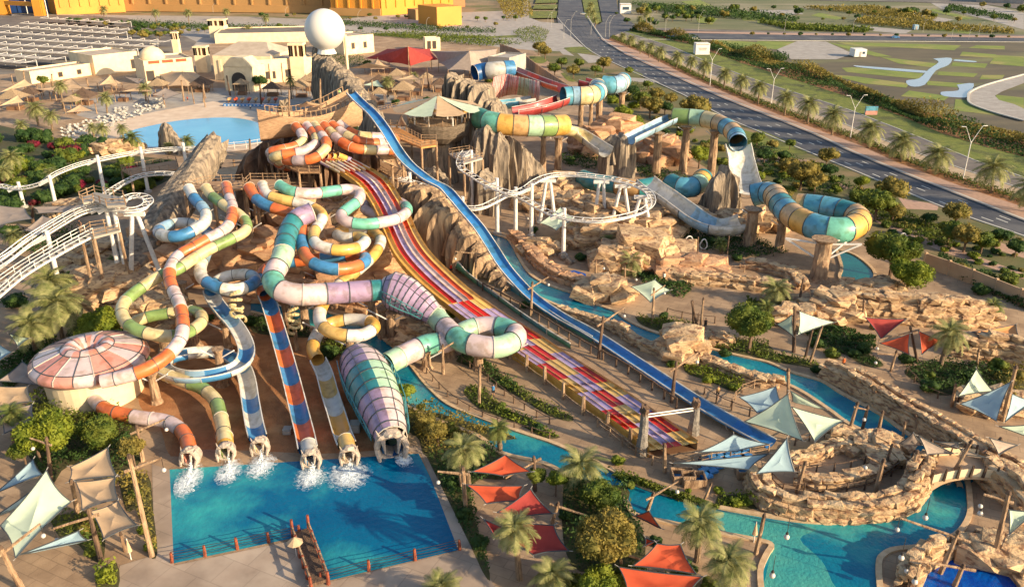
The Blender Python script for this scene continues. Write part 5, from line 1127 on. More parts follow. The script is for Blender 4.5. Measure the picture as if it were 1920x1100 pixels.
def csup(label, tx, ty, h, a=None, beam=2.2, lean=0.0, r=.42, rz=0.0):
    t = P(tx, ty, h); th = thing('coaster_support', label, 'coaster column', (t.x, t.y, 0), 'white steel coaster columns')
    X = Vector((math.cos(rz), math.sin(rz), 0)); f = X*beam
    if a is None:
        q0 = t+f*.8; mb = MB(); mb.cyl(q0+Vector((0,0,1.2)), Vector((q0.x+lean, q0.y, 0)), r*.85, r, 12, rings=1); mb.build('column', M_white, th, smooth=False)
        mb = MB(); mb.bar(q0+Vector((0,0,.3)), t-f*.35+Vector((0,0,-.9)), .6, .6); mb.build('cross_beam', M_white, th)
        mb = MB(); mb.cyl(Vector((q0.x+lean, q0.y, -.05)), Vector((q0.x+lean, q0.y, .5)), r*2.2, r*2, 12); mb.build('footing', M_conc, th)
    else:
        for sg in (-1, 1):
            q0 = t+X*(sg*.4)-Vector((0,0,1)); q1 = Vector((t.x, t.y, 0))+X*(sg*a); mb = MB(); mb.cyl(q0, q1, r*.8, r, 10); mb.build('column', M_white, th)
            mb = MB(); mb.cyl(q1-Vector((0,0,.05)), q1+Vector((0,0,.4)), r*2, r*1.8, 10); mb.build('footing', M_conc, th)
        mb = MB(); mb.bar(t-X*1.6-Vector((0,0,1)), t+X*1.6-Vector((0,0,1)), .6, .6); mb.build('cross_beam', M_white, th)
for a in [('leftmost white column of the garden coaster rail',21,351,4.6,None),('white column left of the garden date palm',79,339,6.6,None),('tall white column rising left of the coaster platform',169,301,9.4,None),
 ('white column before the plank landing',250,285,9.5,None),('white column next to the top of the grey log',330,277,9.5,None),('white column carrying the middle of the coaster lift',69,446,11.8,None),
 ('thick white column in front of the coaster platform',192,388,15.4,None),('splayed pair of white columns under the turning coaster',250,390,15.4,3.2),('white column behind the coaster stair',178,388,15.3,None),
 ('left white column of the loop, beside the river',980,355,9.8,None),('splayed white columns under the upper left of the loop',1028,330,10,1.6),('splayed white columns at the loop top',1128,332,9.7,1.2),
 ('splayed white columns at the upper right of the loop',1168,340,9.5,2.0),('heavy splayed white columns at the right end of the loop',1205,360,9.2,2.4),('white column in front of the loop by the mint sail',1040,402,8.2,None),
 ('white column left of the loop crossing',950,362,9,None),('white column near the speed slide',850,380,8.4,None),('slim grey column below the mint oval tube',802,352,9.4,None),('white portal column at the small station',868,292,12.4,None),('white portal column right of the station',915,345,10.4,None),('white column under the rail left of the ridge',752,334,10,None)]:
    csup(*a)
# stair and platform of the lift hill
st = thing('coaster_stair', 'white railed stair climbing beside the coaster lift hill', 'stair', P(40,560))
wl = cr(PP([(-60,590,6.0),(0,542,7.4),(40,512,8.8),(85,484,10.2),(130,458,11.4),(168,438,12.2)]), 1.2)
for i in range(len(wl)-1):
    a, b = wl[i], wl[i+1]; mb = MB(); m_ = (a+b)/2; d = (b-a).normalized(); Y = Vector((-d.y, d.x, 0)).normalized(); mb.box(m_, (1.0, 2.4, .08), ax=(Vector((d.x, d.y, 0)).normalized(), Y, Vector((0,0,1)))); mb.build('stair_tread', M_conc, st)
fr = frames(wl)
for sg in (-1, 1):
    for z in (-.15, .6, 1.15):
        mb = MB()
        for (p, t, s_, u), (p2, t2, s2, u2) in zip(fr, fr[1:]): mb.bar(p+s_*(sg*1.25)+Vector((0,0,z)), p2+s2*(sg*1.25)+Vector((0,0,z)), .09 if z > 0 else .14, .09 if z > 0 else .3)
        mb.build('hand_rail', M_white, st)
    for i in range(0, len(fr), 2): p, t, s_, u = fr[i]; mb = MB(); mb.bar(p+s_*(sg*1.25), p+s_*(sg*1.25)+Vector((0,0,1.2)), .09, .09); mb.build('rail_post', M_white, st)
M_steeld = mat('grating', L(150,142,130), rough=.6)
deck('white railed lower platform of the coaster lift hill', [(152,440),(170,428),(222,420),(224,432),(176,444)], 12.2, m=M_steeld)
deck('white railed upper platform of the coaster lift hill', [(150,372),(178,360),(232,370),(236,384),(200,386),(176,376),(156,380)], 16.6, m=M_steeld, posts=False)
# columns under the slides
def column(label, bx, by, ty, r=.55, kind='slide_column', arms=True, m=None):
    p = P(bx, by); h = top_h(bx, by, ty); th = thing(kind, label, 'column', p, 'log clad columns under the slides')
    m = m or M_log; mb = MB(); mb.cyl(p-Vector((0,0,.1)), p+Vector((0,0,h-.5)), r*1.12, r*.92, 10, seed=bx, rings=max(3, int(h))); mb.build('shaft', m, th)
    mb = MB(); mb.cyl(p+Vector((0,0,h-.8)), p+Vector((0,0,h-.1)), r*.95, r*1.5, 10, seed=by, rings=2); mb.build('capital', m, th)
    mb = MB(); mb.cyl(p-Vector((0,0,.1)), p+Vector((0,0,.5)), r*1.7, r*1.2, 9, seed=by, rings=1); mb.build('foot', m, th)
    if arms:
        for sg in (-1, 1): mb = MB(); mb.bar(p+Vector((0,0,h-1.6)), p+Vector((sg*2.2, -.3, h-.2)), .16, .16); mb.build('bracket_arm', M_white, th)
COLS = [(480,518,415,.62,'tall log column at the bend of the leaf green tube'),(570,540,492,.6,'log column below the blue and orange bend'),(628,545,490,.6,'log column under the front of the blue and orange coil'),
 (683,536,508,.6,'log column under the right of the double loops'),(731,506,468,.5,'log column between the double loops and the racer'),(597,540,505,.5,'log column left of the white loop'),
 (621,500,395,.7,'log column behind the white and amber tube'),(639,455,366,1.1,'thick stone capped column by the mint oval tube'),(305,530,490,.7,'short stubby column beside the orange tube'),
 (346,572,528,.7,'log column right of the orange tube'),(259,612,594,.6,'short column at the coil left side'),(312,655,612,.8,'column standing inside the green coil'),(367,648,585,.7,'column right of the green coil'),
 (294,754,696,.55,'free standing column between the bowl and the blue coil'),(419,722,652,.55,'column at the centre of the blue open coil'),(428,650,602,.5,'column left of the blue open run'),
 (574,618,565,.6,'column under the wide mint raft tube'),(541,610,560,.7,'column under the bend of the mint raft tube'),(720,632,576,.6,'left column under the upper ribbed cone'),(737,640,584,.6,'right column under the upper ribbed cone'),
 (660,690,630,.6,'column below the white and amber ring'),(897,690,652,.6,'column below the mint raft ring, front'),(960,668,640,.5,'column below the mint raft ring, right'),(845,668,640,.6,'column under the joint of the raft ring'),
 (1280,325,236,.95,'tall dark column below the road side tube'),(1229,332,248,1.0,'tall column right of the fluted rock tower'),(1332,336,244,1.0,'tall column left of the white drop'),(1046,322,256,.9,'tall column below the green and amber tube'),
 (1404,462,390,1.2,'thick dark column at the end of the white channel'),(1534,525,446,1.4,'broad slab column under the great hooked tube'),(1088,246,192,.8,'log column below the blue and cream tube'),
 (1122,240,172,1.0,'column at the crimson mouth'),(1164,228,172,1.0,'column at the far right of the blue bend'),(931,330,250,1.1,'pale column under the hooded green start'),(1018,325,250,.7,'thin column below the green and amber tube'),
 (1107,240,192,.6,'slim column behind the crimson mouth'),(1460,470,410,.8,'column in the shade left of the hooked tube'),(500,470,388,.6,'column beneath the tube starting deck, left'),(560,470,392,.6,'column beneath the white and amber start'),(445,470,400,.6,'column beneath the leaf green start'),(398,470,385,.6,'column beneath the blue and white start'),
 (700,620,560,.6,'column holding the neck of the upper ribbed cone'),(800,690,655,.6,'column by the river under the raft tube'),(600,640,600,.5,'slim column by the river left of the amber ring')]
for bx, by, ty, r, lb in COLS: column(lb, bx, by, ty, r)
# steel truss below the hooked tube
th = thing('steel_truss', 'pale steel struts spreading from the slab column of the hooked tube', 'truss', P(1534,525)); p = P(1534,525)
for dx, dy in ((6,-1),(6,3),(-6,2),(4,6)): mb = MB(); mb.bar(p+Vector((0,0,3.5)), p+Vector((dx,dy,7.0)), .28, .28); mb.build('strut', M_white, th); mb = MB(); mb.bar(p+Vector((0,0,6.6)), p+Vector((dx,dy,7.0)), .25, .25); mb.build('strut', M_white, th)
# posts and lamps
M_lan = mat('white globe glass', L(200,192,182), rough=.3)
def post(label, bx, by, tx, ty, r=.17, arm=None, name='log_post', cat='post', group='leaning log posts', m=None):
    p = P(bx, by); h = top_h(bx, by, ty); t = P(tx, ty, h); th = thing(name, label, cat, p, group)
    mb = MB(); mb.cyl(p-Vector((0,0,.05)), t, r*1.15, r*.8, 7, seed=bx*.37, rings=6); mb.build('pole', m or (M_log if (int(bx+by) % 3) else M_logd), th)
    mb = MB(); mb.cyl(t-(t-p).normalized()*.15, t+(t-p).normalized()*.25, r*1.1, r*.55, 7); mb.build('cap', M_logd, th)
    if arm:
        ax, ay, ln = arm; c = p.lerp(t, .88); e = c+Vector((ax, ay, ln)); mb = MB(); mb.cyl(c-(e-c)*.25, e, r*.7, r*.45, 6, seed=by, rings=3); mb.build('cross_arm', M_log, th)
        mb = MB(); mb.bar(e, e-Vector((0,0,1.1)), .04, .04); mb.build('cable', M_dark, th)
        mb = MB(); mb.sphere(e-Vector((0,0,1.35)), .22, 10, 8); mb.build('lantern', M_lan, th, smooth=True)
for a in [
 ('leaning post at the left pool edge, tallest by the tan sails',285,1042,242,855,.24,(2.6,.6,.8)),('post between the upper and middle tan sails',146,962,134,902,.22,None),('post at the lower tan sail, left side',190,1052,166,957,.24,(-3.0,-1.0,-.5)),
 ('thick leaning post at the lower left corner',42,1105,0,1026,.26,(3,1.5,2)),('post with a star of branches above the mint sail',96,900,87,822,.2,(-2,.5,.4)),('post behind the blue grey sail, lower left',82,872,71,848,.16,None),
 ('post beside the skull of the orange tube, with a lamp arm',268,864,256,800,.22,(2.8,1,.9)),('short post under the lower tan sail',235,1033,226,1000,.16,None),
 ('bright post at the right of the splash pool',873,958,868,878,.24,(-2.6,0,.3)),('second post close beside the bright one by the pool',866,915,860,860,.2,None),
 ('dark post standing before the small red sail',1003,920,1001,858,.2,(-3,-1.5,-1)),('post leaning over the crimson sails',1035,980,1046,944,.2,(3,-1,-.4)),('post at the river with a white lantern, above the red sails',1214,956,1225,926,.2,(2.8,1.2,1.0)),
 ('slim post on the river bank left of the lagoon',1417,1038,1433,966,.2,None),('post at the foot of the racer finish arch',1246,886,1246,834,.22,None),('short leaning post by the yellow palm bed',1320,938,1333,908,.15,None),
 ('post rising from the big round tree',1164,1075,1164,1030,.2,(2.5,-.8,-.4)),('post on the island with a curved top, left',1494,923,1510,868,.22,None),('tall post on the island near the bridge',1641,923,1657,863,.24,(-1.5,.5,.6)),
 ('post at the left end of the bridge',1703,905,1720,847,.22,None),('post left of the centre of the bridge',1726,889,1747,826,.22,None),('most slanted post crossing the bridge',1776,907,1821,828,.22,None),('post at the right end of the bridge',1860,884,1876,823,.24,None),
 ('long dark post on the lower right walk',1863,1052,1892,923,.24,(-2,.5,.4)),('post beside the bright blue pool with two arms',1763,1074,1797,997,.22,(-5,1.0,1.4)),('post in the bright blue pool',1790,1098,1806,1060,.22,(-5,0,1)),('post rising from behind the curved block wall',1658,880,1672,835,.16,None),
 ('post at the peak of the largest mint sail',1478,762,1478,693,.24,None),('post between the two upper mint sails',1488,660,1490,577,.24,None),('post tilted right of the upper mint sails',1510,668,1523,620,.18,None),('second tilted post right of the upper mint sails',1517,683,1541,613,.18,None),
 ('post behind the crimson sail',1618,606,1620,564,.2,None),('post with a small cross above the red sails',1718,610,1726,567,.2,(1,0,.1)),('post on the curved path with a short arm',1670,696,1681,659,.18,(-2.5,0,0)),('dark post holding the red sails',1720,677,1707,614,.2,(-4.5,-.5,-1)),
 ('post at the tip of the small mint sail',1831,693,1835,657,.18,None),('tall post at the right edge between mint sails',1880,788,1905,688,.26,None),('post left of the right edge sails',1784,762,1792,722,.2,None),
 ('first of three slanted posts over the river',1589,818,1608,756,.2,(1.2,0,-.3)),('middle of three slanted posts over the river',1615,812,1627,763,.2,None),('last of three slanted posts over the river',1644,820,1655,772,.2,None),
 ('thin post on the tumbled wall, upper',1718,812,1717,780,.16,None),('thin post on the tumbled wall, lower',1693,820,1697,793,.16,None),('post above the palm on the upper terrace',1496,580,1506,524,.2,None),
 ('lamp post with crossed arms by the green run-out lane',1122,672,1131,595,.22,(3.2,1.6,1.6)),('lamp post with crossed arms right of the blue slide',1259,754,1268,680,.22,(3.0,1.4,1.4)),('lamp post with crossed arms where the blue slide levels out',995,593,998,530,.2,(2.6,1.2,1.2)),
 ('lamp post at the foot of the driftwood ridge',892,529,892,468,.2,(-3.5,0,.4)),('post below the mint sail at the upper river',1223,606,1226,542,.2,(1.8,.8,1.0)),('post left of the big tree by the river',1309,620,1297,566,.18,None),('post with round top beside the big tree',1300,617,1299,565,.16,None),('reddish post next to the big tree',1313,620,1319,560,.18,None),
 ('post with an arm under the raft ring',831,701,830,648,.2,(2.5,1.2,1.2)),('plain pale post in the planted walk',898,757,900,686,.2,None),('thin post on the upper walk near the statues',1306,506,1309,446,.15,None),('dark post right of the statues',1362,486,1367,444,.15,None),
 ('post near the sunlit slab rock',1172,536,1172,500,.16,(2,0,-.6)),('post left of the mint centre sail',1005,420,1003,398,.16,(-1.5,0,.3)),('red brown post by the boulders',1093,414,1096,382,.14,None),('post on the white terrace over the river',1117,535,1117,490,.2,(1.4,0,.6)),
 ('far post beside the beach tents',100,180,97,140,.3,None),('far post among the sand sails of the beach',168,170,162,148,.3,None),('far post at the beach restaurant',345,190,340,152,.3,None),('far post left of the fort arch',432,180,425,143,.3,None),('far post by the row of beach boats',382,192,381,158,.3,None),('far post beside the fort palms',490,200,487,160,.3,None),
 ('far post at the village roofs',700,190,697,150,.3,None),('far post behind the mushroom roof',805,170,800,128,.3,None),('far post right of the village',790,180,795,140,.25,None),('far post at the left garden sails',48,170,44,134,.3,None)]:
    arm = a[6]; post(*a[:5], r=a[5], arm=arm, cat='lamp post' if arm else 'post', name='lamp_post' if arm else 'log_post')
for i, (x, y, ty) in enumerate([(62,418,387),(415,350,308),(405,345,330),(440,318,300),(540,330,288),(515,336,300),(470,290,262),(700,262,228),(722,250,218),(745,258,212)]):
    post(['red and white totem by the grey shade canopy','stubby log at the tan shelter','short stake at the tan shelter','log stake behind the tan shelter','tallest log stake of the stepped queue deck','log stake left of the stepped queue deck','log stake by the wave pool wall','stake at the head of the orange walkway','pointed stake by the orange walkway sail','stake behind the orange walkway sail'][i], x, y, x-2, ty, .3)
def gate(label, ax, ay, bx, by, aty, bty):
    p, p2 = P(ax, ay), P(bx, by); th = thing('finish_gate', label, 'gate', (p+p2)/2); h1, h2 = top_h(ax, ay, aty), top_h(bx, by, bty)
    for q_, h in ((p, h1), (p2, h2)):
        mb = MB(); mb.cyl(q_, q_+Vector((0,0,h)), .75, .4, 9, seed=ax, rings=5); mb.build('carved_pillar', mat('grey carved wood', L(140,132,122), L(104,98,92), scale=2, rough=.9, bump=.6), th)
        mb = MB(); mb.sphere(q_+Vector((0,0,h)), .6, 8, 6, (1,1,1.3), .3, ax); mb.build('pillar_head', M_logd, th)
    for dz in (0, .35): mb = MB(); mb.cyl(p+Vector((0,0,h1-.5-dz)), p2+Vector((0,0,h2-.5-dz)), .08, .08, 6); mb.build('cross_pole', M_white, th)
gate('finish gate of two carved pillars and a white pole over the racer', 1203,852,1300,812,770,757)
# sails
_sn = [0]
def sail(label, cs, m, sag=.25, group=None, cave=.07):
    w_ = [P(*c) for c in cs]; n = len(w_); ctr = sum(w_, Vector())/n; mb = MB(); K = 8
    th = thing('shade_sail', label, 'shade sail', (ctr.x, ctr.y, 0), group)
    rim = []
    for i in range(n):
        A, B = w_[i], w_[(i+1) % n]
        for j in range(K): t = j/K; e = A.lerp(B, t); rim.append(e.lerp(ctr, cave*4*t*(1-t)*1.3))
    rows = []
    for k in range(5):
        t = k/4; rows.append([v.lerp(ctr, t)+Vector((0,0,-sag*4*t*(1-t)-sag*t*.6)) for v in rim])
    mb.grid(rows, close=True); mb.build('cloth', m, th, smooth=True)
    mb = MB()
    for a, b in zip(rim, rim[1:]+rim[:1]): mb.bar(a, b, .08, .08)
    mb.build('edge_cable', M_seam, th)
    for c in w_:
        mb = MB(); d = (c-ctr); d.z = 0; d = d.normalized(); mb.bar(c, c+d*.4+Vector((0,0,.1)), .05, .05); mb.build('shackle', M_conc, th)
    return th
mi, bl, sa, gr, rd, cm = M_mint, M_bluec, M_sandc, M_greyc, M_redc, M_crim
for a in [
 ('largest mint sail, peaked at its post below the river', [(1477,738,7),(1396,790,3.2),(1505,826,3.2)], mi),('mint sail fanning right of the largest one', [(1484,762,5),(1582,788,3.5),(1528,828,3)], mi),('narrow mint sail pointing down right from the tall post', [(1482,732,6.5),(1550,768,3.5),(1486,752,4.5)], mi),
 ('pale blue grey sail flat by the river rocks', [(1386,744,3),(1455,724,3.4),(1470,764,3),(1420,774,3)], bl),('blue grey sail hanging above the island deck', [(1476,820,6),(1418,888,3),(1490,884,3)], bl),
 ('blue grey sail right of the racer finish', [(1309,848,3.4),(1376,814,4.5),(1442,832,3.6),(1380,846,3.2)], bl),('long mint blue sail over the blue mats', [(1262,868,3),(1442,850,4),(1404,880,3)], bl),
 ('mint sail right half of the pair behind the round tree', [(1499,583,6),(1566,604,3.6),(1496,628,3.2)], mi),('pale mint sail left half of the pair behind the round tree', [(1456,608,3.6),(1485,590,5.5),(1487,630,3.2)], mi),
 ('crimson sail before the flat block wall', [(1622,595,5),(1700,598,5),(1652,636,3)], cm),('orange red sail left of the dark post', [(1649,643,3.2),(1706,625,5),(1705,665,3)], rd),('orange red sail right of the dark post', [(1722,620,5.2),(1766,638,3.6),(1728,665,3)], rd),
 ('small mint sail under the thin post, right', [(1831,691,5.5),(1862,733,3),(1796,743,3)], mi),('blue grey sail left of the right edge post', [(1896,715,6),(1800,757,3.2),(1868,789,3)], bl),('blue grey sail right of the right edge post', [(1898,738,5.5),(1940,752,4),(1884,791,3)], bl),('mint sail at the right edge near the bridge', [(1873,799,3.5),(1940,795,4),(1940,824,3)], mi),
 ('orange tan canopy at the right edge', [(1822,622,3.2),(1905,608,3.6),(1915,640,3)], mat('orange tan cloth', L(206,142,84), rough=.8)),
 ('small white sail left above the bridge', [(1713,810,5.5),(1686,831,3.4),(1728,834,3.4)], gr),('white sail spread above the bridge middle', [(1722,816,5.5),(1789,850,3.4),(1738,852,3.4)], gr),('thin white sail behind the bridge posts', [(1750,827,4),(1797,830,4.2),(1798,840,3.8)], gr),('thin white sail right of the slanted bridge post', [(1797,839,4.2),(1848,857,3.4),(1810,852,3.6)], gr),('tan white sail at the right bridge post', [(1855,820,5),(1908,834,3.6),(1873,853,3.2)], gr),
 ('mint sail at the right edge above the blue pool', [(1892,955,4),(1945,958,4),(1892,1002,3.2)], mi),('mint sail over the upper river bank', [(1183,537,3.6),(1228,524,5),(1257,544,3.6),(1220,567,3.2)], mi),('mint sail inside the coaster loop', [(1012,418,3.2),(1051,388,5),(1078,410,3.8),(1043,432,3.2)], mi),
 ('huge mint sail at the lower left', [(87,881,7),(133,940,4.6),(29,1046,3.4),(0,985,4)], mi),('blue grey sail above the huge mint one', [(62,860,5),(79,889,4.6),(-10,925,3.4)], bl),('narrow blue grey sail left of the huge mint one', [(-10,968,3.4),(56,922,4.4),(40,945,3.4)], bl),('blue grey sail below the huge mint one', [(148,994,4.4),(164,1012,3.8),(34,1040,3.2)], bl),
 ('upper tan sail of three beside the splash pool', [(132,875,4),(203,838,4.6),(219,892,4),(129,903,4)], sa),('middle tan sail of three beside the splash pool', [(142,903,4),(216,894,4),(221,935,4),(154,956,4)], sa),('lower tan sail of three beside the splash pool', [(170,958,4),(221,939,4),(256,984,4),(195,1010,4)], sa),
 ('upper grey tan sail left of the bowl', [(42,678,4),(74,696,4),(72,722,3.6),(-4,714,3.6)], gr),('middle tan sail left of the bowl', [(-4,724,3.8),(52,724,3.8),(60,752,3.6),(-4,764,3.6)], sa),('lower grey tan sail left of the bowl', [(-4,768,3.6),(60,758,3.6),(66,792,3.4),(8,812,3.4)], gr),
 ('small mint sail among the palms, left edge', [(16,625,4),(54,634,4),(34,650,3.4)], mi),('pale blue sail at the left edge above the bowl sails', [(-8,640,3.6),(22,660,3.6),(-8,682,3.4)], bl),
 ('broad grey canopy under the coaster rail, left', [(-8,384,3.4),(47,390,3.4),(60,410,3.4),(-8,424,3.4)], gr),('broad grey canopy stretching to the coaster hill', [(60,388,3.4),(156,384,4),(130,398,3.6),(72,400,3.4)], gr),('grey canopy below the bicycle shaped sculpture', [(45,432,3),(80,404,3.4),(104,410,3.4),(70,440,3)], gr),
 ('pale tan sail right of the great log', [(336,340,6.5),(380,316,7.5),(412,334,6.5)], sa),('wide pale tan shelter behind the tube starts', [(396,318,7.5),(498,302,8),(500,328,7),(419,337,6.5)], sa),('far strip of the tan shelter', [(430,306,7.5),(500,294,8),(502,301,7.8)], sa),
 ('grey sail below the coaster platform, upper', [(185,466,4),(216,440,5),(246,470,4)], gr),('grey sail below the coaster platform, lower', [(226,470,4),(252,472,4),(273,493,3.4),(240,498,3.4)], gr),
 ('coral sail at the river kiosk', [(884,884,3.8),(948,852,4.2),(996,884,3.6),(944,892,3.4)], rd),('crimson sail pointing up, left of the big round tree', [(995,916,5.2),(1036,962,3.4),(980,968,3.3),(932,960,3.4)], cm),('red sail right of the splash pool corner', [(874,908,4.2),(982,910,4.2),(976,938,3.6),(912,944,3.6)], rd),('crimson sail behind the near date palm', [(936,972,4),(1038,984,4.2),(1067,1032,3.4),(1000,1040,3.4),(950,1010,3.4)], cm),
 ('small dark red sail left of the near date palm', [(906,972,3.6),(972,1000,3.6),(928,1008,3.2)], cm),('large orange red sail at the bottom', [(1232,1018,4.8),(1276,1020,4.8),(1306,1076,3.4),(1186,1060,3.4)], rd),('lowest orange red sail on the bottom edge', [(1160,1062,3.6),(1318,1080,3.6),(1290,1125,3),(1176,1125,3)], rd),('small coral sail at the river lantern post', [(1217,957,4.6),(1239,990,3.4),(1190,966,3.4)], rd),('sliver of coral sail right of the round tree', [(1211,1008,3.6),(1228,1014,3.6),(1210,1022,3.4)], rd),
 ('sand sail on the ship', [(556,200,26),(606,196,25),(575,190,27.5)], sa),('white sail on the terrace right of the racer', [(706,290,15),(740,288,15),(752,318,13),(720,304,14)], sa),('folded white sail beside the orange walkway', [(752,214,19),(744,234,15),(764,236,15)], gr),
 ('far sand sail at the left edge, upper', [(-5,175,4),(47,148,6),(62,160,4)], sa),('far sand sail at the left edge, lower', [(-5,200,4),(34,178,6),(46,192,4)], sa),('far sand sail beside the beach palms', [(92,166,4),(134,147,6),(160,167,4)], sa),('far long sand sail near the white wall', [(62,168,4),(140,158,5),(180,166,4),(110,172,4)], sa),('far peaked sail by the lounger rows', [(185,160,4),(208,140,7),(222,158,4)], sa),('far grey sail behind the beach palms', [(232,144,5),(272,148,5),(260,158,4)], gr),('far low sail above the loungers', [(120,212,3.6),(150,196,5),(176,208,3.6)], sa),
 ('far dark sail at the beach restaurant', [(285,178,4),(310,165,5),(340,176,4),(312,186,3.6)], gr),('far tan sail over the small stalls', [(225,172,4),(262,163,5),(290,172,4)], sa),('far sand roof sail right of the ridge', [(655,128,5),(690,118,8),(742,128,5)], sa),('far sand roof sail in the village', [(740,150,5),(775,140,6),(790,150,5)], sa),('far mint roof sail in the village', [(680,160,5),(708,150,6),(720,164,5)], mi)]:
    sail(*a)
# kites and umbrellas
def umbrella(label, x, y, r=1.6, h=2.5, m=None, closed=False, group='parasols', z0=0):
    p = P(x, y, z0); th = thing('parasol', label, 'parasol', p, group)
    mb = MB(); mb.cyl(p, p+Vector((0,0,h)), .05, .05, 5); mb.build('pole', M_white, th)
    mb = MB(); n = 8; R = .28 if closed else r; zt = h+.1; zb = h-(1.5 if closed else .55)
    mb.grid([[p+Vector((R*f*math.cos(2*math.pi*k/n), R*f*math.sin(2*math.pi*k/n), zb+(zt-zb)*(1-f))) for k in range(n)] for f in (.02,.5,1)], close=True); mb.build('canopy', m or M_sandc, th)
umbrella('closed cream parasol at the splash pool corner', 246,1048, closed=True); umbrella('open cream parasol on the pool deck by the footbridge', 556,1042, .8, 2.2)
umbrella('folded parasol on the lagoon bank', 1413,1016, closed=True)
for i, (x, y) in enumerate([(773,202),(790,206),(812,204),(846,206),(868,206),(880,204),(800,212),(858,212)]):
    umbrella('small parasol on the round tree deck and village terrace', x, y+18, 1.3, 2.3, M_sandc if i % 2 else FC['yellow'], group='parasols around the tree deck', z0=14)
# fences
def fence(label, line, sp=2.0, h=1.1, rails=(1.0,), m=None, r=.1, name='rope_fence', cat='fence', rm=None, z0=0.0, rr=.04):
    m = m or M_logd; pts = cr([P(*p) for p in line], sp); b = pts[len(pts)//2]; th = thing(name, label, cat, (b.x, b.y, z0))
    pm = MB().cyl((0,0,0), (.03,0,h), r*1.15, r*.8, 6, seed=3, rings=2).mesh('post', m)
    for i, p in enumerate(pts): inst('fence_post', pm, th, p-Vector((b.x, b.y, 0)), (0,0,i*1.3), (1,1,.9+.2*((i*7) % 5)/5))
    for z in rails:
        mb = MB()
        for a, c in zip(pts, pts[1:]):
            mid = (a+c)/2+Vector((0,0,z*h-.08)); mb.bar(a+Vector((0,0,z0+z*h)), mid+Vector((0,0,z0)), rr*2, rr*2); mb.bar(mid+Vector((0,0,z0)), c+Vector((0,0,z0+z*h)), rr*2, rr*2)
        mb.build('rail', rm or m, th)
    return th
fence('log fence along the right side of the racer', [(905,545),(945,566),(992,592),(1050,628),(1110,664),(1160,690),(1220,730),(1268,765)], 2.6, 1.5, (.95,), r=.13, rr=.09)
fence('tall carved posts along the left side of the racer', [(955,672),(985,694),(1010,712),(1040,735),(1065,755),(1090,775),(1120,790),(1150,815),(1180,838)], 4.2, 2.6, (.35,), r=.26, rr=.05, m=M_log)
fence('rope fence of the planted walk beside the racer', [(850,668),(880,690),(915,715),(950,745),(985,770),(1030,795)], 2.2, 1.1, (.9,))
fence('low fence on the river walk', [(800,700),(830,735),(870,765),(920,790),(970,805),(1030,822)], 2.4, 1.0, (.9,))
fence('fence above the rope walk at the racer finish', [(1120,800),(1160,830),(1200,860),(1250,880),(1300,872),(1360,862),(1440,850)], 2.4, 1.3, (.5,.95), m=M_log)
fence('fence along the terrace right of the blue slide', [(1320,740),(1350,760),(1390,775),(1440,790)], 2.6, 1.3, (.95,))
fence('fence rising from the blue slide to the pale sail', [(1370,764),(1385,740),(1410,728),(1440,722)], 2.0, 1.3, (.5,.95), m=M_log)
fence('fence on the island behind the front blocks', [(1445,905),(1460,925),(1500,925),(1560,928),(1620,918),(1660,900),(1690,878)], 2.2, 1.4, (.5,.95))
fence('fence in the middle of the island', [(1495,890),(1540,888),(1590,882),(1620,872)], 2.0, 1.3, (.95,))
fence('fence inside the curved wall at the top of the island', [(1490,835),(1540,820),(1600,818),(1650,840)], 2.4, 1.3, (.5,.95))
fence('row of stakes on the river walk below the lamps', [(1268,640),(1300,652),(1330,660)], 2.4, 1.2, (.9,))
fence('fence of the upper walk past the statues', [(1262,500),(1310,510),(1370,512),(1420,508)], 2.6, 1.4, (.95,), m=M_log)
fence('stakes on the shaded walk by the round tree', [(1250,590),(1290,600),(1340,606)], 2.2, 1.3, (.9,))
fence('white railing of the lounge beach at the wave pool wall', [(395,285),(430,282),(480,276),(520,268)], 3, 2.2, (.5,.95), m=M_white, r=.08)
fence('fence at the foot of the ship steps', [(540,380),(580,372),(620,372)], 2.4, 1.3, (.5,.95), m=M_log)
fence('fence along the bright blue pool walk', [(1740,1030),(1790,1016),(1830,1012),(1880,1030)], 2.6, 1.2, (.9,), m=M_log)
fence('fence over the dark bed of the curved path', [(1700,700),(1740,740),(1790,755),(1830,770)], 2.4, 1.1, (.9,))
# pool fence with dark cables and red brown posts
M_rust = mat('rust brown carved wood', L(150,74,44), L(110,54,36), scale=3, rough=.8, bump=.5)
fence('cable fence along the near left edge of the splash pool', [(323,1054),(380,1043),(440,1030),(500,1017),(562,1004)], 3.4, 1.3, (.25,.5,.75,.98), m=M_rust, r=.16, rm=M_dark, name='cable_fence', rr=.02)
fence('cable fence along the near right edge of the splash pool', [(602,1090),(665,1076),(730,1060),(797,1046),(862,1030)], 4.2, 1.3, (.25,.5,.75,.98), m=M_rust, r=.16, rm=M_dark, name='cable_fence', rr=.02)
# log footbridge between the two pool edges
th = thing('log_pier', 'log pier with carved end post dividing the near pool edge', 'pier', P(582,1050)); a, b = P(565,1003), P(600,1100)
mb = MB(); mb.bar(a+Vector((0,0,.5)), b+Vector((0,0,.5)), 1.5, .35); mb.build('walkway', M_logd, th)
for s_ in (-1, 1): mb = MB(); d = (b-a).normalized(); n_ = Vector((d.y,-d.x,0))*.8*s_; mb.cyl(a+n_+Vector((0,0,1.3)), b+n_+Vector((0,0,1.3)), .14, .14, 6, seed=2, rings=6); mb.build('hand_rail', M_log, th)
for k in range(6):
    for s_ in (-1, 1): c = a.lerp(b, k/5)+n_*s_; mb = MB(); mb.cyl(c, c+Vector((0,0,1.5 if k else 2.2)), .2, .14, 6, seed=k, rings=2); mb.build('carved_post', M_rust, th)
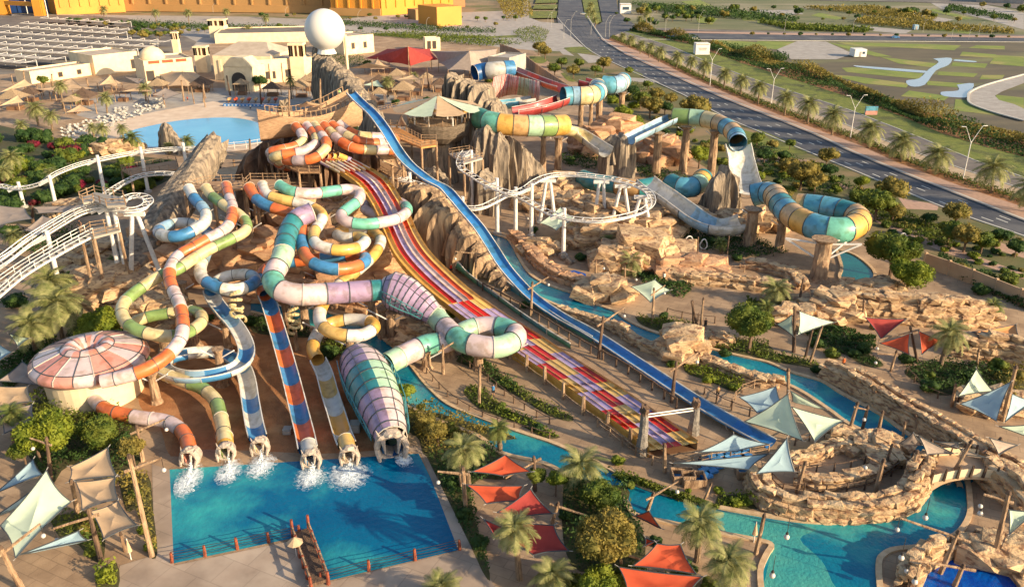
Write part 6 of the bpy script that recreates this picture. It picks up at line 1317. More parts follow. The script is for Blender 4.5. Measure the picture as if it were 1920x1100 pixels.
# bridge
th = thing('footbridge', 'low arched sand coloured footbridge crossing the river on the right', 'bridge', P(1800,890)); a, b = P(1726,885,1.2), P(1868,880,1.4)
mb = MB(); rows = []; d = (b-a); Y = Vector((-d.y, d.x, 0)).normalized()
for k in range(13):
    t = k/12; c = a+d*t+Vector((0,0,.7*math.sin(math.pi*t))); lo = .35+1.2*(2*t-1)**4
    rows.append([c-Y*2, c+Y*2, c+Y*2-Vector((0,0,lo)), c-Y*2-Vector((0,0,lo))])
mb.grid(rows, close=True); mb.build('arched_deck', mat('bridge render', L(206,172,134), L(190,156,120), scale=1, rough=.85), th)
for sg in (-1, 1):
    mb = MB(); mb.grid([[r[0 if sg < 0 else 1]+Vector((0,0,.002)), r[0 if sg < 0 else 1]+Vector((0,0,1.0))] for r in rows]); mb.build('side_panel', M_plaster, th)
    for k in range(0, 13, 2): c = rows[k][0 if sg < 0 else 1]-Y*.1*(-sg); mb = MB(); mb.cyl(c, c+Vector((.1,0,1.5)), .17, .12, 6, seed=k, rings=2); mb.build('rail_post', M_logd, th)
# boundary wall
def pwall(label, line, h, m, sp=5.0):
    pts = cr([P(*p) for p in line], sp); b = pts[len(pts)//2]; th = thing('boundary_wall', label, 'wall', (b.x, b.y, 0))
    for p_, n_ in zip(pts, pts[1:]):
        d = (n_-p_).normalized(); mb = MB(); mb.bar(p_+d*.05+Vector((0,0,h/2)), n_-d*.05+Vector((0,0,h/2)), .25, h); mb.build('wall_panel', m, th)
        mb = MB(); mb.box(p_+Vector((0,0,h/2+.1)), (.4,.4,h+.2)); mb.build('pier', m, th)
pwall('tan boundary wall at the right edge beside the shrubs', [(1732,500),(1790,520),(1850,545),(1960,590)], 2.6, mat('wall render', L(196,164,128), L(180,148,114), scale=.4, rough=.9))
pwall('long brown service wall behind the raft slides', [(938,100),(970,112),(1005,140),(1040,165),(1068,185)], 4.5, mat('brown wall cladding', L(168,134,108), L(152,120,96), scale=.4, rough=.9))
# ================================================================ vegetation
def raw_mesh(name, V, F, m):
    me = bpy.data.meshes.new(name); n = len(V); k = F.shape[1]
    me.vertices.add(n); me.vertices.foreach_set('co', V.astype(np.float32).ravel())
    me.loops.add(F.size); me.loops.foreach_set('vertex_index', F.astype(np.int32).ravel())
    me.polygons.add(len(F)); me.polygons.foreach_set('loop_start', np.arange(0, F.size, k, dtype=np.int32)); me.polygons.foreach_set('loop_total', np.full(len(F), k, dtype=np.int32))
    me.materials.append(m); me.update(calc_edges=True); return me
def leaf_arrays(C, size, rng, up=.0):
    n = len(C); a = rng.normal(size=(n,3)); a[:,2] += up; a /= np.linalg.norm(a, axis=1)[:,None]
    b = rng.normal(size=(n,3)); b -= (b*a).sum(1)[:,None]*a; b /= np.linalg.norm(b, axis=1)[:,None]; c = np.cross(a, b)
    s = size*(.6+.8*rng.random(n))[:,None]
    V = np.stack([C-b*s, C-c*s*.45, C+b*s, C+c*s*.45], 1).reshape(-1,3)
    return V, np.arange(n*4).reshape(-1,4)
_cm = {}
def crown_mesh(seed, n, size, flat=.8, nl=9, mname=None):
    k = (seed, n, size, flat, nl)
    if k not in _cm:
        rng = np.random.default_rng(seed); L_ = []
        for i in range(nl):
            a = i*2.4+rng.random(); r = .55*rng.random()**.5; L_.append((r*math.cos(a), r*math.sin(a), (.15+.55*rng.random())*flat, .32+.22*rng.random()))
        L_.append((0,0,.35*flat,.55)); C = []
        for i in range(n):
            x, y, z, r = L_[rng.integers(len(L_))]; d = rng.normal(size=3); d /= np.linalg.norm(d); d *= r*(1-.28*rng.random()**1.6); C.append((x+d[0], y+d[1], z+d[2]*flat+.1))
        V, F = leaf_arrays(np.array(C), size, rng, .5)
        mb = MB()
        for x, y, z, r in L_: mb.sphere((x, y, z+.1), r*.78, 7, 5, (1,1,flat), .25, seed+x)
        off = len(V); V2 = np.array(mb.v); F2 = np.array([f for f in mb.f])
        _cm[k] = (np.vstack([V, V2]), np.vstack([F, F2+off]))
    return _cm[k]
ZN = [(0,0,260,70,'behind the parking canopies'),(150,0,480,80,'before the ochre hall'),(470,0,700,90,'behind the white sphere'),(700,0,900,90,'along the boulevard behind the red roof'),(900,0,1060,90,'by the north lawns'),
 (1150,0,1300,60,'close to the junction'),(1300,0,1480,70,'above the white sign cube'),(1480,0,1640,70,'above the concrete pad'),(1640,0,1780,70,'above the white cabin'),(1780,0,2000,75,'at the far right beyond the cross road'),
 (1100,100,1240,220,'between the blue bend and the road'),(1240,150,1340,260,'above the raft tube bend'),(1340,200,1440,330,'beside the white drop slide'),(1400,250,1520,420,'left of the hooked tube'),(1500,250,1600,420,'behind the hooked tube'),
 (1600,250,1700,470,'behind the bright green trees'),(1700,300,1780,520,'below the road bend'),(1780,300,1850,520,'between wall and kerb'),(1850,300,2000,600,'at the right edge of the verge'),
 (-50,200,60,420,'at the left edge of the garden'),(60,200,110,420,'by the second coaster column'),(110,200,170,420,'left of the tall coaster column'),(170,200,230,420,'right of the tall coaster column'),(230,200,320,420,'below the plank landing')]
def zone(x, y):
    for z in ZN:
        if z[0] <= x < z[2] and z[1] <= y < z[3]: return z[4]
    return 'on the far planted ground'
MN = {}
def desc(kind, x, y, r, m, cut=(6, 10)):
    c = {'green leaves':'green','dark green leaves':'dark green','olive leaves':'olive','yellow green leaves':'bright green','magenta blossom leaves':'magenta'}[m.name]
    base = '%s %s %s %s' % ('small' if r < cut[0] else 'medium' if r < cut[1] else 'large', c, kind, zone(x, y))
    return base
_mm = {}
def crown(seed, n, size, m, flat=.8, nl=9):
    k = (seed, n, size, m.name, flat, nl)
    if k not in _mm: V, F = crown_mesh(seed, n, size, flat, nl); _mm[k] = raw_mesh('crown', V, F, m)
    return _mm[k]
def tree(label, x, y, r, m, base=None, h=None, group=None, cat='tree', name='leafy_tree', n=1500, seed=None, size=.07, flat=.8):
    """(x, y) crown centre in the photo; r crown radius in px"""
    by = base if base is not None else y + r*1.1
    p = P(x, by); R_ = r/scale_at(p); th_ = h if h is not None else max(.2, top_h(x, by, y+r*.35))
    th = thing(name, label, cat, p, group, rz=(x*7 % 6.28))
    seed = int((x+y) % 5) if seed is None else seed
    inst('crown', crown(seed, n, size, m, flat), th, (0,0,max(0,th_)), (0,0,0), R_)
    mb = MB(); mb.cyl((0,0,-.1), (0,0,th_+R_*.5), max(.08, R_*.07), max(.05, R_*.035), 7, seed=x, rings=4)
    o = mb.mesh('trunk', M_trunk); inst('trunk', o, th)
    if R_ > 2:
        for k in range(4): mb = MB(); a = k*1.6; mb.cyl((0,0,th_*.7), (R_*.45*math.cos(a), R_*.45*math.sin(a), th_+R_*.45), R_*.035, R_*.015, 5); inst('limb', mb.mesh('limb', M_trunk), th)
    return th
def bush(label, x, y, r, m, **k):
    return tree(label, x, y, r, m, base=y+r*.55, h=0.0, cat=k.pop('cat', 'bush'), name='bush', n=k.pop('n', 700), size=k.pop('size', .09), **k)
# palms
def frond_mesh(seed, m, ln=1.0, seg=13):
    rnd = random.Random(seed); mb = MB(); pts = []
    for i in range(seg+1):
        t = i/seg; pts.append(Vector((ln*(t*.98-.16*t*t), .05*math.sin(t*3+seed), ln*(.42*t-.78*t*t))))
    for a, b in zip(pts, pts[1:]): mb.add([a+Vector((0,-.012,0)), a+Vector((0,.012,0)), b+Vector((0,.01,0)), b+Vector((0,-.01,0))], [(0,1,2,3)])
    for i in range(2, seg+1):
        for sub in (0, .5):
            t = (i-sub)/seg; p = pts[i-1].lerp(pts[i], 1-sub); d = (pts[i]-pts[i-1]).normalized(); l = .27*ln*math.sin(math.pi*min(1, t*.85+.12))**.7
            for sg in (-1, 1):
                e = p + d*l*.55 + Vector((0, sg*l*.85, -l*(.15+.25*rnd.random()))); w_ = d*.017*ln
                mb.add([p-w_, p+w_, e+w_*.3, e-w_*.3], [(0,1,2,3)])
    return mb.mesh('frond', m)
FR = {m.name: [frond_mesh(i, m) for i in range(3)] for m in (M_palm, M_palmg)}
TR = MB().cyl((0,0,0), (0,0,1), 1.25, .8, 9, seed=5, rings=10).mesh('trunk', M_bark)
def palm(label, cx, cy, r, base, m=None, near=True, group=None, nf=30, lean=0):
    m = m or M_palm; p = P(cx if isinstance(base, (int, float)) else base[0], base if isinstance(base, (int, float)) else base[1])
    by = base if isinstance(base, (int, float)) else base[1]; h = top_h(cx, by, cy+r*.1); h = max(1.2, h); R_ = r*1.12/scale_at(p+Vector((0,0,h)))
    t = P(cx, cy+r*.1, h)-p; th = thing('date_palm', label, 'palm tree', p, group)
    o = inst('trunk', TR, th, (0,0,-.05), (0,0,0), (.26,.26,h)); 
    if Vector((t.x, t.y, 0)).length > .2: o.rotation_euler = (-t.y/h*.8, t.x/h*.8, 0)
    top = Vector((t.x*.85, t.y*.85, h-.1)); rnd = random.Random(int(cx*3+cy))
    F = FR[m.name]; items = []
    for i in range(nf):
        u = (i+.5)/nf; pitch = math.radians(-72+112*u**.9); a = i*2.399+rnd.uniform(-.15,.15); s_ = R_*rnd.uniform(.88,1.1)*(1-.18*(1-u)); items.append((a, pitch, s_, rnd.randrange(3), rnd.uniform(-.3,.3)))
    if near:
        for a, pt, s_, k, rl in items: inst('frond', F[k], th, top, (rl, pt, a), s_)
    else:
        key = (m.name, nf)
        if key not in _pc:
            mb = MB()
            for i in range(nf):
                u = (i+.5)/nf; pt = math.radians(-72+112*u**.9); a = i*2.399; M = Matrix.Rotation(a, 4, 'Z') @ Matrix.Rotation(pt, 4, 'Y') @ Matrix.Scale(1-.18*(1-u), 4)
                f = F[i % 3]; mb.add([M @ v.co for v in f.vertices], [tuple(pp.vertices) for pp in f.polygons])
            _pc[key] = mb.mesh('crown', m)
        inst('crown', _pc[key], th, top, (0,0,rnd.random()*6), R_)
    mb = None
    return th
_pc = {}
for a in [('tall date palm in front of the river, centre bottom',1092,868,58,(1082,915)),('date palm with pale crown over the crimson sail',963,984,52,(974,1085)),('low date palm on the bottom edge left of the round tree',1036,1072,52,(1034,1120)),
 ('date palm left of the bottom right pair',1312,972,56,(1307,1052)),('date palm at the bottom right, nearest the lagoon',1366,1046,60,(1362,1125)),('date palm between the splash pool and the river',868,836,50,(880,912)),('date palm cut by the bottom edge below the pool',828,1094,46,(826,1130)),
 ('largest date palm of the left group',104,562,66,(118,640)),('front date palm of the left group',55,604,52,(68,664)),('rear date palm of the left group, under the coaster',92,524,52,(104,590)),
 ('date palm on the right beside the red sails',1782,618,44,(1762,690)),('date palm beside the sunlit slab rock',1183,486,34,(1192,512)),('date palm on the terrace above the mint sails',1454,538,38,(1462,572)),('small palm under the coaster stair',24,438,24,(30,474))]:
    palm(*a, group='date palms in the park')
for a in [('date palm at the left edge of the garden',21,292,28,(24,334)),('small palm beside the garden coaster column',97,322,20,(99,358)),('dark date palm at the wave pool shore, right of the rocks',248,256,25,(249,284)),('dark palm right of the leaning slab',352,262,19,(350,286)),
 ('beach palm before the sand sails',113,158,18,(119,205)),('broad beach palm at the far left',66,200,25,(72,236)),('lower broad beach palm',95,214,20,(98,244)),('beach palm beside the lounger rows',198,180,19,(201,212)),('beach palm in front of the restaurant',271,163,17,(274,190)),
 ('shore palm left of the wave pool',190,238,19,(196,268)),('shore palm over the pool corner',228,238,16,(232,262)),('shore palm leaning left',172,236,15,(176,256)),('palm beside the fort gate tents',544,148,14,(547,186)),('palm in the village by the ridge',726,150,18,(728,182)),('palm behind the village sails',776,140,12,(777,165)),
 ('palm at the left garden edge lower',8,318,20,(10,352)),('palm between the mint oval and the rocks',316,272,14,(317,290)),('palm under the left sand sail',40,232,18,(42,262)),('palm by the white wall of the beach',142,182,13,(144,205)),('far palm in front of the yellow hall',194,16,12,(195,32)),('far palm right of the yellow hall',292,22,11,(293,45)),('far palm beside the lone wind tower',352,22,11,(355,50)),('far palm before the ochre hall',424,20,10,(425,40)),('far palm left of the sphere',498,32,10,(499,55)),('palm in front of the grey roofed hall',465,52,12,(466,70))]:
    palm(*a[:4], a[4], near=False, group='palms by the beach and halls', m=M_palmg if 'dark' in a[0] else M_palm)
RP = [(1935,345,44,398),(1862,310,42,363),(1758,286,38,327),(1692,262,37,303),(1632,238,34,278),(1563,212,31,254),(1517,192,28,233),(1474,180,26,217),(1424,160,23,196),(1391,148,22,180),(1360,136,21,167),(1322,120,20,151),(1297,112,17,138),(1271,104,18,130),(1238,94,17,117),(1220,86,14,109),(1203,82,14,101),(1184,72,14,89),(1168,66,11,80)]
ORD = ['just outside the right edge','nearest the right edge','second in from the right edge','third in from the right edge','by the blue and red billboard','left of the billboard','seventh from the right edge','eighth from the right edge','before the first double lamp','ninth from the junction end','eighth from the junction','seventh from the junction','behind the white sign cube','fifth from the junction','fourth from the junction','third from the junction','second from the junction','beside the junction','at the very end of the row by the junction']
for (x, y, r, b), o_ in zip(RP, ORD): palm('roadside date palm '+o_, x, y, r, (x-3, b), near=False, group='date palms in a row along the road', nf=34)
for i, (x, y) in enumerate([(1104,18),(1108,8),(1112,22),(1116,36),(1200,34),(1208,10),(1212,26)]): palm('far palm in the median and verge beyond the junction', x, y, 10, (x, y+16), near=False, group='far palms beyond the junction')
# roadside hedge
def scatter_strip(name, label, A, B, n, hgt, size, m, cat=None, kind='stuff', z=0.05, seed=1, group=None, clump=None):
    rng = np.random.default_rng(seed); a = [P(*p) for p in A]; b = [P(*p) for p in B]
    ln = [0]
    for i in range(len(a)-1): ln.append(ln[-1]+((a[i+1]-a[i]).length+(b[i+1]-b[i]).length)/2)
    t = rng.random(n)*ln[-1]; i = np.clip(np.searchsorted(ln, t)-1, 0, len(a)-2); f = (t-np.array(ln)[i])/(np.array(ln)[i+1]-np.array(ln)[i]); v = rng.random(n)
    Aa = np.array([tuple(p) for p in a]); Bb = np.array([tuple(p) for p in b])
    p = (Aa[i]*(1-f)[:,None]+Aa[i+1]*f[:,None])*(1-v)[:,None]+(Bb[i]*(1-f)[:,None]+Bb[i+1]*f[:,None])*v[:,None]
    hh = hgt*(np.ones(n) if clump is None else np.clip(.25+1.1*np.sin(p[:,0]*clump)*np.cos(p[:,1]*clump*.8)+rng.random(n)*.2, .12, 1.3))
    p[:,2] = z+hh*rng.random(n)**.6
    V, F = leaf_arrays(p, size, rng, .6); o = bpy.data.objects.new(name, raw_mesh(name, V, F, m)); link(o); return tag(o, label, cat, group, kind)
from mathutils.geometry import tessellate_polygon as _tp
def scatter_poly(name, label, reg, pts, n, hgt, size, m, cat='plants', seed=1, kind='stuff', z=.05, px=False, clump=None):
    w_ = [P(*p) for p in (pts if px else q(reg, *pts))]; rng = np.random.default_rng(seed); tr = [tuple(w_[i] for i in t) for t in _tp([w_])]
    ar = np.array([((b-a).cross(c-a)).length for a, b, c in tr]); k = rng.choice(len(tr), n, p=ar/ar.sum()); T = np.array([[tuple(v) for v in t] for t in tr])[k]
    u = rng.random(n); v = rng.random(n); s_ = u+v > 1; u[s_] = 1-u[s_]; v[s_] = 1-v[s_]
    p = T[:,0]+(T[:,1]-T[:,0])*u[:,None]+(T[:,2]-T[:,0])*v[:,None]
    hh = hgt*(.5+.5*np.sin(p[:,0]*.9+seed)*np.cos(p[:,1]*1.1)); hh = np.clip(hh+.25*hgt, .15, 9); p[:,2] = z+hh*rng.random(n)**.7
    V, F = leaf_arrays(p, size, rng, .6); o = bpy.data.objects.new(name, raw_mesh(name, V, F, m)); link(o); return tag(o, label, cat, None, kind)
scatter_strip('roadside_hedge', 'long low clipped hedge at the feet of the roadside palms', [( (a[0]*2+b[0])/3, (a[1]*2+b[1])/3 ) for a, b in zip(E2, E3)], E3, 16000, .9, .28, M_hedge, 'hedge')
scatter_strip('shrub_belt', 'dense belt of olive shrubs between the service road and the wet field', [( (a[0]+b[0])/2, (a[1]+b[1])/2 ) for a, b in zip(E6, E7)], E7, 26000, 4.5, .45, M_leafo, 'shrubs', clump=.14)
scatter_strip('shrub_belt', 'darker green shrubs along the near side of the shrub belt', E6, [( (a[0]*1+b[0]*2)/3, (a[1]*1+b[1]*2)/3 ) for a, b in zip(E6, E7)], 20000, 3.2, .42, M_leafd, 'shrubs', seed=3, clump=.17)
M3 = [M_leaf, M_leafd, M_leafo, M_leafy]
# named trees and bushes
for a in [('big round tree by the upper river, right of the posts',1404,606,50,0,660,5200),('large bright green tree below the hooked tube',1668,468,54,0,520,5200),('large bright tree beside the boundary wall',1697,512,46,3,560,4600),
 ('big round willow like tree at the bottom centre',1136,1006,66,2,1085,6500),('dense tree touching the river at the bottom',1128,925,44,0,965,4000),('bushy tree above the pink bowl',192,612,50,3,650,4200),
 ('largest green tree left of the orange outlet tube',96,812,60,3,870,5200),('green tree directly beside the orange outlet tube',190,806,46,0,850,4200),('bronze leaved tree between pool and tan sails',255,838,30,2,880,2400),('green tree at the far left of the bowl foliage',52,840,34,0,880,2600),
 ('light wispy tree on the river bank by the lower cone',764,730,22,3,768,900),('bright green tree cut by the bottom edge',1128,1096,52,3,1140,3800),('shrubby tree right of the lower cone',798,785,24,2,812,2000),('olive bush tree by the pool corner',822,806,26,2,840,2000),('small tree right of the racer neck',848,588,18,3,604,1200),
 ('yellow green tree before the crimson sail',1042,898,24,3,930,1800),('green tree behind the kiosk',1005,890,24,0,920,1800),('round green tree beside the fort arch',489,152,17,1,172,1500),('broad tree behind the beach sails',84,150,13,0,166,900)]:
    lb, x, y, r, mi_, b, n = a; tree(lb, x, y, r, M3[mi_], base=b, n=n, size=.055 if n > 3000 else .07)
VT = [(1500,322,27,2,'olive tree pair left of the hooked tube, upper'),(1478,308,17,2,'small olive tree near the white drop'),(1526,338,20,2,'olive tree with a broad crown above the hooked tube'),(1548,292,18,2,'golden olive tree at the road edge, upper'),(1468,292,12,1,'dark shrub tree by the white drop'),
 (1555,318,14,1,'dark tree behind the olive trees'),(1664,352,26,2,'wide golden tree at the road bend'),(1640,378,28,0,'broad green tree above the bright tree'),(1672,394,18,2,'golden crowned tree in front of the broad one'),(1606,370,18,0,'green tree left of the broad one'),(1612,340,14,3,'light green shrub tree by the kerb'),
 (1788,398,24,2,'golden tree at the road edge, right'),(1776,430,22,0,'green tree below the golden one'),(1806,440,26,2,'olive tree with leaning trunk, right'),(1838,452,20,0,'green tree right of the leaning one'),(1872,440,17,1,'dark tree near the right verge'),(1902,462,16,1,'dark shrub at the right edge'),(1740,408,13,1,'dark bush between the golden trees'),
 (1131,117,14,2,'bare olive tree by the white marker'),(1010,88,12,2,'brown olive tree in the north lawn'),(1022,96,12,2,'second brown tree in the north lawn'),(1053,116,10,0,'green tree by the north path'),(1086,118,10,0,'round tree by the north path, right'),(1116,130,10,0,'small tree near the road verge'),(1075,132,12,2,'olive tree above the service wall'),
 (1040,128,12,0,'green tree right of the service wall'),(1218,196,20,2,'golden tree behind the tall columns'),(1200,184,16,0,'green tree behind the tall columns'),(1188,170,12,1,'dark tree right of the blue bend'),(1232,176,14,2,'pale olive tree by the road, north'),(1258,184,12,2,'second pale olive tree by the road'),(1298,198,24,2,'bronze tree above the raft tube bend'),(1318,206,14,2,'small bronze tree right of the bend'),(1215,158,9,0,'little tree on the verge lawn'),
 (1168,212,16,3,'bright tree left of the red rocks'),(1186,230,18,3,'bright bushy tree behind the pale trough'),(1246,200,12,1,'dark tree between columns and road'),(1180,132,8,0,'tiny tree near the road'),(1418,258,14,0,'green tree right of the white drop, upper'),(1432,290,14,1,'dark green tree right of the white drop'),(1446,270,10,2,'small olive bush by the kerb'),(1310,290,20,3,'bright green tree between the tall columns'),(1480,268,10,0,'verge tree at the kerb')]
for x, y, r, mi_, lb in VT: r *= 1.3; tree(lb, x, y, r, M3[mi_], base=y+r*1.0, n=1400 if r > 15 else 700, group='trees on the verge between park and road', size=.08)
# far trees
rnd = random.Random(5)
FT = []
for i in range(26): FT.append((130+i*12+rnd.uniform(-4,4), 36+i*.9+rnd.uniform(-3,4), rnd.uniform(5,8)))
for i in range(30): FT.append((470+i*17+rnd.uniform(-5,5), 30+rnd.uniform(-3,6)+ (18 if i % 3 == 0 else 0), rnd.uniform(4,7)))
for i in range(16): FT.append((250+i*6+rnd.uniform(-6,6), 48+rnd.uniform(0,22), rnd.uniform(6,10)))
for x, y, r in FT: tree(desc('tree', x, y, r, M3[int(x) % 3], (5.5,7)), x, y, r, M3[int(x) % 3], base=y+r, n=350, size=.13, group='small far trees around the car park and boulevard', name='far_tree')
for i in range(44):
    x = 1160+i*18+rnd.uniform(-8,8); y = [18,30,44,54][(i*i) % 4]+rnd.uniform(-9,9); rr = rnd.choice((4,5,6,8,12)); tree(desc('scrub tree', x, y, rr, M3[(i*7) % 3]), x, y, rr, M3[(i*7) % 3], base=y+6, n=350, size=.13, group='scrub trees beyond the cross road', name='far_tree')
for i in range(22):
    x = 1150+i*9; y = 14+rnd.uniform(-4,30) if i < 12 else 20+rnd.uniform(0,14); tree('dark tree in the cluster right of the far carriageway', 1200+i*5.5+rnd.uniform(-4,4), y, rnd.uniform(6,10), M3[1 if i % 2 else 0], base=y+8, n=350, size=.13, group='dark trees right of the far carriageway', name='far_tree')
for i, (x, y) in enumerate([(1410+i*30, 66+.12*i*3) for i in range(17)]): tree('small round tree in the cross road median', x, y-3, 3.5 if i % 3 else 6, M3[1 if i % 2 else 2], base=y+1, n=220, size=.16, group='median trees of the cross road', name='far_tree')
# left garden mass
for i in range(95):
    x = rnd.uniform(-15, 320); y = 250+rnd.uniform(0, 135)*(1-.25*x/300); r = rnd.uniform(13, 28)
    if x > 210 and y < 300: continue
    gm = [M_leaf, M_leafd, M_leafd, M_leafd, M_leafy, M_leaf, M_leafd, M_leafr][i % 8]; bush(desc('garden shrub', x, y, r, gm, (18,23)), x, y, r, gm, group='garden shrubs left of the great log', n=800)
for x, y, r in [(65,268,14),(115,292,16),(100,272,12),(132,283,10),(80,320,12),(180,300,10),(148,263,9)]: bush('magenta flowering shrub in the left garden', x, y, r, M_leafr, group='magenta shrubs of the left garden')
# beds
k = 0
BP = [(0,.9,M_leafd),(1,.7,M_leaf),(2,.7,M_leaf),(3,.5,M_leafy),(4,1.2,M_leaf),(5,1.2,M_leafd),(6,1.0,M_leaf),(7,.6,M_leaf),(8,.7,M_leafd),(9,1.3,M_leafd),(10,1.3,M_leafo),(11,.8,M_leafy),(12,1.4,M_leaf),(13,1.6,M_leafo),(14,1.5,M_leafy),(15,1.4,M_leafd),(16,2.2,M_leafd),(17,.6,M_leaf),(18,1.1,M_leafy),(19,2.0,M_leafo),(20,1.8,M_leafo),(22,1.3,M_leafd),(23,2.0,M_leaf),(24,2.0,M_leafd)]
BN = ['dark shrubs in the long bed under the raft ring','green plants in the bed around the pale post','plants in the bed left of the racer finish','yellow green ground cover beside the river walk','round shrubs between the river and the cone','dark shrubs along the green river behind the slides','plants below the upper river by the round tree','grassy plants on the river bank by the mint sail pair','dark plants between the red sails and the path','dark plants in the bed of the right date palm','olive plants in the right edge bed','bright plants in the bed right of the blue slide','shrubs between the tan and the mint sails','shrubs between the tan sails and the pool deck','bright hedge at the bottom left','dark shrubs along the right side of the splash pool','undergrowth round the big bottom tree','plants along the river below the racer finish','yellow palm like plants on the lagoon bank','shrubs between the lower cone and the river','shrubs at the right pool corner','shrubs round the tree above the bowl','foliage behind the orange outlet tube','foliage above the tan sails']
for (bi, hg, m), lb in zip(BP, BN):
    w_ = [P(*p) for p in q(BEDS[bi][0], *BEDS[bi][1])]; ar = abs(sum(w_[i].x*w_[(i+1)%len(w_)].y-w_[(i+1)%len(w_)].x*w_[i].y for i in range(len(w_))))/2
    scatter_poly('bed_plants', lb, BEDS[bi][0], BEDS[bi][1], int(min(9000, ar*26)), hg, .2, m, seed=bi+1)
# verge ground cover and extra shrubs in the park
for i, (x, y, r) in enumerate([(1120+rnd.random()*0+i*7.5, 140+i*4.6+rnd.uniform(-16,16), rnd.uniform(6,15)) for i in range(90)]):
    x += rnd.uniform(-30,30); y += rnd.uniform(-2,18)
    if x > 1500: continue
    bush(desc('shrub', x, y, r, M3[i % 4], (8,12)), x, y, r, M3[i % 4], group='low shrubs on the road verge', n=420, size=.11)
for i in range(85):
    x = rnd.uniform(1420, 1920); t = (x-1420)/500; y = 292+t*185+rnd.uniform(-26, 50)*1; rr = rnd.uniform(5,13); bush(desc('shrub', x, y, rr, M3[i % 4], (7,10)), x, y, rr, M3[i % 4], group='low shrubs on the right verge', n=260, size=.14)
for x, y, r, mi_, lb in [(800,800,22,2,'rounded olive bush at the pool corner, upper'),(845,800,20,0,'green bush above the splash pool corner'),(790,760,10,0,'small bush under the cone'),(620,655,24,1,'dark bushes right of the white and amber tube'),(650,662,16,1,'dark bush at the river bend'),(1345,915,12,3,'yellow plant beside the blue mats'),(1290,918,8,3,'small yellow plant on the river bank'),(1380,938,16,3,'largest yellow plant at the lagoon'),(1400,940,12,3,'yellow plant beside the sunlit wall'),(1260,680,14,0,'bush below the rock hut'),(1330,706,16,3,'low bright hedge beside the river crest'),(1375,722,14,3,'second low bright hedge by the river crest'),(1530,690,14,1,'dark shrub above the tumbled wall'),(1600,660,14,1,'dark shrub left of the red sails'),(1740,700,14,0,'shrub at the foot of the right palm'),(1905,700,20,2,'yellowish shrub at the right edge'),(1880,715,14,2,'olive shrub by the right edge post'),(1240,432,10,1,'shrub behind the flat topped rocks'),(1215,400,8,1,'shrub inside the right end of the loop'),(1060,596,10,0,'shrub on the river bank'),(1262,608,14,0,'green shrub by the posts'),(1245,590,12,1,'dark shrub by the posts'),(860,268,10,1,'shrub near the tree deck trunk'),(560,300,8,1,'shrub behind the curl tubes'),(895,140,14,1,'dark bush by the blue raft tube'),(918,148,12,0,'green bush by the blue raft tube'),(690,118,12,0,'bush beside the red roof'),(640,150,8,0,'bush by the ridge'),(1640,610,12,2,'dry plant by the block wall')]:
    bush(lb, x, y, r, M3[mi_])
scatter_poly('river_edge_plants', 'low plants along the island side of the river', 'B7', [(820,300),(1300,470),(1560,530),(1540,560),(1280,500),(800,330)], 2500, .7, .16, M_leaf)
# ================================================================ street furniture, signs, vehicles
M_greyp = mat('grey painted steel', L(170,164,154), rough=.5)
def street_lamp(label, bx, by, ty, arms=2, group='street lamps'):
    p = P(bx, by); h = top_h(bx, by, ty); th = thing('street_lamp', label, 'street lamp', p, group); mb = MB()
    sl = arms == 1; mb.cyl(p, p+Vector((0,0,h*.72)), .1 if sl else .15, .07 if sl else .1, 7); mb.build('pole', M_greyp if sl else M_white, th)
    for s_ in ((-1, 1) if arms == 2 else (1,)):
        mb = MB(); mb.cyl(p+Vector((0,0,h*.7)), p+Vector((s_*h*.17, s_*.5, h)), .07, .05, 6); mb.build('arm', M_greyp if arms == 1 else M_white, th)
        mb = MB(); e = p+Vector((s_*h*.17, s_*.5, h)); mb.bar(e, e+Vector((s_*1.1, .1, .05)), .3, .12); mb.build('lamp_head', M_greyp if arms == 1 else M_white, th)
for a in [('double armed street lamp nearest the right edge',1805,338,237),('double armed street lamp beside the billboard',1594,260,179),('double armed street lamp near the concrete pad',1446,195,129),('double armed street lamp right of the white sign cube',1331,161,92)]: street_lamp(*a)
for i, (x, y, ty) in enumerate([(1027,58,24),(1034,52,15),(1057,74,37),(1070,71,22),(1135,70,30),(1142,72,30),(1108,66,44),(1219,60,22),(1229,58,38),(1247,66,28),(1309,62,20),(1598,62,33),(1730,62,38),(1784,72,50),(1816,74,52),(1834,70,42),(1858,68,40),(1894,62,44),(1471,58,28),(536,34,14),(672,44,20),(730,48,32),(793,30,5),(800,54,34),(400,24,8)]): street_lamp('slender far lamp mast near the junction, cross road and boulevard', x, y, ty, 1, group='slender far lamp masts')
def box_thing(name, label, cat, x, y, ty, wpx, dep, m, parts=()):
    p = P(x, y); k = scale_at(p); h = top_h(x, y, ty); w_ = wpx/k; th = thing(name, label, cat, p)
    mb = MB(); mb.box(p+Vector((0,dep/2,h/2)), (w_, dep, h)); mb.build('body', m, th)
    for nm, u0, u1, z0, z1, mm in parts: mb = MB(); mb.box(p+Vector(((u0+u1)/2*w_-w_/2, -.06, (z0+z1)/2*h)), ((u1-u0)*w_, .12, (z1-z0)*h)); mb.build(nm, mm, th)
    return th
M_pw = mat('white panel', L(228,224,214), rough=.6)
box_thing('sign_cube', 'white sign cube standing by the palm row', 'sign', 1317, 103, 82, 26, 6, M_pw, [('trim', .05,.95,.9,.96,M_conc),('printed_line',.2,.8,.55,.62,M_greyc),('printed_line',.25,.75,.4,.46,M_greyc)])
box_thing('cabin', 'small white cabin in the flooded field', 'cabin', 1613, 107, 93, 22, 7, M_pw, [('door', .4,.55,0,.7,M_conc),('window', .65,.85,.4,.7,M_glass)])
box_thing('kiosk', 'white gate kiosk beyond the junction', 'kiosk', 1173, 26, 8, 20, 9, M_pw, [('window', .2,.8,.4,.7,M_glass),('roof_edge', 0,1,.9,.99,M_conc)])
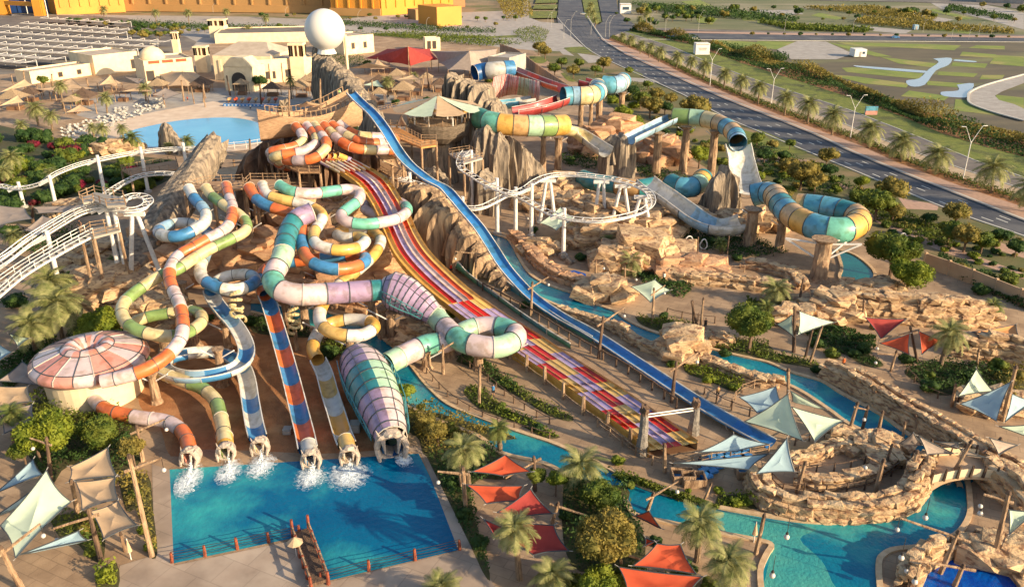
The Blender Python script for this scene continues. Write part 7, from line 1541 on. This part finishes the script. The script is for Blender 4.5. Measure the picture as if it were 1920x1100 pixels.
box_thing('cabin', 'blue white utility box by the cross road', 'cabin', 1718, 56, 47, 8, 3, FC['pblue'], [('door', .3,.7,0,.7,M_conc)])
box_thing('billboard', 'low billboard with a blue upper half and red lower half', 'billboard', 1633, 216, 200, 23, .5, FC['sky'], [('lower_print', .02,.98,.05,.5,FC['pink']),('upper_print', .02,.98,.52,.97,FC['sky'])])
box_thing('hut_door', 'brown wooden door set in the pale rock hut', 'door', 1269, 679, 660, 14, .5, M_brown, [('plank', .1,.45,.05,.95,M_logd),('plank', .55,.9,.05,.95,M_logd)])
box_thing('pump_box', 'grey equipment box left of the lower ribbed cone', 'equipment box', 665, 812, 797, 20, 1.3, M_steeld, [('panel', .1,.9,.1,.85,M_conc)])
box_thing('pump_box', 'concrete start gate behind the splash pool, far left', 'equipment box', 538, 815, 806, 16, 1.0, M_steeld, [('panel', .1,.9,.1,.85,M_conc)])
for i, (x, y, c) in enumerate([(1252,72,'red'),(1262,72,'white'),(1272,73,'crim'),(1282,73,'tealw'),(1300,74,'white'),(1094,28,'grey'),(1678,72,'dkblue'),(290,84,'white'),(272,95,'dkblue')]):
    p = P(x, y); th = thing('parked_car', ['red car, leftmost on the cross road','white car behind the red one on the cross road','dark red car on the cross road','dark blue car, fourth on the cross road','white car leading on the cross road','grey car on the far carriageway','blue car further along the cross road','white car beside the slim far tower','blue van at the near end of the car park'][i], 'car', p)
    mb = MB(); mb.box(p+Vector((0,0,.6)), (4.4,1.8,.7)); mb.build('body', FC[c], th); mb = MB(); mb.grid([[p+Vector((sx*a, sy*b, z)) for sx, sy in ((-1,-1),(1,-1),(1,1),(-1,1))] for a, b, z in ((1.4,.85,.952),(1.0,.72,1.5),(.1,.1,1.52))], close=True); mb.build('cabin', M_glass, th)
    for sx in (-1,1):
        for sy in (-1,1): mb = MB(); c_ = p+Vector((sx*1.4, sy*.9, .33)); mb.cyl(c_-Vector((0,.1,0)), c_+Vector((0,.1,0)), .33, .33, 10); mb.build('wheel', M_dark, th)
# rows of white loungers on the beach
M_lng = mat('off white webbing', L(186,178,164), rough=.8)
lm = MB(); lm.box((0,-.25,.3), (.7,1.3,.12)); me1 = lm.mesh('seat', M_lng); lm = MB(); lm.box((0,.65,.52), (.7,.7,.1), ax=(Vector((1,0,0)), Vector((0,.8,.6)), Vector((0,-.6,.8)))); me2 = lm.mesh('backrest', M_lng)
lm = MB(); [lm.box((sx*.3, sy, .12), (.07,.07,.24)) for sx in (-1,1) for sy in (-.8,.3)]; me3 = lm.mesh('legs', M_lng)
cnt = 0
for r_ in range(7):
    for c_ in range(26):
        t = c_/25; x = 120+t*185; y = 246-50*t**.8+r_*5.2-(8 if t > .5 else 0); 
        if r_ > 5-3*abs(t-.45) or (c_ % 9 == 8): continue
        x += rnd.uniform(-4,4); y += rnd.uniform(-2.5,2.5); p = P(x, y); th = thing('sun_lounger', 'white sun lounger among the crowded rows on the wave pool beach', 'sun lounger', (*p.xy, .03), 'rows of white loungers on the beach', rz=rnd.uniform(-.3,1.4))
        for nm, me in (('seat', me1), ('backrest', me2), ('leg_frame', me3)): inst(nm, me, th, sc=(1,1,1))
        cnt += 1
# boats on the beach (blue raft racks with orange seats)
for i in range(8):
    x = 428+i*12.5; p = P(x, 194); th = thing('beach_raft', ('orange' if i % 2 else 'tan')+' raft on the blue rack by the wave pool', 'raft', p, 'rafts on the blue rack'); mb = MB(); mb.sphere(p+Vector((0,1.5,1.3)), 1.2, 8, 6, (.55,1.7,.5)); mb.build('raft_body', FC['rorange' if i % 2 else 'tan'], th, smooth=True); mb = MB(); mb.bar(p+Vector((0,0,.2)), p+Vector((0,3,.9)), .3, .2); mb.build('raft_keel', M_brown, th)
a_, b_ = P(420,199), P(530,200); th = thing('raft_rack', 'long blue rack edge with white dots under the orange rafts', 'rack', a_); mb = MB(); mb.bar(a_+Vector((0,0,.4)), b_+Vector((0,0,.4)), 1.4, .8); mb.build('rack_beam', FC['dkblue'], th)
for i in range(16): c = a_.lerp(b_, (i+.5)/16); mb = MB(); mb.box(c+Vector((0,-.75,.45)), (.5,.1,.3)); mb.build('dot', M_pw, th)
# blue mats and box seats by the racer finish
for i, (x, y) in enumerate([(1337,868),(1352,866),(1366,864),(1385,860),(1398,858),(1320,893),(1330,884),(1345,874)]):
    p = P(x, y); th = thing('slide_mat', 'stacked bright blue racing mat under the mint sails', 'mat', p, 'piles of blue racing mats'); mb = MB(); mb.box(p+Vector((0,0,.35)), (1.3,1.6,.3), rz=.4); mb.build('mat_body', FC['dkblue'], th); mb = MB(); mb.box(p+Vector((0,.5,.62)), (1.2,.5,.2), rz=.4); mb.build('mat_nose', FC['blue'], th)
for i, (x, y) in enumerate([(1280,898),(1300,905),(1400,890)]):
    p = P(x, y); th = thing('mat_bin', ['open wooden mat bin, left of the blue mats','open wooden mat bin in front of the blue mats','open wooden mat bin at the mint sail foot'][i], 'bin', p)
    for dx, dy, sx, sy in ((0,.9,2.4,.15),(0,-.9,2.4,.15),(1.2,0,.15,1.6),(-1.2,0,.15,1.6)): mb = MB(); mb.box(p+Vector((dx,dy,.5)), (sx,sy,1.0)); mb.build('bin_side', M_log, th)
    mb = MB(); mb.box(p+Vector((0,0,.1)), (2.1,1.6,.1)); mb.build('bin_floor', FC['dkblue'], th)
# people
def person(label, x, y, top, leg, skin=None, ang=0.0, z0=0.0):
    p = P(x, y, z0); o = thing('person', label, 'person', p); skin = skin or mat('skin', L(176,124,92), rough=.6)
    V = [(0,0,.92),(0,0,1.15),(0,0,1.40),(0,0,1.52),(0,-.01,1.66),(0,0,1.75),(-.17,0,1.40),(-.25,.02,1.15),(-.27,-.06,.90),(.17,0,1.40),(.25,.02,1.15),(.27,-.06,.90),(-.09,0,.88),(-.11,-.03,.48),(-.12,.02,.06),(-.12,-.12,.03),(.09,0,.88),(.11,.02,.48),(.12,.06,.06),(.12,-.08,.03)]
    E = [(0,1),(1,2),(2,3),(3,4),(4,5),(2,6),(6,7),(7,8),(2,9),(9,10),(10,11),(0,12),(12,13),(13,14),(14,15),(0,16),(16,17),(17,18),(18,19)]
    Rr = [.14,.14,.16,.055,.1,.07,.07,.045,.035,.07,.045,.035,.09,.065,.045,.04,.09,.065,.045,.04]
    me = bpy.data.meshes.new('body'); me.from_pydata(V, E, []); b = inst('body', me, o, rot=(0,0,ang)); me.materials.append(skin)
    s_ = b.modifiers.new('skin', 'SKIN'); 
    for d, r in zip(me.skin_vertices[0].data, Rr): d.radius = (r, r*.8)
    me.skin_vertices[0].data[0].use_root = True
    b.modifiers.new('sub', 'SUBSURF').levels = 1
    mb = MB(); mb.grid([[Vector((r*math.cos(a), r*.75*math.sin(a), z)) for a in [2*math.pi*k/10 for k in range(10)]] for r, z in ((.2,.9),(.19,1.1),(.23,1.3),(.22,1.42),(.1,1.5))], close=True); inst('shirt', mb.mesh('shirt', top), o, rot=(0,0,ang))
    for sx in (-1, 1): mb = MB(); mb.cyl((sx*.11,0,.95), (sx*.12,0,.5), .13, .1, 8); inst('trouser_leg', mb.mesh('trouser_leg', leg), o, rot=(0,0,ang))
    mb = MB(); mb.sphere((0,.02,1.72), .125, 8, 6, (1,1,.8)); inst('hair', mb.mesh('hair', M_dark), o, rot=(0,0,ang))
bk = mat('black cloth', L(34,34,38), rough=.9)
person('person in black standing on the shaded path left of the round tree', 1322,616, bk, bk)
person('person in a dark shirt on the coaster stair landing', 152,432, bk, M_brown, z0=12.2)
person('person in a red top at the railing near the crossing of the racer', 846,512, FC['red'], bk)
person('person in orange by the driftwood ridge', 850,506, FC['orange'], M_brown)
person('person in white on the walk below the coaster loop', 1245,528, M_pw, bk)
# hanging sculpture shells and small life
for i, (x, y, ty, r) in enumerate([(1265,425,400,1.4),(1290,472,448,1.5),(1318,470,452,1.1),(1690,458,447,1.6),(115,412,394,1.6)]):
    p = P(x, y); h = top_h(x, y, ty); th = thing('ring_sculpture', ['pale twisted ring sculpture left of the wide white channel','twisted ring sculpture on the upper walk','smaller twisted ring beside the other on the upper walk','pale bird like sculpture in the bright green tree','dark ring sculpture in front of the grey canopy'][i], 'sculpture', p, None)
    mb = MB(); mb.cyl(p, p+Vector((0,0,h*.35)), .12, .1, 6); mb.build('stem', M_logd, th); mb = MB(); c = p+Vector((0,0,h*.7)); pts_ = [c+Vector((r*.6*math.sin(a)*(1+.1*math.cos(3*a)), .2*math.sin(2*a), r*.9*math.cos(a))) for a in [2*math.pi*k/20 for k in range(21)]]
    for a, b in zip(pts_, pts_[1:]): mb.bar(a, b, .16, .16)
    mb.build('ring', M_dark if i == 4 else M_white, th)
# curled pipe totems beside the slides
for i, (x, y, ty, lb) in enumerate([(455,655,548,'stack of curled cream pipes beside the blue open run'),(557,656,580,'curled cream pipe totem right of the blue and orange run')]):
    p = P(x, y); h = top_h(x, y, ty); th = thing('pipe_totem', lb, 'sculpture', p); mb = MB(); mb.cyl(p, p+Vector((0,0,h*.55)), .35, .28, 9, seed=x, rings=4); mb.build('stem', M_log, th)
    for k in range(5):
        c = p+Vector((0,0,h*(.5+.12*k))); mb = MB(); R_ = 1.0-.08*k; pp = [c+Vector((R_*math.cos(a+k), R_*math.sin(a+k), .35*math.sin(a)+.05*a)) for a in [2*math.pi*j/14 for j in range(12)]]
        for a, b in zip(pp, pp[1:]): mb.cyl(a, b, .22, .22, 7)
        mb.build('curled_pipe', FC['cream'], th)
# pool depth markers and small white lamps hanging over the lagoon
for i, (x, y, h) in enumerate([(1475,1006,3.0),(1735,970,3.0),(1690,1045,3.0),(1448,1078,3.0),(1838,962,3.0),(1715,1090,2)]):
    p = P(x, y, h); th = thing('hanging_lantern', ['white lantern over the lagoon, left','white lantern over the dark bend by the bridge','white lantern over the round bank corner','white lantern over the lagoon at the bottom edge','white lantern on the bank right of the bend','white lantern at the bright blue pool'][i], 'lantern', p)
    mb = MB(); mb.sphere(p, .27, 12, 8); mb.build('globe', M_lan, th, smooth=True); mb = MB(); mb.cyl(p+Vector((0,0,.36)), p+Vector((0,0,.55)), .16, .1, 8); mb.build('cap', M_dark, th); mb = MB(); mb.bar(p+Vector((0,0,.5)), p+Vector((0,0,2.2)), .04, .04); mb.build('cable', M_dark, th)

# extra planting between rocks and walks
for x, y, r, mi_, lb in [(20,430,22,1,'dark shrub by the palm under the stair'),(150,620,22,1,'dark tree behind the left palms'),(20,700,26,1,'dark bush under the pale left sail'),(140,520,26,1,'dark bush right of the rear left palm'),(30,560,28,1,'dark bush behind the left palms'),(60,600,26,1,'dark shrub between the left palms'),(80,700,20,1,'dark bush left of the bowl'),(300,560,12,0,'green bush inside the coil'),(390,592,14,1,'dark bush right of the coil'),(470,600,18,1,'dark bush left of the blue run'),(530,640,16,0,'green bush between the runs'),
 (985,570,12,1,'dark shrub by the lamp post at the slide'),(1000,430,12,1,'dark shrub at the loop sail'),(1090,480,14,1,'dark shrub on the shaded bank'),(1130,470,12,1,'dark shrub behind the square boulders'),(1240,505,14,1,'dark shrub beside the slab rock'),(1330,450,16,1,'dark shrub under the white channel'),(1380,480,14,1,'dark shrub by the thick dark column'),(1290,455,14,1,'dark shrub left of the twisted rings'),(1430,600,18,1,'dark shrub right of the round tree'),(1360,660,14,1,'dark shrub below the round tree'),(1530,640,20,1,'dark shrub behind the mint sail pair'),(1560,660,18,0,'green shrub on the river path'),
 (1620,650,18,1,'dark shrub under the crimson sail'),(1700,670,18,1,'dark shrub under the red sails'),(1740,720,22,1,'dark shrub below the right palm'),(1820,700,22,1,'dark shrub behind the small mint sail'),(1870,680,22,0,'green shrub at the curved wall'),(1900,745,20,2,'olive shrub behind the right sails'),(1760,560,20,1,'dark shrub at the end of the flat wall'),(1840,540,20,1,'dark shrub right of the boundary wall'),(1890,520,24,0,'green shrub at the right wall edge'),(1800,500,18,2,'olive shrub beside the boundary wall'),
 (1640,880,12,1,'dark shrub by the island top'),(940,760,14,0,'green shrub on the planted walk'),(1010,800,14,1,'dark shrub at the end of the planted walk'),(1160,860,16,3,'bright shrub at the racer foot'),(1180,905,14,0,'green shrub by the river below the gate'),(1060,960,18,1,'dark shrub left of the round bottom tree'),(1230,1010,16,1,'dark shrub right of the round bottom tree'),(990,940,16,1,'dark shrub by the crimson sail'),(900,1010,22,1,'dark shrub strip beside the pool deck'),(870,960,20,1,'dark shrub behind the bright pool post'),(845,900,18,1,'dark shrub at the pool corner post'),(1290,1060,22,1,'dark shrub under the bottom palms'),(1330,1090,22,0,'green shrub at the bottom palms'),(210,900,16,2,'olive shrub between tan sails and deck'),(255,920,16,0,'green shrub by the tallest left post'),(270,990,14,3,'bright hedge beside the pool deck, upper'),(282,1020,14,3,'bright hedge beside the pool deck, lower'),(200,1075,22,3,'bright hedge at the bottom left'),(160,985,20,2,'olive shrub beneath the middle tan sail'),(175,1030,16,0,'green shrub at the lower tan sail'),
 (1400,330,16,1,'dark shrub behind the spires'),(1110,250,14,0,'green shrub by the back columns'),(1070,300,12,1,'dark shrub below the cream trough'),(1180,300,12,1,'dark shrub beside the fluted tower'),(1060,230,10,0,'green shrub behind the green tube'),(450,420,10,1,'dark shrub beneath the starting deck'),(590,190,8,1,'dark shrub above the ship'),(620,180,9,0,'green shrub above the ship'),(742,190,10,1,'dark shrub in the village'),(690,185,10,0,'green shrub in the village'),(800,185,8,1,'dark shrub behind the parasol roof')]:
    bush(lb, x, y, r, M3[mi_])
# village huts
M_thatch = mat('pale thatch', L(176,150,116), L(140,116,88), scale=2, stretch=(1,1,4), rough=.95, bump=.6)
HT = [(642,182,'just above the ship stern'),(668,176,'right of the ridge foot'),(690,205,'above the deck village, left'),(712,196,'above the deck village, centre'),(735,172,'behind the village palm'),(757,188,'beside the blue slide top'),(780,178,'left of the parasol roof'),(745,160,'under the village sails'),(712,168,'left of the village palm'),(800,165,'behind the parasol roof'),(826,172,'behind the parasol roof, right'),(586,170,'beside the slim tower of the ridge'),(603,188,'above the ship deck'),(566,182,'left of the ridge stairs'),(160,196,'among the beach palms'),(140,212,'behind the lounger rows'),(60,190,'at the far left of the beach'),(30,205,'under the left sand sails'),(232,190,'at the end of the lounger rows'),(300,180,'near the beach restaurant'),(380,172,'left of the fort gate'),(455,178,'right of the fort gate'),(512,180,'behind the raft rack')]
for i, (x, y, pl) in enumerate(HT):
    p = P(x, y); s_ = 2.0+(i % 3)*.5; hz = 3.0+(i % 2)*1.2; th = thing('thatched_hut', ('tan' if i % 2 else 'brown')+' thatched hut '+pl, 'hut', p, 'thatched huts of the park village')
    for sx in (-1, 1):
        for sy in (-1, 1): mb = MB(); mb.cyl(p+Vector((sx*s_, sy*s_, 0)), p+Vector((sx*s_, sy*s_, hz)), .16, .13, 5); mb.build('corner_post', M_log, th)
    mb = MB(); z = hz; o_ = s_*1.35; mb.add([p+Vector(v) for v in ((-o_,-o_,z),(o_,-o_,z),(o_,o_,z),(-o_,o_,z),(0,0,z+s_*.95))], [(0,1,4),(1,2,4),(2,3,4),(3,0,4),(0,3,2,1)]); mb.build('roof', M_thatch if i % 2 else M_logd, th)
    mb = MB(); mb.box(p+Vector((0,0,.6)), (s_*1.5, s_*1.2, 1.2)); mb.build('counter', M_brown, th)
rs = random.Random(31)
for i in range(70):
    if i < 34: x, y, pl, z0 = rs.uniform(500, 600), 0, 'among the stepped queue decks left of the racer', rs.choice((0, 8, 12)); y = {0: rs.uniform(400,440), 8: rs.uniform(330,362), 12: rs.uniform(306,330)}[z0]
    elif i < 54: x, y, pl, z0 = rs.uniform(640, 860), rs.uniform(165, 235), 'among the village huts behind the blue slide', 0
    else: x, y, pl, z0 = rs.uniform(20, 400), rs.uniform(165, 215), 'among the sails behind the beach', 0
    p = P(x, y, z0); pl = pl if i >= 34 else {0: 'on the ground below the queue decks', 8: 'on the lower queue deck', 12: 'on the upper queue deck'}[z0]; th = thing('log_stake', 'thin upright log stake '+pl, 'stake', p, 'log stakes '+pl); mb = MB(); h = rs.uniform(3, 5.5); mb.cyl(p-Vector((0,0,z0)), p+Vector((rs.uniform(-.3,.3),0,h)), .24, .14, 6, seed=i, rings=3); mb.build('stake_shaft', M_log, th); mb = MB(); mb.cyl(p+Vector((0,0,h-.2)), p+Vector((0,0,h+.5)), .2, .04, 6); mb.build('pointed_tip', M_logd, th)

for i, (pts, n, hg, sz, m, lb) in enumerate([([(480,66),(560,60),(660,62),(700,70),(660,76),(560,72)],3500,2.2,.5,M_leafd,'planted strip behind the grey roofed hall'),([(690,66),(780,62),(900,70),(980,84),(900,88),(780,76)],4500,2.4,.5,M_leaf,'green garden between the red roof and the boulevard'),
 ([(240,42),(420,50),(560,52),(560,58),(400,58),(250,52)],4500,2.6,.5,M_leafd,'shrubs along the foot of the ochre hall'),([(630,40),(780,50),(930,58),(930,64),(780,58),(630,48)],4000,2.2,.5,M_leafd,'shrubs along the near side of the boulevard'),
 ([(1180,8),(1300,14),(1420,26),(1500,36),(1490,44),(1380,36),(1250,26)],4500,3.2,.9,M_leafd,'dark thicket beyond the junction'),([(1500,16),(1640,14),(1760,34),(1740,42),(1600,26)],3500,2.6,.9,M_leafo,'olive scrub in the dry land, centre'),
 ([(1620,34),(1740,44),(1900,58),(1900,64),(1720,56),(1600,44)],3500,2.4,.9,M_leafo,'olive scrub along the cross road'),([(1420,42),(1520,50),(1640,56),(1620,62),(1480,56)],3000,2.2,.9,M_leaf,'green scrub along the cross road'),([(1780,10),(1900,34),(1900,40),(1770,20)],1500,2.4,.9,M_leafd,'dark hedge at the far right'),
 ([(1350,86),(1420,100),(1480,112),(1470,118),(1400,108)],2500,3.0,.5,M_leafd,'thick bushes below the white sign cube'),([(960,60),(1000,50),(1030,60),(1020,84),(980,80)],1800,1.6,.4,M_leaf,'bushes beside the north walkway'),
 ([(930,0),(990,0),(1000,30),(950,40)],2500,3.0,.7,M_leafo,'trees by the loop drive at the top centre'),([(1110,140),(1180,150),(1260,190),(1240,205),(1150,185)],3500,1.0,.25,M_leaf,'ground cover on the verge behind the raft tubes'),([(1400,262),(1500,300),(1600,350),(1560,370),(1440,330)],4500,1.0,.25,M_leafd,'ground cover on the verge by the white drop'),
 ([(1600,350),(1700,400),(1800,440),(1780,470),(1680,430),(1590,390)],4500,1.0,.25,M_leaf,'ground cover on the verge below the road bend'),([(1760,480),(1860,520),(1940,560),(1940,590),(1840,545),(1750,500)],4500,1.2,.25,M_leafd,'ground cover outside the boundary wall')]):
    scatter_poly('ground_cover', lb, None, pts, n, hg, sz, m, seed=i+60, px=True)
for a in [('person in a blue top among the village huts',724,206,FC['blue'],bk),('person in white beside the raft rack',470,206,M_pw,bk),('person in a red shirt by the beach restaurant',352,190,FC['red'],bk),('person in a pale top on the walk below the hooked tube',1470,545,M_pw,M_brown),('person in black by the mat bins',1310,880,bk,bk),('person in blue on the planted walk',925,742,FC['blue'],bk),('person in a tan top on the terrace right of the blue slide',1345,745,FC['tan'],bk),('person in orange at the lagoon path',1580,690,FC['orange'],bk)]: person(*a)
# a few loose dark boulders and crates in the shaded hollow by the upper river
for i, (x, y) in enumerate([(1012,452),(1024,458),(1036,466),(1048,474),(1030,480),(1056,486),(1066,494)]):
    p = P(x, y); th = thing('loose_boulder', 'dark loose boulder in the shaded hollow beside the upper river', 'boulder', p, 'loose boulders by the upper river'); inst('stone', STN[M_rockg.name][i], th, (0,0,.4), (0,.1*i,i), (1.6,1.4,1.3)); inst('stone', STN[M_rockg.name][(i+3) % 8], th, (.9,.3,.2), (0,0,i*2), (.8,.8,.7))

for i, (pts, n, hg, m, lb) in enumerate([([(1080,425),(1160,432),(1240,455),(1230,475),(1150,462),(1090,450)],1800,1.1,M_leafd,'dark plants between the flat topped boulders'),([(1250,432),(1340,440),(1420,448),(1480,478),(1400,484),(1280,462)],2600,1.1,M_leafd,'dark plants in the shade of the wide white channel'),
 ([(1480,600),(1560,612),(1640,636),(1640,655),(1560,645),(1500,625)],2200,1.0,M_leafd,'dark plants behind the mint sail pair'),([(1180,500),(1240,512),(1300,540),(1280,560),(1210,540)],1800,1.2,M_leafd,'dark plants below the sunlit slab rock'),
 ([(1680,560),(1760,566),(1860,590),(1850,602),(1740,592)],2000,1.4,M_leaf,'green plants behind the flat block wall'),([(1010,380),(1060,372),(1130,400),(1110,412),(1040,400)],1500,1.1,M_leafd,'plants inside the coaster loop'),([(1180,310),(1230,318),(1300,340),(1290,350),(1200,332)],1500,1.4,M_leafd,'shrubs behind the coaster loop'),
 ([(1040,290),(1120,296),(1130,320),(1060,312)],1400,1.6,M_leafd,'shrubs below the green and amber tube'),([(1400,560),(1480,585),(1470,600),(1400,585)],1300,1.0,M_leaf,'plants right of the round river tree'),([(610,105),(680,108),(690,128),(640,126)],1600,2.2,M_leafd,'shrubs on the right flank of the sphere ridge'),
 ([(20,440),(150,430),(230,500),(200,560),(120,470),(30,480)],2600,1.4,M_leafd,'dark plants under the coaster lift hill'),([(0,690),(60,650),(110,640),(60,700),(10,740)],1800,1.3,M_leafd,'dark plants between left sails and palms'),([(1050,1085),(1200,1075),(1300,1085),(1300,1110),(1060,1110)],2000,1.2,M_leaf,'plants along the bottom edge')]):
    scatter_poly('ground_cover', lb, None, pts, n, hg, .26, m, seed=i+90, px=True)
for a in [('small palm behind the round river tree',1436,572,22,(1440,600)),('small palm by the flat topped boulders',1140,448,20,(1143,474)),('small palm at the end of the flat block wall',1862,570,24,(1860,604)),('palm above the river near the coral kiosk sail',934,800,30,(938,846)),('palm left of the large green bowl tree',22,770,34,(26,830)),('small palm under the coaster turn',214,488,20,(217,520)),('palm in the shade beside the wide white channel',1352,452,18,(1354,478))]: palm(*a, group='date palms in the park', m=M_palmg)
# tell look-alikes apart by their order in the photograph
ORDN = ['first','second','third','fourth','fifth','sixth','seventh','eighth','ninth','tenth','eleventh','twelfth','thirteenth','fourteenth','fifteenth','sixteenth','seventeenth','eighteenth','nineteenth','twentieth','twenty-first','twenty-second','twenty-third','twenty-fourth']
_by = {}
for o in SC.collection.objects:
    if o.parent is None and o.get('category') and o.get('label'): _by.setdefault(o['label'], []).append(o)
for lb, os_ in _by.items():
    n = len(os_)
    if n < 2 or n > 25: continue
    os_.sort(key=lambda o: o.location.x/max(1, o.location.y))
    for k, o in enumerate(os_):
        if n == 2: o['label'] = lb + (', left one', ', right one')[k]
        elif n == 3: o['label'] = lb + (', left one', ', middle one', ', right one')[k]
        elif k == n-1: o['label'] = lb + ', rightmost one'
        else: o['label'] = lb + ', ' + ORDN[k] + ' from left'
